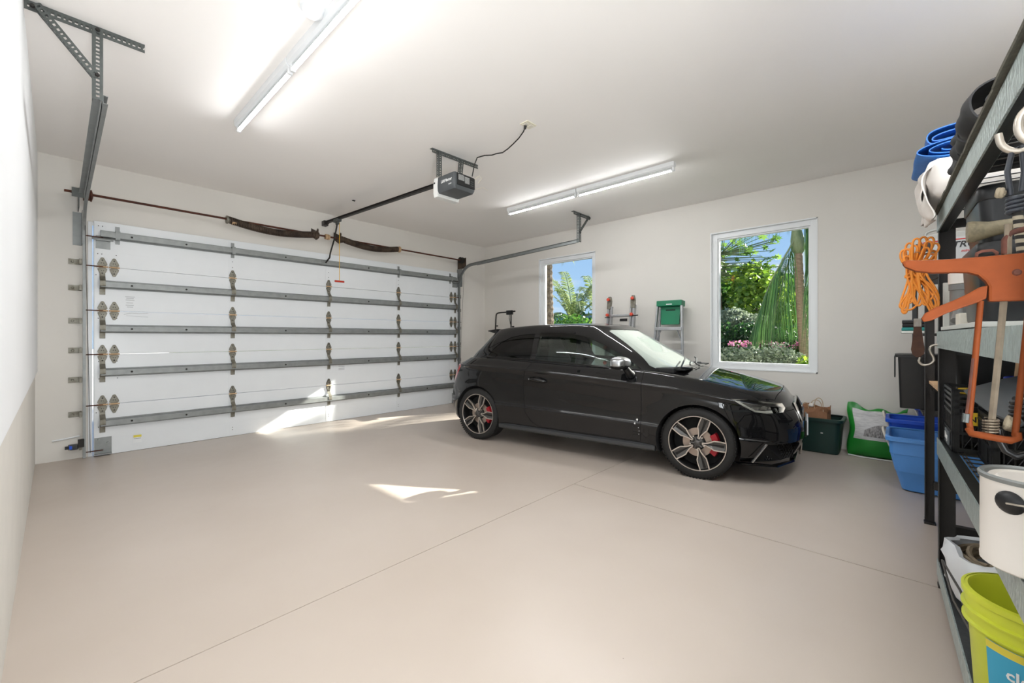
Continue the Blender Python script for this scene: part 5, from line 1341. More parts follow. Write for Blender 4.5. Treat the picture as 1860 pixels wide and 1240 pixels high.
# ---- third shelf: milk crates, lid, tin
def milk_crate(label, M_, w, d, h, group=None, badge=None):
    t_ = thing('milk_crate', label, 'crate', M_.translation, group=group)
    def wall(u0, u1, axis, at):
        g = MB()
        def br(a0, a1, z0, z1, th=0.012):
            if axis == 'x': g.bb(a0, a1, at - th / 2, at + th / 2, z0, z1)
            else: g.bb(at - th / 2, at + th / 2, a0, a1, z0, z1)
        Lw = u1 - u0
        for (a, b_) in ((u0, u0 + 0.018), (u1 - 0.018, u1)): br(a, b_, 0, h)
        for z in (0.0, h * 0.28, h * 0.58, h - 0.085, h - 0.058, h - 0.034, h - 0.012): br(u0, u1, z, z + (0.012 if z else 0.018))
        n = int(Lw / 0.026)
        for k in range(1, n): x = u0 + Lw * k / n; br(x - 0.0022, x + 0.0022, 0.012, h - 0.08, 0.006)
        for k in range(1, n - 1):   # diagonal lattice
            x = u0 + Lw * k / n; a = (x, h * 0.30); b_ = (x + Lw / n, h * 0.58)
            for (zz0, zz1) in ((0.015, h * 0.28), (h * 0.30, h * 0.58), (h * 0.6, h - 0.085)):
                P0 = (x, zz0); P1 = (x + Lw / n * 1.2, zz1)
                if axis == 'x': g.tube([(P0[0], at, P0[1]), (P1[0], at, P1[1])], 0.0022, 4)
                else: g.tube([(at, P0[0], P0[1]), (at, P1[0], P1[1])], 0.0022, 4)
        if axis == 'y' or True:
            br(u0 + Lw * 0.25, u0 + Lw * 0.75, h * 0.02, h * 0.27, 0.010) if badge else None
        return g
    for wl in (wall(0, w, 'x', 0), wall(0, w, 'x', d), wall(0, d, 'y', 0), wall(0, d, 'y', w)):
        part('lattice_wall', put(wl, M_), M_blk, t_, world=True)
    b_ = MB(); b_.bb(0.0, w, 0, d, 0.0, 0.006); part('crate_floor', put(b_, M_), M_blk, t_, world=True)
    return t_
def M1o(s, d, z, rz=0): return M1 @ Matrix.Translation((s, d, z)) @ Matrix.Rotation(rz, 4, 'Z')
c1 = milk_crate('black milk crate at the far end of third shelf, pale badge low on its side', M1o(0.055, 0.022, 0.739), 0.285, 0.30, 0.272, badge=True)
part('crate_badge', put(MB().bb(0.13, 0.26, 0.013, 0.018, 0.750, 0.812), M1), mat('badge_grey', (96, 102, 106), 0.5), c1, world=True)
part('badge_lettering', text_mb('Dairy', 0.040, M1 @ frame((0.195, 0.0115, 0.782), (1, 0, 0), (0, 0, 1)), bold=True), M_inkw, c1, world=True)
part('yellow_label', put(MB().bb(0.349, 0.3515, 0.066, 0.108, 0.860, 0.915), M1), mat('yellow_print', (216, 178, 30), 0.5), c1, world=True, label='yellow printed label')
part('label_lettering', text_mb('NV', 0.032, M1 @ frame((0.3525, 0.087, 0.885), (0, 1, 0), (0, 0, 1)), bold=True), M_ink, c1, world=True)
c2 = milk_crate('black milk crate behind the dark oval board on third shelf, nearer the camera', M1o(0.375, 0.095, 0.739), 0.26, 0.30, 0.272, badge=True)
part('crate_contents', put(MB().bb(0.08, 0.31, 0.05, 0.28, 0.76, 0.985), M1), M_blkm, c1, world=True, bevel=0.02)
part('crate_contents', put(MB().bb(0.40, 0.61, 0.13, 0.37, 0.76, 0.975), M1), M_blkm, c2, world=True, bevel=0.02)
solo('yellow_tape_roll', put(MB().lathe([(0.03, 0.0), (0.055, 0.0), (0.055, 0.02), (0.03, 0.02)], (0.24, 0.10, 0.987), 'z', 20), M1), mat('yellow_print', (216, 178, 30), 0.5), 'yellow tape roll on top of the far milk crate', 'tape', smooth=35)
# dark board leaning on the crates
op_ = [(.57, .0), (.575, .015), (.62, .05), (.72, .105), (.86, .155), (1.02, .185), (1.22, .195), (1.36, .17), (1.42, .10), (1.40, .0), (1.1, -.012), (.80, -.008)]
tl_ = math.radians(38); mo = Matrix.Translation((0, 0.030, 1.022)) @ Matrix.Rotation(PI / 2 - (PI / 2 - tl_) , 4, 'X')
ov = MB().prism(op_, -.006, .006, 'xy')
solo('dark_oval_board', put(ov, M1 @ mo), mat('slate_board', (58, 62, 66), 0.45), 'dark grey oval board with pale edge leaning on the milk crate', 'board', bevel=0.002)
tn = thing('blue_tin', 'blue tin with white print standing in the nearer milk crate', 'tin', M1 @ Vector((0.45, 0.22, 0.98)))
part('tin_body', put(MB().lathe([(0, 0.980), (0.070, 0.980), (0.070, 1.080), (0.066, 1.084), (0.066, 1.078)], (0.48, 0.215, 0), 'z', 32), M1), mat('royal_print', (44, 62, 168), 0.35, var=0.2), tn, world=True, smooth=35)
part('tin_print', put(MB().lathe([(0.0706, 1.052), (0.0706, 1.057)], (0.48, 0.215, 0), 'z', 12, -1.3, .2).lathe([(0.0706, 1.063), (0.0706, 1.068)], (0.48, 0.215, 0), 'z', 12, -1.2, 0.0), M1), M_inkw, tn, world=True)
for k, (s_, d_, r_, h_, m_, lb, nm) in enumerate(((0.46, 0.21, 0.010, 0.085, M_blk, 'black brush handle standing in the blue tin', 'brush'), (0.49, 0.235, 0.012, 0.075, mat('glove_navy', (34, 40, 66), 0.6), 'dark blue grip standing in the blue tin', 'brush'), (0.47, 0.175, 0.009, 0.085, M_cone, 'brass coloured nozzle standing in the blue tin', 'nozzle'))):
    q = MB().tube([M1 @ Vector((s_, d_, 0.985)), M1 @ Vector((s_ + 0.005, d_ + 0.01, 1.05 + h_)), M1 @ Vector((s_ + 0.010, d_ + 0.012, 1.06 + h_))], [r_, r_, r_ * 1.4], 8)
    solo('paint_brush' if k < 2 else 'brass_nozzle', q, m_, lb, nm, smooth=50)
bk = thing('black_storage_bin', 'large black open bin on the plain wood shelf of the farther rack', 'bin', M2 @ Vector((0.6, 0.3, 0.945)))
part('bin_wall', put(ring_hull(MB(), [[(x, y, 0.947) for x, y, _ in rrect(0.36, 0.80, 0.075, 0.50, 0)], [(x, y, 1.15) for x, y, _ in rrect(0.34, 0.82, 0.060, 0.51, 0)]]), M2), M_blk, bk, world=True, smooth=30)
part('bin_rim', put(ring_hull(MB(), [[(x, y, 1.145) for x, y, _ in rrect(0.33, 0.83, 0.05, 0.52, 0)], [(x, y, 1.17) for x, y, _ in rrect(0.33, 0.83, 0.05, 0.52, 0)]]), M2), M_blk, bk, world=True, smooth=30)

# paint can, cream tub
pc = thing('paint_can', 'large white paint can with black ear hanging over the third shelf edge', 'paint can', (1.425, -0.222, 0.742))
px_, py_ = 1.42, -0.215
part('can_body', MB().lathe([(0, 0.742), (0.078, 0.742), (0.083, 0.746), (0.0835, 0.755), (0.0825, 0.760), (0.0825, 0.925), (0.085, 0.932)], (px_, py_, 0), 'z', 48), M_canw, pc, world=True, smooth=35)
part('can_rim', MB().lathe([(0.0855, 0.930), (0.0865, 0.938), (0.083, 0.942), (0.076, 0.938), (0.074, 0.932), (0.070, 0.932)], (px_, py_, 0), 'z', 48), M_galv, pc, world=True, smooth=35)
part('can_lid', MB().lathe([(0.071, 0.932), (0.068, 0.936), (0.060, 0.930), (0.056, 0.934), (0, 0.934)], (px_, py_, 0), 'z', 40), M_canw, pc, world=True, smooth=35)
dirv = Vector((-0.80, 0.60, 0)).normalized(); q = Vector((px_, py_, 0.878)) + dirv * 0.0825
dirv = Vector((-0.83, 0.56, 0)).normalized(); q = Vector((px_, py_, 0.893)) + dirv * 0.083
ear = MB().lathe([(0, 0.010), (0.012, 0.009), (0.020, 0.005), (0.024, 0.0)], (0, 0, 0), 'z', 24).xf(frame(q, dirv.cross(Vector((0, 0, 1))) * -1, (0, 0, 1)))
er = part('can_ear', ear, M_blk, pc, world=True, smooth=40)
wr = []
e1 = q + dirv * 0.010
for k in range(15):
    a = k / 14 * PI * 0.9; wr.append(Vector((px_, py_, 0)) + (Matrix.Rotation(a, 3, 'Z') @ dirv) * 0.094 + Vector((0, 0, 0.893 + 0.010 * math.sin(a))))
part('wire_handle', MB().tube([e1] + wr, 0.0022, 6), M_hook, pc, world=True, smooth=50)
ctb = MB(); cx2, cy2 = 1.475, -0.322 + 0.045
ct = thing('cream_tub', 'cream plastic tub resting on the lid of the white paint can', 'tub', (cx2, cy2, 0.942))
part('tub_body', MB().lathe([(0, 0.943), (0.050, 0.943), (0.054, 0.960), (0.058, 1.025), (0.063, 1.028), (0.063, 1.045), (0.055, 1.05), (0, 1.05)], (cx2, cy2, 0), 'z', 36), M_cream, ct, world=True, smooth=35)

# ---- bottom shelf: lime bucket, bag with rope, dark boxes
bkx, bky = 1.880, -0.288
bu = thing('lime_bucket', 'lime yellow open bucket with a blue label on the bottom shelf', 'bucket', (bkx, bky, 0.135))
part('bucket_wall', MB().lathe([(0, 0.14), (0.118, 0.14), (0.122, 0.146), (0.141, 0.475), (0.145, 0.480), (0.145, 0.492), (0.137, 0.494), (0.133, 0.485), (0.116, 0.155), (0, 0.155)], (bkx, bky, 0), 'z', 56), M_lime, bu, world=True, smooth=35)
part('bucket_rim', MB().lathe([(0.1405, 0.395), (0.150, 0.398), (0.150, 0.402), (0.143, 0.406), (0.143, 0.432), (0.152, 0.436), (0.152, 0.440), (0.144, 0.444), (0.144, 0.472), (0.151, 0.476), (0.151, 0.492), (0.144, 0.494)], (bkx, bky, 0), 'z', 56), M_lime, bu, world=True, smooth=30)
def arcpatch(r0, r1, z0, z1, a0, a1, m): return m.lathe([(r0, z0), (r1, z1)], (bkx, bky, 0), 'z', 16, a0, a1)
la0, la1 = math.radians(128), math.radians(192)
lab = part('bucket_label', arcpatch(0.1245, 0.1385, 0.17, 0.385, la0, la1, MB()), M_lbl, bu, world=True, smooth=40, label='blue printed label')
part('label_stripe', arcpatch(0.1262, 0.1305, 0.20, 0.255, la0 + 0.1, la0 + 0.6, MB()), M_lbly, lab, world=True, smooth=40)
part('label_stripe', arcpatch(0.1374, 0.1390, 0.362, 0.384, la0, la0 + 0.75, MB()), M_lbly, lab, world=True, smooth=40)
am = (la0 + la1) / 2 + 0.08
tx = text_mb('clean', 0.042, Matrix.Identity(4), bold=True)
def wrap(tx, zc, ac):
    o_ = MB()
    for (x, y, z) in tx.v:
        zz = zc + y; rr_ = 0.1245 + (zz - 0.17) / 0.215 * 0.014 + 0.0012 + z; a = ac + x / rr_; o_.v.append((bkx + rr_ * math.cos(a), bky + rr_ * math.sin(a), zz))
    o_.f = tx.f; o_.m = tx.m; return o_
part('label_lettering', wrap(tx, 0.315, am), M_inkw, lab, world=True)
bag = thing('plastic_bag', 'clear plastic bag holding coiled brown rope at far end of bottom shelf', 'bag', M1 @ Vector((0.5, 0.12, 0.135)))
secs = []
for (z, k) in ((0.158, .8), (0.21, 1.0), (0.28, 1.05), (0.335, 1.12), (0.375, 1.0), (0.37, .86)):
    secs.append([(0.45 + 0.17 * k * math.cos(a) + 0.010 * math.sin(5 * a + z * 30), 0.115 + 0.12 * k * math.sin(a) + 0.010 * math.cos(7 * a + z * 40), z + 0.012 * math.sin(3 * a)) for a in [2 * PI * j / 30 for j in range(30)]])
m = MB(); vs = [v for s_ in secs for v in s_]; fs = []
for i in range(len(secs) - 1):
    for k in range(30): fs.append((i * 30 + k, i * 30 + (k + 1) % 30, (i + 1) * 30 + (k + 1) % 30, (i + 1) * 30 + k))
m.add(vs, fs); part('bag_skin', put(m, M1), M_bagp, bag, world=True, smooth=70)
rp = []
for k in range(120):
    a = k * 0.42; r_ = 0.07 + 0.055 * abs(math.sin(k * 0.11)); rp.append(M1 @ Vector((0.45 + r_ * 1.15 * math.cos(a), 0.115 + r_ * 0.75 * math.sin(a), 0.30 + 0.055 * (k / 120) + 0.008 * math.sin(k))))
part('coiled_rope', MB().tube(rp, 0.009, 6), mat('brown_rope', (132, 118, 98), 0.8, var=0.2, vscale=30), bag, world=True, smooth=50)
wr = MB().tube([M1 @ Vector((0.55, -0.03, 0.33)), M1 @ Vector((0.75, 0.0, 0.31)), M1 @ Vector((0.92, 0.015, 0.28)), M1 @ Vector((0.94, 0.04, 0.25))], 0.004, 6)
wr.tube([M1 @ Vector((0.55, -0.03, 0.33)), M1 @ Vector((0.78, -0.02, 0.28)), M1 @ Vector((0.90, 0.01, 0.24)), M1 @ Vector((0.94, 0.04, 0.25))], 0.004, 6)
solo('wire_loop', wr, M_wire, 'long dark wire loop leaning from the plastic bag towards the lime bucket', 'wire', smooth=50)
solo('steel_bracket_plate', put(MB().bb(0.34, 0.72, 0.30, 0.33, 0.14, 0.33), M1), mat('grey_blue_plate', (84, 88, 94), 0.45, 0.3), 'dark steel plate standing behind the plastic bag on bottom shelf', 'plate', bevel=0.003)
milk_crate('black milk crate standing on the bottom shelf behind the plastic bag', M1o(0.06, 0.28, 0.136), 0.26, 0.28, 0.24)
c5 = milk_crate('black milk crate at the camera end of bottom shelf beside lime bucket', M1o(1.31, 0.14, 0.136), 0.32, 0.30, 0.275)
bl_ = M1 @ Vector((1.47, 0.28, 0.30)); solo('yellow_ball', MB().lathe([(0.001, -0.06), (0.03, -0.052), (0.052, -0.03), (0.06, 0), (0.052, 0.03), (0.03, 0.052), (0.001, 0.06)], tuple(bl_), 'z', 24), mat('yellow_ball', (232, 200, 30), 0.4), 'yellow ball lying in the near crate on the bottom shelf', 'ball', smooth=60)
cp_ = M1 @ Vector((1.47, 0.28, 0.18))
solo('black_pouch', MB().box(tuple(cp_), (0.20, 0.18, 0.075)), M_blkm, 'black pouch under the yellow ball inside the near crate', 'pouch', bevel=0.01)

# ---- things hanging at the front of the rack
def hook(name, pts, r, label, m_=None):
    return solo(name, MB().tube(chaikin(pts, 1), r, 10), m_ or M_hook, label, 'hook', smooth=50)
def W(x, y, z): return Vector((x, y, z))
hook('s_hook', [W(2.962, -0.075, 1.135), W(2.962, -0.068, 1.112), W(2.962, -0.085, 1.095), W(2.962, -0.110, 1.100), W(2.962, -0.125, 1.118), W(2.962, -0.122, 1.14), W(2.962, -0.112, 1.16), W(2.962, -0.108, 1.18), W(2.962, -0.118, 1.197), W(2.962, -0.140, 1.200)], 0.0055, 'small bright S hook on the far front post of the long rack')
big = [W(1.195, -0.205, 1.757), W(1.195, -0.205, 1.72), W(1.195, -0.200, 1.70), W(1.195, -0.19, 1.64), W(1.195, -0.185, 1.60), W(1.195, -0.170, 1.578), W(1.195, -0.152, 1.580), W(1.195, -0.138, 1.595), W(1.195, -0.135, 1.618)]
hook('steel_hook', chaikin(big), 0.0055, 'bright steel hook below the top beam, the lower left of two')
big = [W(1.12, -0.200, 1.757), W(1.12, -0.206, 1.70), W(1.12, -0.196, 1.60), W(1.12, -0.180, 1.572), W(1.12, -0.160, 1.570), W(1.12, -0.149, 1.590), W(1.12, -0.150, 1.615), W(1.12, -0.160, 1.628)]
hook('steel_hook', chaikin(big), 0.0065, 'thicker bright steel hook at the picture edge beside the top beam')
# bungee cord
bgc = thing('bungee_cord', 'black and beige striped bungee cord with wound ends hanging beside the caulk gun', 'bungee', (1.18, -0.16, 1.05))
p_top = [W(1.195, -0.158, 1.572), W(1.195, -0.158, 1.54), W(1.195, -0.161, 1.50)]
part('top_loop', MB().tube([W(1.195, -0.150, 1.50), W(1.195, -0.146, 1.545), W(1.195, -0.152, 1.583), W(1.195, -0.163, 1.588), W(1.195, -0.166, 1.54), W(1.195, -0.163, 1.505)], 0.0042, 8), mat('rubber_blue_black', (44, 48, 56), 0.35), bgc, world=True, smooth=50)
def coilband(c, r_, n, pitch, axis=(0, 0, 1)):
    p = []; a_ = Vector(axis).normalized(); u = a_.orthogonal().normalized(); w = a_.cross(u)
    for k in range(n * 12 + 1): t2 = k / 12 * 2 * PI; p.append(Vector(c) + u * r_ * math.cos(t2) + w * r_ * math.sin(t2) + a_ * pitch * k / 12)
    return p
part('wound_end', MB().tube(coilband((1.195, -0.156, 1.468), 0.0095, 4, 0.0075), 0.0042, 8), mat('rubber_blue_black', (44, 48, 56), 0.35), bgc, world=True, smooth=50)
part('knot', MB().tube(coilband((1.192, -0.141, 1.506), 0.006, 2, 0.004, (0.2, 1, 0.3)), 0.004, 8), mat('bungee_fibre', (150, 138, 116), 0.9, bump=0.6, bscale=200), bgc, world=True, smooth=50)
m_str = bpy.data.materials.new('striped_bungee'); m_str.use_nodes = True
t = m_str.node_tree; b = t.nodes['Principled BSDF']; b.inputs['Roughness'].default_value = 0.8
tcn = nn(t, 'ShaderNodeTexCoord'); ck_ = nn(t, 'ShaderNodeTexWave'); ck_.bands_direction = 'Z'; ck_.inputs['Scale'].default_value = 22; ck_.inputs['Distortion'].default_value = 0.3
rr = nn(t, 'ShaderNodeValToRGB'); rr.color_ramp.interpolation = 'CONSTANT'; rr.color_ramp.elements[0].color = rgb(40, 38, 36); rr.color_ramp.elements[1].color = rgb(168, 158, 138); rr.color_ramp.elements[1].position = 0.5
t.links.new(tcn.outputs['Object'], ck_.inputs[0]); t.links.new(ck_.outputs['Fac'], rr.inputs[0]); t.links.new(rr.outputs[0], b.inputs['Base Color'])
part('elastic', MB().tube([W(1.195, -0.158, 1.468), W(1.195, -0.163, 1.40), W(1.19, -0.172, 1.33), W(1.185, -0.180, 1.26), W(1.18, -0.176, 1.20), W(1.17, -0.164, 1.155), W(1.165, -0.158, 1.128)], 0.0068, 10), m_str, bgc, world=True, smooth=50, label='striped elastic cord')
part('wound_end', MB().tube(coilband((1.163, -0.156, 1.098), 0.0095, 4, 0.0075, (0.02, -0.05, 1)), 0.0046, 8), M_blk, bgc, world=True, smooth=50)
part('knot', MB().tube(coilband((1.16, -0.150, 1.083), 0.009, 2, 0.004, (0.3, 1, 0.3)), 0.006, 8), mat('bungee_fibre', (150, 138, 116), 0.9), bgc, world=True, smooth=50)
part('bungee_hook', MB().tube([W(1.16, -0.160, 1.10), W(1.158, -0.169, 1.085), W(1.155, -0.172, 1.06), W(1.155, -0.166, 1.035), W(1.155, -0.152, 1.027), W(1.155, -0.139, 1.035), W(1.155, -0.133, 1.05), W(1.155, -0.131, 1.072)], [0.005, 0.0055, 0.0058, 0.0058, 0.0058, 0.0055, 0.005, 0.0045], 8), M_blk, bgc, world=True, smooth=50)

# caulking gun (skeleton frame), hanging by its body
cg = thing('caulking_gun', 'old orange caulking gun with long handle, trigger and open wire cradle', 'caulking gun', (1.15, -0.12, 1.06))
XG = 1.15
def gpoly(poly, x0, x1): return MB().prism(poly, x0, x1, 'yz')
handle = [(-0.002, 1.388), (-0.006, 1.378), (-0.022, 1.368), (-0.045, 1.362), (-0.075, 1.360), (-0.092, 1.358), (-0.104, 1.352), (-0.113, 1.340), (-0.117, 1.330), (-0.117, 1.303), (-0.165, 1.302), (-0.182, 1.303), (-0.182, 1.386), (-0.115, 1.385), (-0.060, 1.386), (-0.030, 1.388), (-0.010, 1.391)]
part('body_and_handle', gpoly(handle, XG - 0.012, XG + 0.012), M_orange, cg, world=True, bevel=0.004)
trig = [(-0.117, 1.333), (-0.106, 1.330), (-0.090, 1.318), (-0.070, 1.306), (-0.050, 1.296), (-0.035, 1.285), (-0.030, 1.275), (-0.033, 1.268), (-0.045, 1.271), (-0.065, 1.284), (-0.088, 1.295), (-0.106, 1.303), (-0.115, 1.309)]
part('trigger', gpoly(trig, XG - 0.009, XG + 0.009), M_orange, cg, world=True, bevel=0.003)
part('rivet', MB().lathe([(0.0, -0.014), (0.004, -0.0145), (0.006, -0.012)], (XG, -0.150, 1.352), 'x', 12).xf(Matrix.Identity(4)), M_rust, cg, world=True)
for (y0_, y1_, zz) in ((-0.1085, -0.0935, 1.0), (-0.166, -0.150, 1.0)):
    part('cradle_rod', MB().tube([W(XG, y0_, 1.305), W(XG - 0.002, (y0_ + y1_) / 2, 1.19), W(XG - 0.006, y1_, 1.085), W(XG - 0.008, y1_ - 0.002 * (1 if y0_ > -0.12 else -1), 1.065)], 0.0045, 8), M_orange, cg, world=True, smooth=50)
rimp = [W(XG - 0.008 + dx_, y_, z_) for dx_, y_, z_ in ((0, -0.0935, 1.070), (-0.006, -0.096, 1.063), (-0.010, -0.108, 1.062), (-0.010, -0.125, 1.060), (-0.008, -0.142, 1.058), (-0.002, -0.151, 1.062), (0, -0.150, 1.072))]
u_ = MB()
u_.tube(rimp, 0.0062, 8); part('end_cap', u_, M_orange, cg, world=True, smooth=50)
part('end_plate', MB().bb(XG - 0.012, XG + 0.010, -0.150, -0.096, 1.0555, 1.0615), M_orange, cg, world=True, bevel=0.002)
part('plunger_rod', MB().tube([W(XG, -0.1415, 1.46 - 0.02), W(XG, -0.141, 1.39), W(XG, -0.136, 1.30), W(XG - 0.003, -0.128, 1.18), W(XG - 0.006, -0.120, 1.07)], 0.0052, 6), mat('worn_steel_rod', (128, 116, 100), 0.45, 0.7, var=0.2, vscale=30), cg, world=True)
part('plunger_spring', MB().tube(coilband((XG - 0.006, -0.1202, 1.067), 0.0095, 5, 0.005), 0.0018, 6), mat('worn_steel_rod', (128, 116, 100), 0.45, 0.7), cg, world=True)
part('plunger_hook', MB().tube([W(XG, -0.138, 1.387), W(XG, -0.138, 1.412), W(XG, -0.144, 1.424), W(XG, -0.160, 1.428), W(XG, -0.176, 1.424), W(XG, -0.180, 1.41), W(XG, -0.180, 1.39)], 0.0052, 8), M_rust, cg, world=True, smooth=50)
part('release_catch', MB().tube([W(XG, -0.103, 1.386), W(XG, -0.104, 1.393), W(XG, -0.110, 1.396), W(XG, -0.123, 1.396), W(XG, -0.128, 1.391), W(XG, -0.128, 1.384)], 0.0028, 6), M_rust, cg, world=True, smooth=50)
part('dasher_rod', MB().tube([W(XG - 0.006, -0.0985, 1.20), W(XG - 0.010, -0.093, 1.13), W(XG - 0.012, -0.090, 1.098)], 0.0022, 6), M_rust, cg, world=True)
part('rod_knob', MB().tube([W(XG - 0.012, -0.0895, 1.098), W(XG - 0.012, -0.0885, 1.082)], 0.0048, 8), M_galvd, cg, world=True)

# orange extension cord bundle
oc = thing('extension_cord', 'orange extension cord gathered in a hanging bundle on the far rack post', 'cord', (2.9, -0.06, 1.35))
XC = 2.88; rng = random.Random(5)
for k in range(13):
    f = k / 12; top = 1.70 + 0.035 * math.sin(k * 2.1) - abs(f - .65) * 0.04; bot = 1.385 + 0.03 * math.sin(k * 1.7) + abs(f - .6) * 0.02
    yt = -0.022 - 0.10 * f; ybm = -0.012 - 0.115 * (0.5 + 0.5 * math.sin(k * 2.4)); ym = -0.060 - 0.028 * (f - .5) * 2
    dx_ = 0.03 * math.sin(k * 1.3)
    p = [W(XC + dx_, yt + 0.012, top - 0.03), W(XC + dx_, yt + 0.006, top), W(XC + dx_, yt - 0.012, top + 0.002), W(XC + dx_, yt - 0.018, top - 0.03),
         W(XC - dx_ * .4, ym - 0.008, 1.60), W(XC - dx_ * .4, ym - 0.006, 1.545), W(XC, ybm - 0.014, bot + 0.06), W(XC, ybm - 0.008, bot), W(XC, ybm + 0.006, bot - 0.008), W(XC, ybm + 0.014, bot + 0.02),
         W(XC + dx_ * .5, ym + 0.008, 1.53), W(XC + dx_ * .5, ym + 0.008, 1.60)]
    # smooth with chaikin
    for _ in range(2):
        q = []
        for i in range(len(p)):
            a, b_ = p[i], p[(i + 1) % len(p)]; q += [a * .75 + b_ * .25, a * .25 + b_ * .75]
        p = q
    part('cord_loop', MB().tube(p, 0.0048, 7, closed=True), M_orcord, oc, world=True, smooth=60)
for pts in ([W(XC, -0.05, 1.585), W(XC, -0.02, 1.59), W(XC, 0.0, 1.63), W(XC, -0.002, 1.672), W(XC, -0.03, 1.675), W(XC, -0.045, 1.66)],
            [W(XC, -0.05, 1.57), W(XC, -0.015, 1.60), W(XC, -0.010, 1.635), W(XC, -0.03, 1.645), W(XC, -0.055, 1.60)],
            [W(XC, -0.10, 1.575), W(XC, -0.125, 1.60), W(XC, -0.128, 1.635), W(XC, -0.110, 1.64)],
            [W(XC, -0.06, 1.545), W(XC, -0.02, 1.53), W(XC, -0.018, 1.545), W(XC, -0.05, 1.56)],
            [W(XC, -0.04, 1.48), W(XC, -0.01, 1.42), W(XC, 0.005, 1.395), W(XC, -0.01, 1.375), W(XC, -0.04, 1.37), W(XC, -0.065, 1.40)]):
    part('cord_loop', MB().tube(chaikin(pts), 0.0048, 7), M_orcord, oc, world=True, smooth=60)
wrp = MB()
for k in range(3): wrp.tube(chaikin([W(XC - 0.035, -0.035, 1.575 + k * .008), W(XC - 0.042, -0.065, 1.580 + k * .010), W(XC - 0.035, -0.105, 1.598 + k * .008), W(XC + 0.03, -0.10, 1.60), W(XC + 0.035, -0.05, 1.585), W(XC - 0.02, -0.032, 1.578 + k * .008)]), 0.0048, 7)
part('binding_wrap', wrp, M_orcord, oc, world=True, smooth=60)
part('hanging_hook', MB().tube(chaikin([W(2.955, -0.135, 1.66), W(2.94, -0.11, 1.655), W(2.88, -0.08, 1.64), W(2.86, -0.06, 1.655)]), 0.005, 8), M_hook, oc, world=True, smooth=50)
# rusty blade
bd = thing('rusty_blade', 'rusty brown blade tool hanging below the orange cord', 'blade', (2.93, -0.065, 1.13))
XBl = 2.93
part('blade', MB().prism([(-0.049, 1.325), (-0.078, 1.325), (-0.080, 1.27), (-0.085, 1.22), (-0.090, 1.18), (-0.088, 1.155), (-0.075, 1.138), (-0.060, 1.136), (-0.045, 1.150), (-0.040, 1.175), (-0.045, 1.22), (-0.049, 1.27)], XBl - 0.003, XBl + 0.003, 'yz'), mat('rusty_leather_steel', (86, 58, 44), 0.8, 0.15, col2=(66, 44, 36), vscale=30), bd, world=True, bevel=0.001)
part('blade_collar', MB().bb(XBl - 0.006, XBl + 0.006, -0.078, -0.050, 1.29, 1.33), mat('bare_grey_steel', (148, 142, 134), 0.5, 0.6, var=0.2, vscale=40), bd, world=True)
part('hanger_wire', MB().tube([W(XBl, -0.064, 1.325), W(XBl, -0.064, 1.40), W(XBl, -0.085, 1.50), W(2.953, -0.138, 1.53)], 0.003, 6), M_wire, bd, world=True)

# ---- wall shelf contents: case, pads, bin
tc_ = thing('tool_case', 'pale plastic tool case with black and red print on the wall shelf', 'tool case', (4.5, -0.25, 1.69))
XT = 4.50
part('case_shell', MB().prism([(-0.055, 1.72), (-0.052, 1.90), (-0.075, 1.97), (-0.12, 2.005), (-0.20, 2.015), (-0.52, 2.015), (-0.52, 1.692), (-0.08, 1.692)], XT, XT + 0.14, 'yz'), M_case, tc_, world=True, bevel=0.006)
part('case_panel', MB().prism([(-0.085, 1.73), (-0.085, 1.90), (-0.11, 1.955), (-0.16, 1.975), (-0.50, 1.975), (-0.50, 1.73)], XT - 0.004, XT + 0.004, 'yz'), mat('case_print_grey', (170, 170, 168), 0.5), tc_, world=True)
part('red_stripe', MB().bb(XT - 0.006, XT - 0.004, -0.48, -0.13, 1.952, 1.960).bb(XT - 0.006, XT - 0.004, -0.125, -0.105, 1.925, 1.96), M_inkr, tc_, world=True)
part('dark_print', MB().bb(XT - 0.006, XT - 0.004, -0.17, -0.09, 1.885, 1.95), M_ink, tc_, world=True)
part('case_lettering', text_mb('T TRO', 0.062, frame((XT - 0.006, -0.315, 1.915), (0, -1, 0), (0, 0, 1)), bold=True, shear=0.25), M_ink, tc_, world=True)
part('case_lettering', text_mb('mini', 0.026, frame((XT - 0.006, -0.35, 1.868), (0, -1, 0), (0, 0, 1)), bold=True, shear=0.25), M_inkr, tc_, world=True)
part('case_handle', MB().tube(chaikin([W(XT + .02, -0.14, 2.00), W(XT + .02, -0.145, 2.035), W(XT + .02, -0.20, 2.05), W(XT + .02, -0.28, 2.04), W(XT + .02, -0.29, 2.0)]), 0.010, 8), M_case, tc_, world=True, smooth=50)
zz = 1.262
for (h_, m_, lb, y_, nm) in ((0.022, M_board, 'pale pad, bottom of the small stack on the wall shelf', 0.008, 'pad'), (0.026, M_teal, 'teal pad in the small stack on the wall shelf', 0.004, 'pad'), (0.026, M_blkm, 'lower black pad of the small stack on the wall shelf', 0.0, 'pad'), (0.030, M_blk, 'topmost black pad of the small stack on the wall shelf', 0.002, 'pad')):
    solo('knee_pad', MB().bb(4.36, 4.62, -0.16, -0.012 + y_, zz + .001, zz + h_ - .001), m_, lb, nm, bevel=0.007); zz += h_
bb_ = thing('black_bin', 'tall black plastic bin with lipped rim on the low wall shelf', 'bin', (4.45, -0.1, 0.70))
part('bin_body', ring_hull(MB(), [rrect(4.33, 4.62, -0.24, 0.002, 0.702, .02), rrect(4.31, 4.64, -0.26, 0.012, 1.085, .02)]), M_blk, bb_, world=True, smooth=30)
part('bin_rim', ring_hull(MB(), [rrect(4.30, 4.65, -0.27, 0.030, 1.085, .02), rrect(4.30, 4.65, -0.27, 0.030, 1.105, .02), rrect(4.32, 4.63, -0.25, 0.012, 1.108, .02)]), M_blk, bb_, world=True, smooth=30)
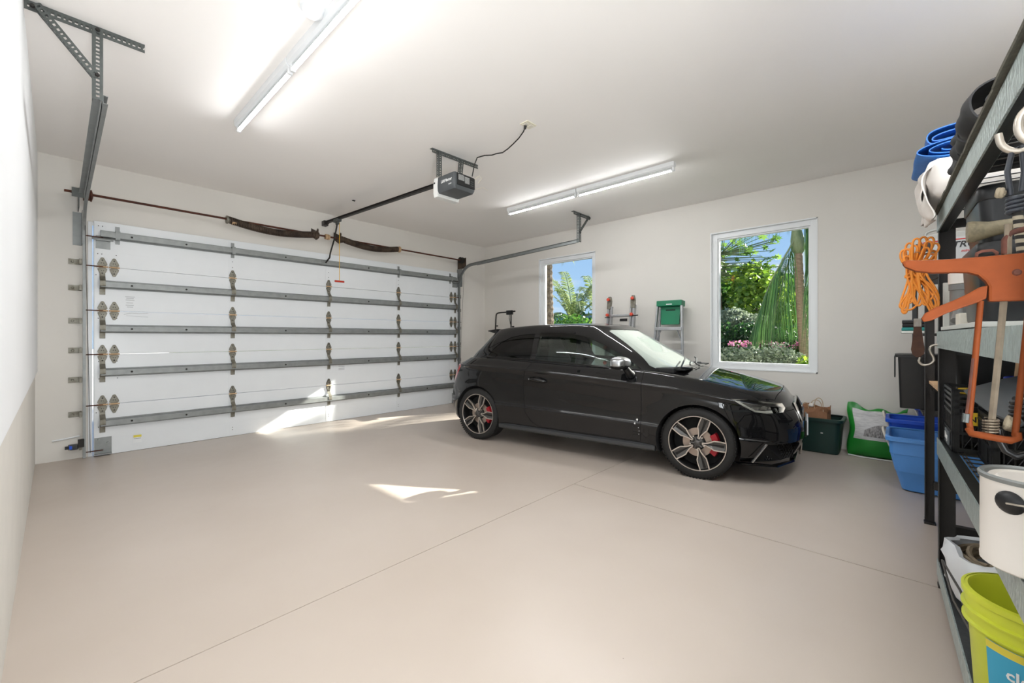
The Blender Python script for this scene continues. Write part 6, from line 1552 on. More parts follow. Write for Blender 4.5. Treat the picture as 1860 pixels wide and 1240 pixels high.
part('bin_flap', MB().bb(4.34, 4.62, 0.026, 0.034, 0.93, 1.09), M_blk, bb_, world=True)

# ---- blue totes on the floor
def tote(label, x0, x1, y0_, y1_, z1, m_, rope_ends=True, tap=0.10):
    t_ = thing('storage_tote', label, 'tote', ((x0 + x1) / 2, (y0_ + y1_) / 2, 0))
    def rr_(i, z): return rrect(x0 + i, x1 - i, y0_ + i, y1_ - i, z, 0.045)
    th = 0.006; m = MB()
    secs = [rr_(tap + .02, 0.002), rr_(tap, 0.012), rr_(tap * .62, z1 * .36), rr_(tap * .58 , z1 * .37), rr_(tap * .30, z1 * .68), rr_(tap * .26, z1 * .69), rr_(0.022, z1 - 0.03), rr_(0.020, z1 - 0.01), rr_(0.028, z1 - 0.012), rr_(tap * .62 + th, z1 * .36), rr_(tap + .02 + th, 0.02)]
    part('tote_wall', ring_hull(m, secs), m_, t_, world=True, smooth=28)
    r_ = MB(); secs = [rr_(0.02, z1 - 0.035), rr_(0.0, z1 - 0.032), rr_(0.0, z1 - 0.005), rr_(0.006, z1), rr_(0.022, z1), rr_(0.026, z1 - 0.006)]
    n = len(secs[0]); vs = [v for s_ in secs for v in s_]; fs = []
    for i in range(len(secs) - 1):
        for k in range(n): fs.append((i * n + k, i * n + (k + 1) % n, (i + 1) * n + (k + 1) % n, (i + 1) * n + k))
    r_.add(vs, fs); part('tote_rim', r_, m_, t_, world=True, smooth=35)
    if rope_ends:
        ym = y1_
        rp = chaikin([W(x0 + .13, ym - .03, z1 - .10), W(x0 + .12, ym + .00, z1 - .02), W(x0 + .13, ym + .012, z1 + .02), W(x0 + .22, ym + .018, z1 + .035), W(x0 + .32, ym + .012, z1 + .02), W(x0 + .33, ym, z1 - .02), W(x0 + .32, ym - .03, z1 - .10)])
        tw = MB(); tw.tube(rp, 0.009, 8)
        n = len(rp)
        part('rope_handle', tw, M_rope, t_, world=True, smooth=50, label='white rope handle')
    return t_
tote('light blue tote with rope handle, nearest of the totes behind the racks', 4.52, 5.06, -0.56, 0.09, 0.44, M_blue)
tote('royal blue tote with rope handle, just beyond the light blue tote', 5.08, 5.46, -0.50, 0.10, 0.50, M_blue2)
tote('navy blue tote against the wall behind the royal blue tote', 5.47, 5.86, -0.62, -0.10, 0.58, M_navy)
# ---- dark green tote with paper bag
gt = thing('storage_tote', 'dark green tote on the floor by the car nose, brown paper bag inside', 'tote', (5.66, 0.66, 0))
def rr_(i, z): return rrect(5.47 + i, 5.865 - i, 0.425 + i, 0.90 - i, z, 0.05)
part('tote_wall', ring_hull(MB(), [rr_(.055, .002), rr_(.045, .012), rr_(.02, .355), rr_(.028, .355), rr_(.055, .02)]), M_dkgreen, gt, world=True, smooth=30)
m = MB(); secs = [rr_(.018, .34), rr_(0.0, .343), rr_(0.0, .372), rr_(.008, .376), rr_(.028, .372)]; n = len(secs[0]); vs = [v for s_ in secs for v in s_]
m.add(vs, [(i * n + k, i * n + (k + 1) % n, (i + 1) * n + (k + 1) % n, (i + 1) * n + k) for i in range(4) for k in range(n)]); part('tote_rim', m, M_dkgreen, gt, world=True, smooth=35)
part('tote_scuff', MB().bb(5.494, 5.499, .60, .62, .215, .225), M_board, gt, world=True)
pb_ = thing('paper_bag', 'crumpled brown paper bag with twisted handles inside the green tote', 'bag', (5.6, 0.85, 0.05))
secs = []
for z, k in ((.03, .94), (.25, .97), (.43, 1.0), (.475, 1.02)):
    secs.append([(5.655 + (.125 * k) * cx_ + .006 * math.sin(z * 50 + a_ * 3), .69 + .135 * k * cy_ + .008 * math.cos(z * 40 + a_ * 5), z + (.018 * math.sin(a_ * 4) if z > .4 else 0)) for a_, cx_, cy_ in [(j * PI / 12, max(-1, min(1, 1.3 * math.cos(j * PI / 12))), max(-1, min(1, 1.3 * math.sin(j * PI / 12)))) for j in range(24)]])
m = MB(); n = 24; vs = [v for s_ in secs for v in s_]; m.add(vs, [(i * n + k, i * n + (k + 1) % n, (i + 1) * n + (k + 1) % n, (i + 1) * n + k) for i in range(3) for k in range(n)] + [tuple(range(24))])
part('bag_body', m, M_paper, pb_, world=True)
for (x, y0_, y1_, h_) in ((5.535, .60, .68, .10), (5.55, .73, .79, .04), (5.76, .64, .74, .05)):
    part('bag_handle', MB().tube(chaikin([W(x, y0_, .44), W(x, y0_ + .005, .46 + h_), W(x, (y0_ + y1_) / 2, .49 + h_), W(x, y1_ - .005, .46 + h_), W(x, y1_, .44)]), .004, 6), mat('twine_tan', (184, 160, 130), .8), pb_, world=True, smooth=50)
solo('crumpled_tissue', MB().lathe([(0.001, .45), (.02, .455), (.026, .47), (.018, .488), (.001, .492)], (5.56, .71, .025), 'z', 10), M_cloth, 'small white crumpled tissue on top of the paper bag', 'tissue', smooth=60)
# ---- green bedding bag against the wall
gb = thing('bedding_bag', 'green plastic sack printed with a grey animal photo, leaning on the wall', 'sack', (5.72, 0.2, 0))
def bagpt(u, v, side):   # u 0..1 along Y, v 0..1 up
    y = 0.405 - 0.47 * u + 0.012 * math.sin(v * 9); z = 0.003 + 0.54 * v
    if v > .85: z += -0.055 * max(0, math.sin(u * PI * 1.0)) * (v - .85) / .15 + .02 * math.sin(u * 14) * (v - .85) / .15 - .07 * max(0, u - .4) * (v - .85) / .15
    bulge = (4 * u * (1 - u)) ** .5 * (math.sin(min(1, v * 1.25) * PI) ** .6 if v < .8 else (math.sin(PI) if False else .35 * (1 - v) / .2))
    th = .02 + .085 * bulge
    wr_ = .006 * math.sin(u * 23 + v * 11) * (v ** 2)
    xc_ = 5.70 + .05 * v
    return (xc_ - side * th + wr_, y, z)
m = MB(); nu, nv = 26, 26; front = [[bagpt(i / nu, j / nv, 1) for i in range(nu + 1)] for j in range(nv + 1)]; back = [[bagpt(i / nu, j / nv, -1) for i in range(nu + 1)] for j in range(nv + 1)]
vs = [p for r_ in front for p in r_] + [p for r_ in back for p in r_]; K = (nu + 1) * (nv + 1); fs = []; mi_ = []
for j in range(nv):
    for i in range(nu):
        q = j * (nu + 1) + i; fs.append((q, q + 1, q + nu + 2, q + nu + 1)); fs.append((K + q, K + q + nu + 1, K + q + nu + 2, K + q + 1))
for j in range(nv):
    for i in (0, nu): q = j * (nu + 1) + i; fs.append((q, K + q, K + q + nu + 1, q + nu + 1))
for i in range(nu):
    for j in (0, nv): q = j * (nu + 1) + i; fs.append((q, q + 1, K + q + 1, K + q))
m.add(vs, fs); part('sack', m, mat('green_film', (34, 136, 48), 0.3, bump=.25, bscale=18), gb, world=True, smooth=50)
m = MB(); u0, u1, v0, v1 = .10, 1.0, .34, .90
P_ = [[tuple(Vector(bagpt(u0 + (u1 - u0) * i / 16, v0 + (v1 - v0) * j / 12, 1)) + Vector((-.0025, 0, 0))) for i in range(17)] for j in range(13)]
m.add([p for r_ in P_ for p in r_], [(j * 17 + i, j * 17 + i + 1, (j + 1) * 17 + i + 1, (j + 1) * 17 + i) for j in range(12) for i in range(16)])
pr = part('printed_picture', m, mat('grey_fur_print', (206, 206, 204), 0.35, col2=(178, 178, 178), vscale=20, stretch=(1, 1, 6)), gb, world=True, smooth=50, label='grey and white printed picture')
m = MB()
P_ = []
for j in range(9):
    for i in range(17):
        u = .26 + .62 * i / 16; top = .53 + .10 * math.sin(min(1, i / 13) * PI * .8) ; v = .40 + (top - .40) * j / 8 * (1 - .5 * abs(i / 16 - .5) ** 2)
        P_.append(tuple(Vector(bagpt(u, v, 1)) + Vector((-.005, 0, 0))))
m.add(P_, [(j * 17 + i, j * 17 + i + 1, (j + 1) * 17 + i + 1, (j + 1) * 17 + i) for j in range(8) for i in range(16)])
part('animal_print', m, mat('fur_dark_print', (84, 82, 82), 0.5, col2=(168, 166, 164), vscale=40, stretch=(1, 3, 1)), pr, world=True, smooth=50)
m = MB(); m.tube([W(5.62, .40, .012), W(5.60, .3, .008), W(5.60, .1, .008), W(5.62, -.06, .01)], .006, 6); part('white_seam', m, M_inkw, gb, world=True)

# ---- ladders on the window wall
def tilt_frame(origin, lean):   # local x=Y axis-ish across, z up the ladder, leaning towards +X at top
    m = Matrix(((0, math.cos(lean) * 0 + 1, 0), (1, 0, 0), (0, 0, 1))).to_4x4()
    return Matrix.Translation(origin) @ Matrix.Rotation(lean, 4, 'Y') @ Matrix.Rotation(-PI / 2, 4, 'Z')
la = thing('telescopic_ladder', 'aluminium telescopic ladder with orange red lock knobs leaning between the windows', 'ladder', (5.50, 3.04, 0))
ML = tilt_frame((5.50, 3.04, 0), 0.118)     # local x -> -Y (to the right in the picture), y -> +X, z up
for sx in (-1, 1):
    part('outer_rail', put(MB().bb(sx * .205 - .014, sx * .205 + .014, -.035, .035, 0, 1.72), ML), M_alu, la, world=True, bevel=.003)
    part('inner_rail', put(MB().bb(sx * .160 - .011, sx * .160 + .011, -.028, .028, 0.05, 1.70), ML), M_alu, la, world=True, bevel=.003)
    part('hinge_plate', put(MB().prism([(sx * .195 - .03, 1.66), (sx * .195 + .03, 1.66), (sx * .19 + .035, 1.78), (sx * .19 + .018, 1.85), (sx * .19 - .018, 1.85), (sx * .19 - .035, 1.78)], -.04, -.005, 'xz'), ML), M_hinge, la, world=True, bevel=.004)
    part('foot', put(MB().bb(sx * .205 - .02, sx * .205 + .02, -.045, .045, -.0, .05), ML), M_blk, la, world=True)
    for z in (1.80, 1.565, 1.08, 1.30 - .0):
        if z == 1.30: continue
        part('lock_knob', put(MB().lathe([(0, -.045), (.022, -.042), (.026, -.03), (.02, -.01), (.02, .0)], (0, 0, 0), 'y', 14), ML @ Matrix.Translation((sx * .195 + (0 if z > 1.7 else -.0), -.035, z))), mat('orange_red_knob', (212, 72, 48), .4), la, world=True, smooth=40, label='orange red lock knob')
for z in (1.56, 1.08, .80, .52, .24):
    part('rung', put(MB().bb(-.17, .17, -.028, .028, z - .018, z + .018), ML), M_alu, la, world=True, bevel=.006)
part('spring_pin', put(MB().tube([(.16, -.05, 1.545), (.29, -.05, 1.55)], .007, 6).tube([(-.16, -.05, 1.53), (-.24, -.05, 1.53)], .006, 6), ML), M_bolt, la, world=True)
part('black_label', put(MB().bb(.0, .12, -.034, -.031, 1.47, 1.51), ML), M_blk, la, world=True)
lb_ = thing('step_ladder', 'folded aluminium step ladder with green plastic top leaning beside the big window', 'ladder', (5.56, 2.31, 0))
ML = tilt_frame((5.56, 2.31, 0), 0.085)
part('top_cap', put(MB().bb(-.175, .175, -.06, .07, 1.655, 1.735), ML), M_green, lb_, world=True, bevel=.012, label='green plastic top cap')
part('cap_badge', put(MB().bb(-.035, .045, -.0635, -.060, 1.672, 1.685), ML), M_inkw, lb_, world=True, bevel=.001)
part('bucket_tray', put(MB().prism([(-.125, 1.41), (.125, 1.41), (.135, 1.655), (-.135, 1.655)], .0, .035, 'xz'), ML), M_green, lb_, world=True, bevel=.006)
part('tray_slot', put(MB().bb(-.06, .07, -.004, .002, 1.60, 1.615), ML), M_under, lb_, world=True)
for sx in (-1, 1):
    def rail(m, w0_, w1_, y_, z0, z1, t2=.022, d_=.055):
        m.add([(sx * w0_ - t2 / 2, y_, z0), (sx * w0_ + t2 / 2, y_, z0), (sx * w0_ + t2 / 2, y_ + d_, z0), (sx * w0_ - t2 / 2, y_ + d_, z0), (sx * w1_ - t2 / 2, y_, z1), (sx * w1_ + t2 / 2, y_, z1), (sx * w1_ + t2 / 2, y_ + d_, z1), (sx * w1_ - t2 / 2, y_ + d_, z1)],
              [(0, 1, 2, 3), (7, 6, 5, 4), (0, 4, 5, 1), (1, 5, 6, 2), (2, 6, 7, 3), (3, 7, 4, 0)]); return m
    part('front_rail', put(rail(MB(), .245, .165, -.055, .0, 1.66), ML), M_alu, lb_, world=True, bevel=.003)
    part('rear_rail', put(rail(MB(), .215, .150, .02, .02, 1.64, .02, .035), ML), M_alu, lb_, world=True, bevel=.003)
    part('corner_brace', put(MB().tube([(sx * .165, -.02, 1.20), (sx * .125, -.02, 1.30), (sx * .11, -.02, 1.34)], .008, 6), ML), M_alu, lb_, world=True)
    part('rubber_foot', put(MB().bb(sx * .247 - .022, sx * .247 + .022, -.06, .01, 0, .03), ML), M_blk, lb_, world=True)
for k, z in enumerate((1.355, 1.05, .74, .43, .13)):
    w = .165 + (1.66 - z) / 1.66 * .08
    part('step', put(MB().bb(-w, w, -.065, .018, z - .012, z + .012).bb(-w, w, -.068, -.062, z - .032, z + .012), ML), M_alu, lb_, world=True, bevel=.003)
# ---- mower style handle and dark trolley behind the car
mh = thing('mower_handle', 'thin black mower handle frame standing in the corner behind the car', 'mower', (5.66, 5.40, 0))
part('handle_frame', MB().tube(chaikin([W(5.60, 5.63, .30), W(5.64, 5.63, 1.2), W(5.66, 5.63, 1.64), W(5.66, 5.60, 1.68), W(5.66, 5.5, 1.69), W(5.66, 5.3, 1.69), W(5.66, 5.14, 1.70)]), .013, 8), M_bolt, mh, world=True, smooth=50)
part('handle_frame', MB().tube([W(5.60, 5.22, .30), W(5.64, 5.22, 1.2), W(5.66, 5.24, 1.69)], .012, 8), M_bolt, mh, world=True, smooth=50)
part('switch_box', MB().bb(5.63, 5.68, 5.20, 5.34, 1.64, 1.72), M_blk, mh, world=True, bevel=.01)
part('control_lever', MB().tube([W(5.64, 5.26, 1.70), W(5.62, 5.25, 1.58), W(5.64, 5.235, 1.46)], .006, 6), M_blk, mh, world=True)
for (y, z) in ((5.61, 1.44), (5.20, 1.42), (5.22, 1.3)): part('frame_knob', MB().tube([W(5.65, y, z), W(5.65, y - .04, z)], .012, 8), M_blk, mh, world=True)
part('mower_deck', ring_hull(MB(), [rrect(5.28, 5.80, 5.12, 5.72, .06, .08), rrect(5.28, 5.80, 5.12, 5.72, .18, .08), rrect(5.38, 5.70, 5.22, 5.62, .32, .06)]), M_greyp, mh, world=True, smooth=40)
for (x, y) in ((5.34, 5.10), (5.74, 5.10), (5.34, 5.74), (5.74, 5.74)): part('mower_wheel', MB().lathe([(0, -.02), (.06, -.02), (.075, -.01), (.075, .01), (.06, .02), (0, .02)], (x, y, .075), 'y', 18), M_tire, mh, world=True, smooth=35)
tr_ = thing('folding_trolley', 'black flat-topped folding stand in the corner, mostly behind the car', 'stand', (5.35, 4.95, 0))
part('stand_top', MB().bb(5.20, 5.45, 4.76, 5.04, 1.285, 1.305), M_bolt, tr_, world=True, bevel=.003)
part('stand_post', MB().bb(5.31, 5.35, 4.94, 4.97, 0.02, 1.285), M_bolt, tr_, world=True)
part('stand_foot', MB().bb(5.18, 5.47, 4.80, 5.02, 0.0, .02), M_bolt, tr_, world=True)

# ------------------------------------------------------------------ garden outside the windows
struct('ground', MB().bb(6.08, 60, -30, 60, -0.35, -0.22), mat('garden_soil', (104, 98, 62), 0.95, col2=(70, 92, 46), vscale=1.2))
struct('ground', MB().bb(-40, 6.08, 6.42, 60, -0.35, -0.03), mat('pale_driveway', (206, 202, 194), 0.9, var=0.04))
L_yel = leafmat('leaf_yellow_green', (70, 112, 30), (160, 184, 66))
L_mid = leafmat('leaf_mid_green', (44, 92, 34), (104, 142, 58))
L_dk = leafmat('leaf_dark_green', (22, 54, 28), (60, 96, 46))
L_gry = leafmat('leaf_silver_grey', (104, 118, 92), (164, 174, 150))
L_palm = leafmat('leaf_palm', (34, 76, 40), (92, 126, 66))
L_palm2 = leafmat('leaf_palm_sunny', (84, 110, 58), (158, 168, 110))
L_pink = leafmat('flower_pink', (214, 110, 160), (240, 180, 206))
M_trunk = mat('palm_trunk_bark', (176, 148, 124), 0.9, col2=(128, 104, 86), vscale=14, stretch=(1, 1, 6), bump=0.6, bscale=20)
M_crown = mat('palm_crownshaft', (128, 136, 100), 0.6, col2=(98, 112, 74), vscale=6, stretch=(4, 4, 1))
M_bark = mat('rough_grey_bark', (122, 108, 92), 0.95, col2=(70, 60, 50), vscale=18, bump=0.8, bscale=30)
def cloud(m, c, rad, n, size, rng, shape=1.6, flat=0.0, shell=0.55):
    for _ in range(n):
        while True:
            p = Vector((rng.uniform(-1, 1), rng.uniform(-1, 1), rng.uniform(-1, 1)))
            l_ = p.length
            if shell < l_ < 1: break
        k = 1 + 0.18 * math.sin(p.x * 7 + c[0]) * math.cos(p.z * 6 + c[1])
        q = Vector(c) + Vector((p.x * rad[0] * k, p.y * rad[1] * k, p.z * rad[2] * k))
        a = Vector((rng.gauss(0, 1), rng.gauss(0, 1), rng.gauss(0, .7))).normalized(); b_ = a.orthogonal().normalized(); s_ = size * rng.uniform(.6, 1.3)
        b_ = (Matrix.Rotation(rng.uniform(0, 6.28), 3, a) @ b_)
        t_ = a * s_ * shape * .5; w = b_ * s_ * .5
        m.add([q - t_, q + w - t_ * .1, q + t_, q - w - t_ * .1], [(0, 1, 2, 3)])
    return m
def shrub(name, label, blobs, n, size, L_, seed, cat='shrub', trunk=None, shape=1.6, group=None, flowers=None, shell=0.55):
    rng = random.Random(seed); xs = [b_[0][0] for b_ in blobs]; ys = [b_[0][1] for b_ in blobs]
    t_ = thing(name, label, cat, (sum(xs) / len(xs), sum(ys) / len(ys), -0.22), group=group)
    m = MB(); tot = sum(b_[1][0] * b_[1][1] + b_[1][1] * b_[1][2] for b_ in blobs)
    for c, r_ in blobs: cloud(m, c, r_, int(n * (r_[0] * r_[1] + r_[1] * r_[2]) / tot), size, rng, shape, shell=shell)
    part('foliage', m, L_, t_, world=True, kind='stuff')
    if flowers:
        f = MB()
        for c, r_ in blobs: cloud(f, (c[0] - .05, c[1], c[2] + r_[2] * .75), (r_[0], r_[1], r_[2] * .35), flowers // len(blobs), 0.045, rng, 1.0)
        part('flowers', f, L_pink, t_, world=True, kind='stuff')
    st_ = MB()
    for c, r_ in blobs:
        st_.tube([(c[0], c[1], -0.22), (c[0] + .05, c[1] + .04, c[2] - r_[2] * .3), (c[0] + .1, c[1], c[2])], [.04, .03, .015], 6)
    part('branch', st_, M_bark, t_, world=True, kind='stuff')
    return t_
def frond(m, base, path, nl, ll, droop, rng, width=0.016, start=0.12, comb=1.0):
    """rachis through path points with leaflets both sides"""
    P_ = chaikin([Vector(p) for p in path], 3); m.mi(1); m.tube(P_, [0.018 * (1 - .8 * i / len(P_)) for i in range(len(P_))], 5); m.mi(0)
    cum = [0]
    for a, b_ in zip(P_[:-1], P_[1:]): cum.append(cum[-1] + (b_ - a).length)
    for k in range(nl):
        f = start + (1 - start) * k / nl; d = f * cum[-1]; i = max(j for j in range(len(cum)) if cum[j] <= d); i = min(i, len(P_) - 2)
        q = P_[i].lerp(P_[i + 1], (d - cum[i]) / max(1e-6, cum[i + 1] - cum[i])); tg = (P_[i + 1] - P_[i]).normalized()
        side = tg.cross(Vector((0, 0, 1)));
        if side.length < .1: side = Vector((0, 1, 0))
        side.normalize()
        for sg in (-1, 1):
            L_ = ll * (0.55 + .45 * math.sin(PI * min(1, f * 1.05))) * rng.uniform(.85, 1.1)
            d0 = (side * sg * comb + tg * .55 + Vector((0, 0, rng.uniform(-.15, .15)))).normalized()
            a = q; b_ = q + d0 * L_ * .4 + Vector((0, 0, -droop * L_ * .12)); c = q + d0 * L_ * .72 + Vector((0, 0, -droop * L_ * .45)); e = q + d0 * L_ * .85 + Vector((0, 0, -droop * L_ * .95))
            w = tg * width
            m.add([a - w * .4, a + w * .4, b_ + w, b_ - w, c + w * .8, c - w * .8, e], [(0, 1, 2, 3), (3, 2, 4, 5), (5, 4, 6)])
def palm(name, label, base, top, r0, r1, fronds, L_, seed, nl=46, ll=.55, droop=1.0, crown=None, rough=False, width=.016, comb=1.0):
    rng = random.Random(seed); t_ = thing(name, label, 'palm tree', base)
    base = Vector(base); top = Vector(top); tr_ = MB(); n = 40 if not rough else 60; pts = []; rr = []
    for i in range(n + 1):
        f = i / n; p = base.lerp(top, f) + Vector((0, .03 * math.sin(f * 3), 0)); pts.append(p)
        k = r0 + (r1 - r0) * f; rr.append(k * (1 + (.07 if i % 2 else 0)) if not rough else k * (1 + .22 * (i % 2)))
    tr_.tube(pts, rr, 12 if not rough else 9); part('trunk', tr_, M_trunk if not rough else M_bark, t_, world=True, smooth=None if rough else 60)
    if crown:
        c_ = MB(); d = (top - base).normalized(); c_.tube([top, top + d * crown * .15, top + d * crown * .5, top + d * crown], [r1 * 1.05, r1 * 1.75, r1 * 1.7, r1 * 1.0], 14); part('crownshaft', c_, M_crown, t_, world=True, smooth=60); top = top + d * crown
    for fp in fronds:
        m = MB(); path = [top + Vector(p) for p in fp]
        frond(m, top, path, nl, ll if fp[-1][2] < .2 or rough else ll * .6, droop, rng, width, comb=comb); part('frond', m, [L_, M_crown], t_, world=True)
    return t_
# window 2: the ringed palm with a long drooping frond
def arcs(az, length, rise, drop, n=5):
    c, s_ = math.cos(az), math.sin(az); out_ = []
    for i in range(n + 1):
        f = i / n; out_.append((c * length * f * (1 - .12 * f), s_ * length * f * (1 - .12 * f), rise * math.sin(f * PI * .55) * 1.2 - drop * f ** 2.2))
    return out_
pf = [[(0, 0, -.15), (-.15, .06, -.38), (-.2, .24, -.74), (-.2, .40, -1.08), (-.2, .56, -1.58), (-.2, .66, -1.86)],
      [(0, 0, -.2), (.15, .10, -.45), (.25, .25, -.95), (.3, .38, -1.5), (.3, .46, -2.0)],
      [(0, 0, -.1), (.1, -.15, .0), (.15, -.30, -.5), (.2, -.36, -1.3), (.2, -.40, -2.0)],
      [(0, 0, 0), (-.25, -.28, .1), (-.4, -.45, -.6), (-.45, -.5, -1.5)],
      [(0, 0, 0), (.4, .4, .9), (.9, .8, 1.1), (1.4, 1.2, .8), (1.6, 1.4, .3)],
      [(0, 0, 0), (-.2, .5, .75), (-.4, 1.1, .95), (-.5, 1.7, .72), (-.55, 2.1, .42)],
      [(0, 0, 0), (-.3, .35, .75), (-.6, .75, .90), (-.8, 1.1, .65), (-.9, 1.4, .42)],
      [(0, 0, 0), (.2, -.6, .9), (.3, -1.2, .9), (.4, -1.8, .3)]]
palm('ringed_palm', 'palm with ringed tan trunk and long drooping dark frond outside the big window', (9.0, 1.14, -.22), (9.0, 1.335, 2.72), .085, .062, pf, L_palm, 3, nl=80, ll=.68, droop=2.2, crown=.50, width=.012, comb=.55)
# window 1: rough trunk at the left, date palm crown further off
palm('rough_palm', 'palm with shaggy grey trunk at the left edge of the small window', (8.2, 6.22, -.22), (8.2, 6.36, 4.2), .10, .085, [arcs(a, 1.8, .7, 1.6) for a in (0.3, 1.4, 2.5, 3.6, 4.6, 5.6)], L_palm2, 9, nl=40, ll=.5, droop=.8, rough=True)
fr1 = [arcs(a, 1.45, r_ * .72, d_ * .8) for a, r_, d_ in ((2.1, 1.6, .5), (2.9, 1.9, .2), (3.9, 1.3, .9), (4.6, 1.8, .3), (5.3, 1.4, .8), (.4, 1.7, .5), (1.2, 1.8, .3), (1.7, 1.0, 1.4), (5.0, .9, 1.5), (3.4, 2.1, .1), (2.4, .8, 1.6), (4.2, .7, 1.7))]
palm('date_palm', 'low palm crown with upright pale fronds in the middle of the small window', (13.0, 8.75, -.22), (13.0, 8.85, 1.75), .16, .15, fr1, L_palm2, 11, nl=85, ll=.36, droop=.25, rough=True, width=.013, comb=.7)
palm('date_palm', 'second palm crown behind it at the right edge of the small window', (14.5, 8.65, -.22), (14.5, 8.70, 1.95), .15, .14, [arcs(a, 1.4, r_ * .8, d_) for a, r_, d_ in ((.3, 1.5, .6), (1.3, 1.7, .4), (2.3, 1.2, .9), (3.2, 1.8, .2), (4.2, 1.3, .8), (5.2, 1.6, .5))], L_palm2, 12, nl=75, ll=.36, droop=.3, rough=True, width=.013, comb=.7)
# papaya-like tree at upper left of window 2
pt = thing('broadleaf_tree', 'tree with big lobed light green leaves and orange fruit, upper left of big window', 'tree', (13.0, 3.75, -.22))
part('trunk', MB().tube([(13.0, 3.75, -.22), (13.0, 3.80, 1.6), (12.95, 3.86, 2.9), (12.9, 3.80, 3.7)], [.09, .08, .06, .05], 10), M_bark, pt, world=True, smooth=60)
rng = random.Random(21); m = MB(); st_ = MB()
for k in range(120):
    a = rng.uniform(0, 6.28); l_ = rng.uniform(.3, 1.35); c = Vector((12.95 + math.cos(a) * l_ * .7, 3.55 + math.sin(a) * l_ * .95, rng.uniform(2.95, 4.2) - .2 * l_)); st_.tube([(12.95, 3.80, min(c.z + .1, 3.6)), tuple(c)], .009, 4)
    nx = Vector((rng.gauss(0, .6), rng.gauss(0, .6), 1)).normalized(); u = nx.orthogonal().normalized(); w = nx.cross(u); R_ = rng.uniform(.09, .17)
    pts = []
    for j in range(14):
        t2 = 2 * PI * j / 14; r_ = R_ * (1.0 if j % 2 == 0 else .48); pts.append(c + u * r_ * math.cos(t2) + w * r_ * math.sin(t2))
    m.add(pts, [tuple(range(14))])
part('foliage', m, leafmat('leaf_papaya', (70, 112, 50), (140, 170, 84)), pt, world=True, kind='stuff'); part('leaf_stalk', st_, M_crown, pt, world=True, kind='stuff')
for k, (y, z) in enumerate(((3.98, 3.30), (4.03, 3.18), (3.95, 3.16), (3.42, 2.85))): part('fruit', MB().lathe([(.001, -.10), (.05, -.06), (.065, 0), (.05, .06), (.001, .10)], (12.85, y, z), 'z', 12), mat('orange_fruit', (222, 150, 60), .5), pt, world=True, smooth=60)
shrub('leafy_tree', 'yellow green sunlit tree in the middle of the big window', [((12.5, 2.75, 2.2), (.8, .65, .75)), ((12.8, 2.2, 1.7), (.7, .6, .7)), ((13.2, 3.0, 2.8), (.7, .6, .5))], 3600, .10, L_yel, 31, 'tree')
shrub('leafy_tree', 'mid green tree at the left side of big window under the lobed leaves', [((13.8, 4.2, 2.1), (.9, .8, .8)), ((14.0, 3.6, 2.0), (.9, .7, .7)), ((14.2, 4.4, 3.2), (.7, .6, .5))], 3600, .12, L_mid, 32, 'tree')
shrub('leafy_tree', 'far green tree with open crown behind the ringed palm', [((17.5, 3.4, 2.8), (1.0, 1.0, .8)), ((17.8, 2.6, 2.0), (1.1, 1.2, 1.0)), ((17.6, 4.6, 2.6), (1.0, 1.0, 1.0))], 3600, .15, L_mid, 33, 'tree')
shrub('silver_shrub', 'tall grey green shrub behind the dark hedge, left in the big window', [((10.9, 2.95, 1.62), (.45, .45, .30)), ((11.0, 2.55, 1.50), (.45, .4, .28))], 2600, .05, L_gry, 34)
shrub('dark_hedge', 'dark green hedge with bare base across the left of big window', [((10.2, 2.9, 1.05), (.45, .45, .48)), ((10.2, 2.4, 1.05), (.45, .45, .5)), ((10.2, 2.0, .98), (.4, .45, .5))], 4200, .055, L_dk, 35)
shrub('dark_hedge', 'dark hedge low behind the ringed palm trunk, right in big window', [((10.3, 1.45, 1.0), (.4, .4, .5)), ((10.3, .9, 1.0), (.4, .5, .6)), ((10.3, .3, .9), (.4, .5, .6))], 3600, .06, L_dk, 36)
for i, (y, lb) in enumerate(((2.35, 'pink flowering hedge at the left of big window'), (1.95, 'pink flowering hedge left of the drooping frond'), (1.28, 'pink flowering hedge by the ringed palm trunk'))):
    shrub('flowering_hedge', lb, [((9.3, y, .92), (.2, .22, .22)), ((9.3, y - .2, .90), (.2, .2, .22))], 1400, .05, L_mid, 40 + i, flowers=240)
for i, (x, y, r_, z, lb) in enumerate(((8.0, 2.18, .28, .80, 'silver grey shrub at the lower left corner of big window'), (7.8, 1.78, .24, .84, 'silver grey shrub in the lower middle of big window'), (8.0, 1.48, .28, .86, 'taller silver grey shrub under the drooping frond'), (7.9, 1.20, .20, .78, 'small silver shrub just left of the bright ground leaves'))):
    shrub('silver_shrub', lb, [((x, y, z), (r_, r_ * 1.05, r_ * .95)), ((x, y, z - .3), (r_, r_ * 1.1, r_))], 2600, .034, L_gry, 50 + i, shell=.35)
shrub('ground_cover', 'bright green low leaves at the lower right corner of big window', [((7.6, .98, .70), (.3, .22, .24)), ((7.7, .7, .72), (.3, .25, .26))], 1600, .05, L_yel, 60)
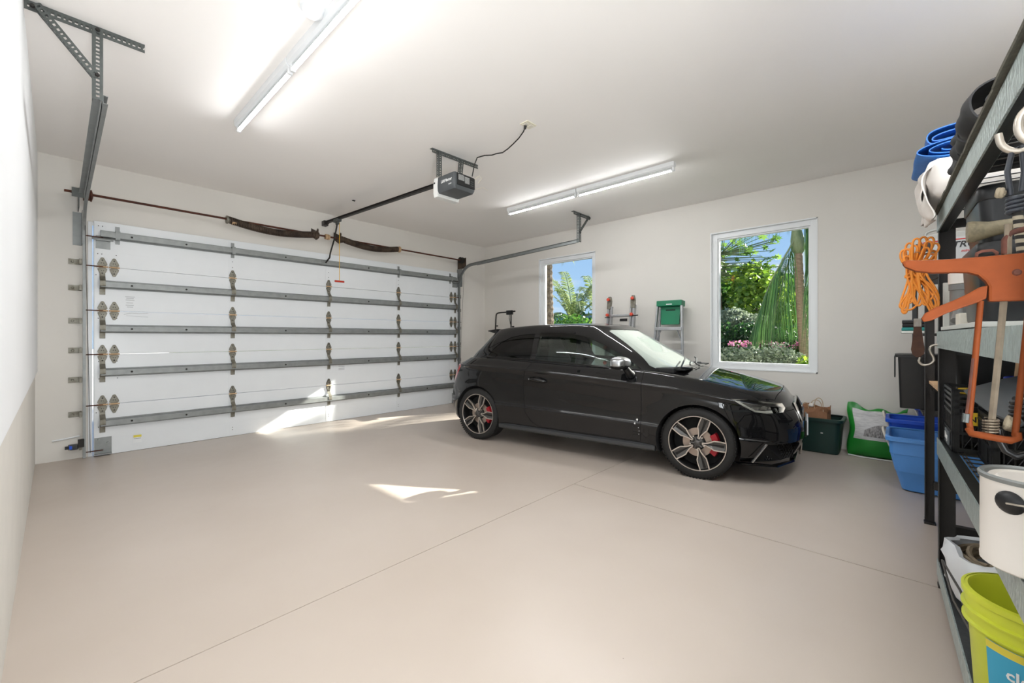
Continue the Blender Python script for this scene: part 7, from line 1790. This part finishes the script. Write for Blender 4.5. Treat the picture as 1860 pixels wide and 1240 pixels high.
# window 1 greenery
shrub('round_bush', 'dense dark green bush at the bottom of the small window', [((11.2, 7.75, 1.2), (.8, .75, .75)), ((11.0, 7.15, 1.1), (.7, .6, .7))], 4200, .075, L_mid, 61)
shrub('round_bush', 'olive leafy bush at the lower right of the small window', [((11.0, 6.5, 1.1), (.7, .55, .75)), ((11.0, 5.9, .9), (.7, .6, .7))], 3600, .075, L_yel, 62)
shrub('round_bush', 'low sunlit green bush seen through the car windows', [((8.8, 5.75, .90), (.4, .45, .45)), ((8.9, 5.0, .85), (.4, .5, .45))], 3000, .055, L_yel, 63)
shrub('tree_belt', 'distant belt of dark trees closing off the garden', [((24, y, 1.0), (1.5, 2.4, 1.6)) for y in range(-8, 26, 3)], 12000, .26, L_dk, 64, 'trees')
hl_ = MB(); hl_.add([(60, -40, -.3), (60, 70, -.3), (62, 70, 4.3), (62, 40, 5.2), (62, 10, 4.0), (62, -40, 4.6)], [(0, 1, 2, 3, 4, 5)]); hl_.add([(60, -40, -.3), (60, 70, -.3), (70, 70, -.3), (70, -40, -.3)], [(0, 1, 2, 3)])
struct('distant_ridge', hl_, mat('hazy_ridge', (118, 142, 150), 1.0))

# ------------------------------------------------------------------ repeats of one kind share a group phrase
GROUPS = {'tube_light': 'tube lights on the ceiling', 'milk_crate': 'black milk crates on the rack', 'plastic_toolbox': 'black tool boxes on the middle shelf', 'storage_tote': 'plastic totes on the floor',
          'knee_pad': 'pads stacked on the wall shelf', 'steel_hook': 'steel hooks below the top beam', 'paint_brush': 'brushes in the blue tin', 'silver_shrub': 'silver shrubs outside the big window',
          'flowering_hedge': 'pink flowering hedges outside', 'dark_hedge': 'dark hedges outside the big window', 'leafy_tree': 'leafy trees beyond the big window', 'round_bush': 'round bushes outside the small window',
          'date_palm': 'palm crowns beyond the small window', 'garage_door_track': 'tracks of the garage door', 'storage_rack': 'black storage racks'}
for o in list(COL.objects):
    k = o.name.split('.')[0]
    if o.parent is None and k in GROUPS and 'label' in o.keys(): o['group'] = GROUPS[k]
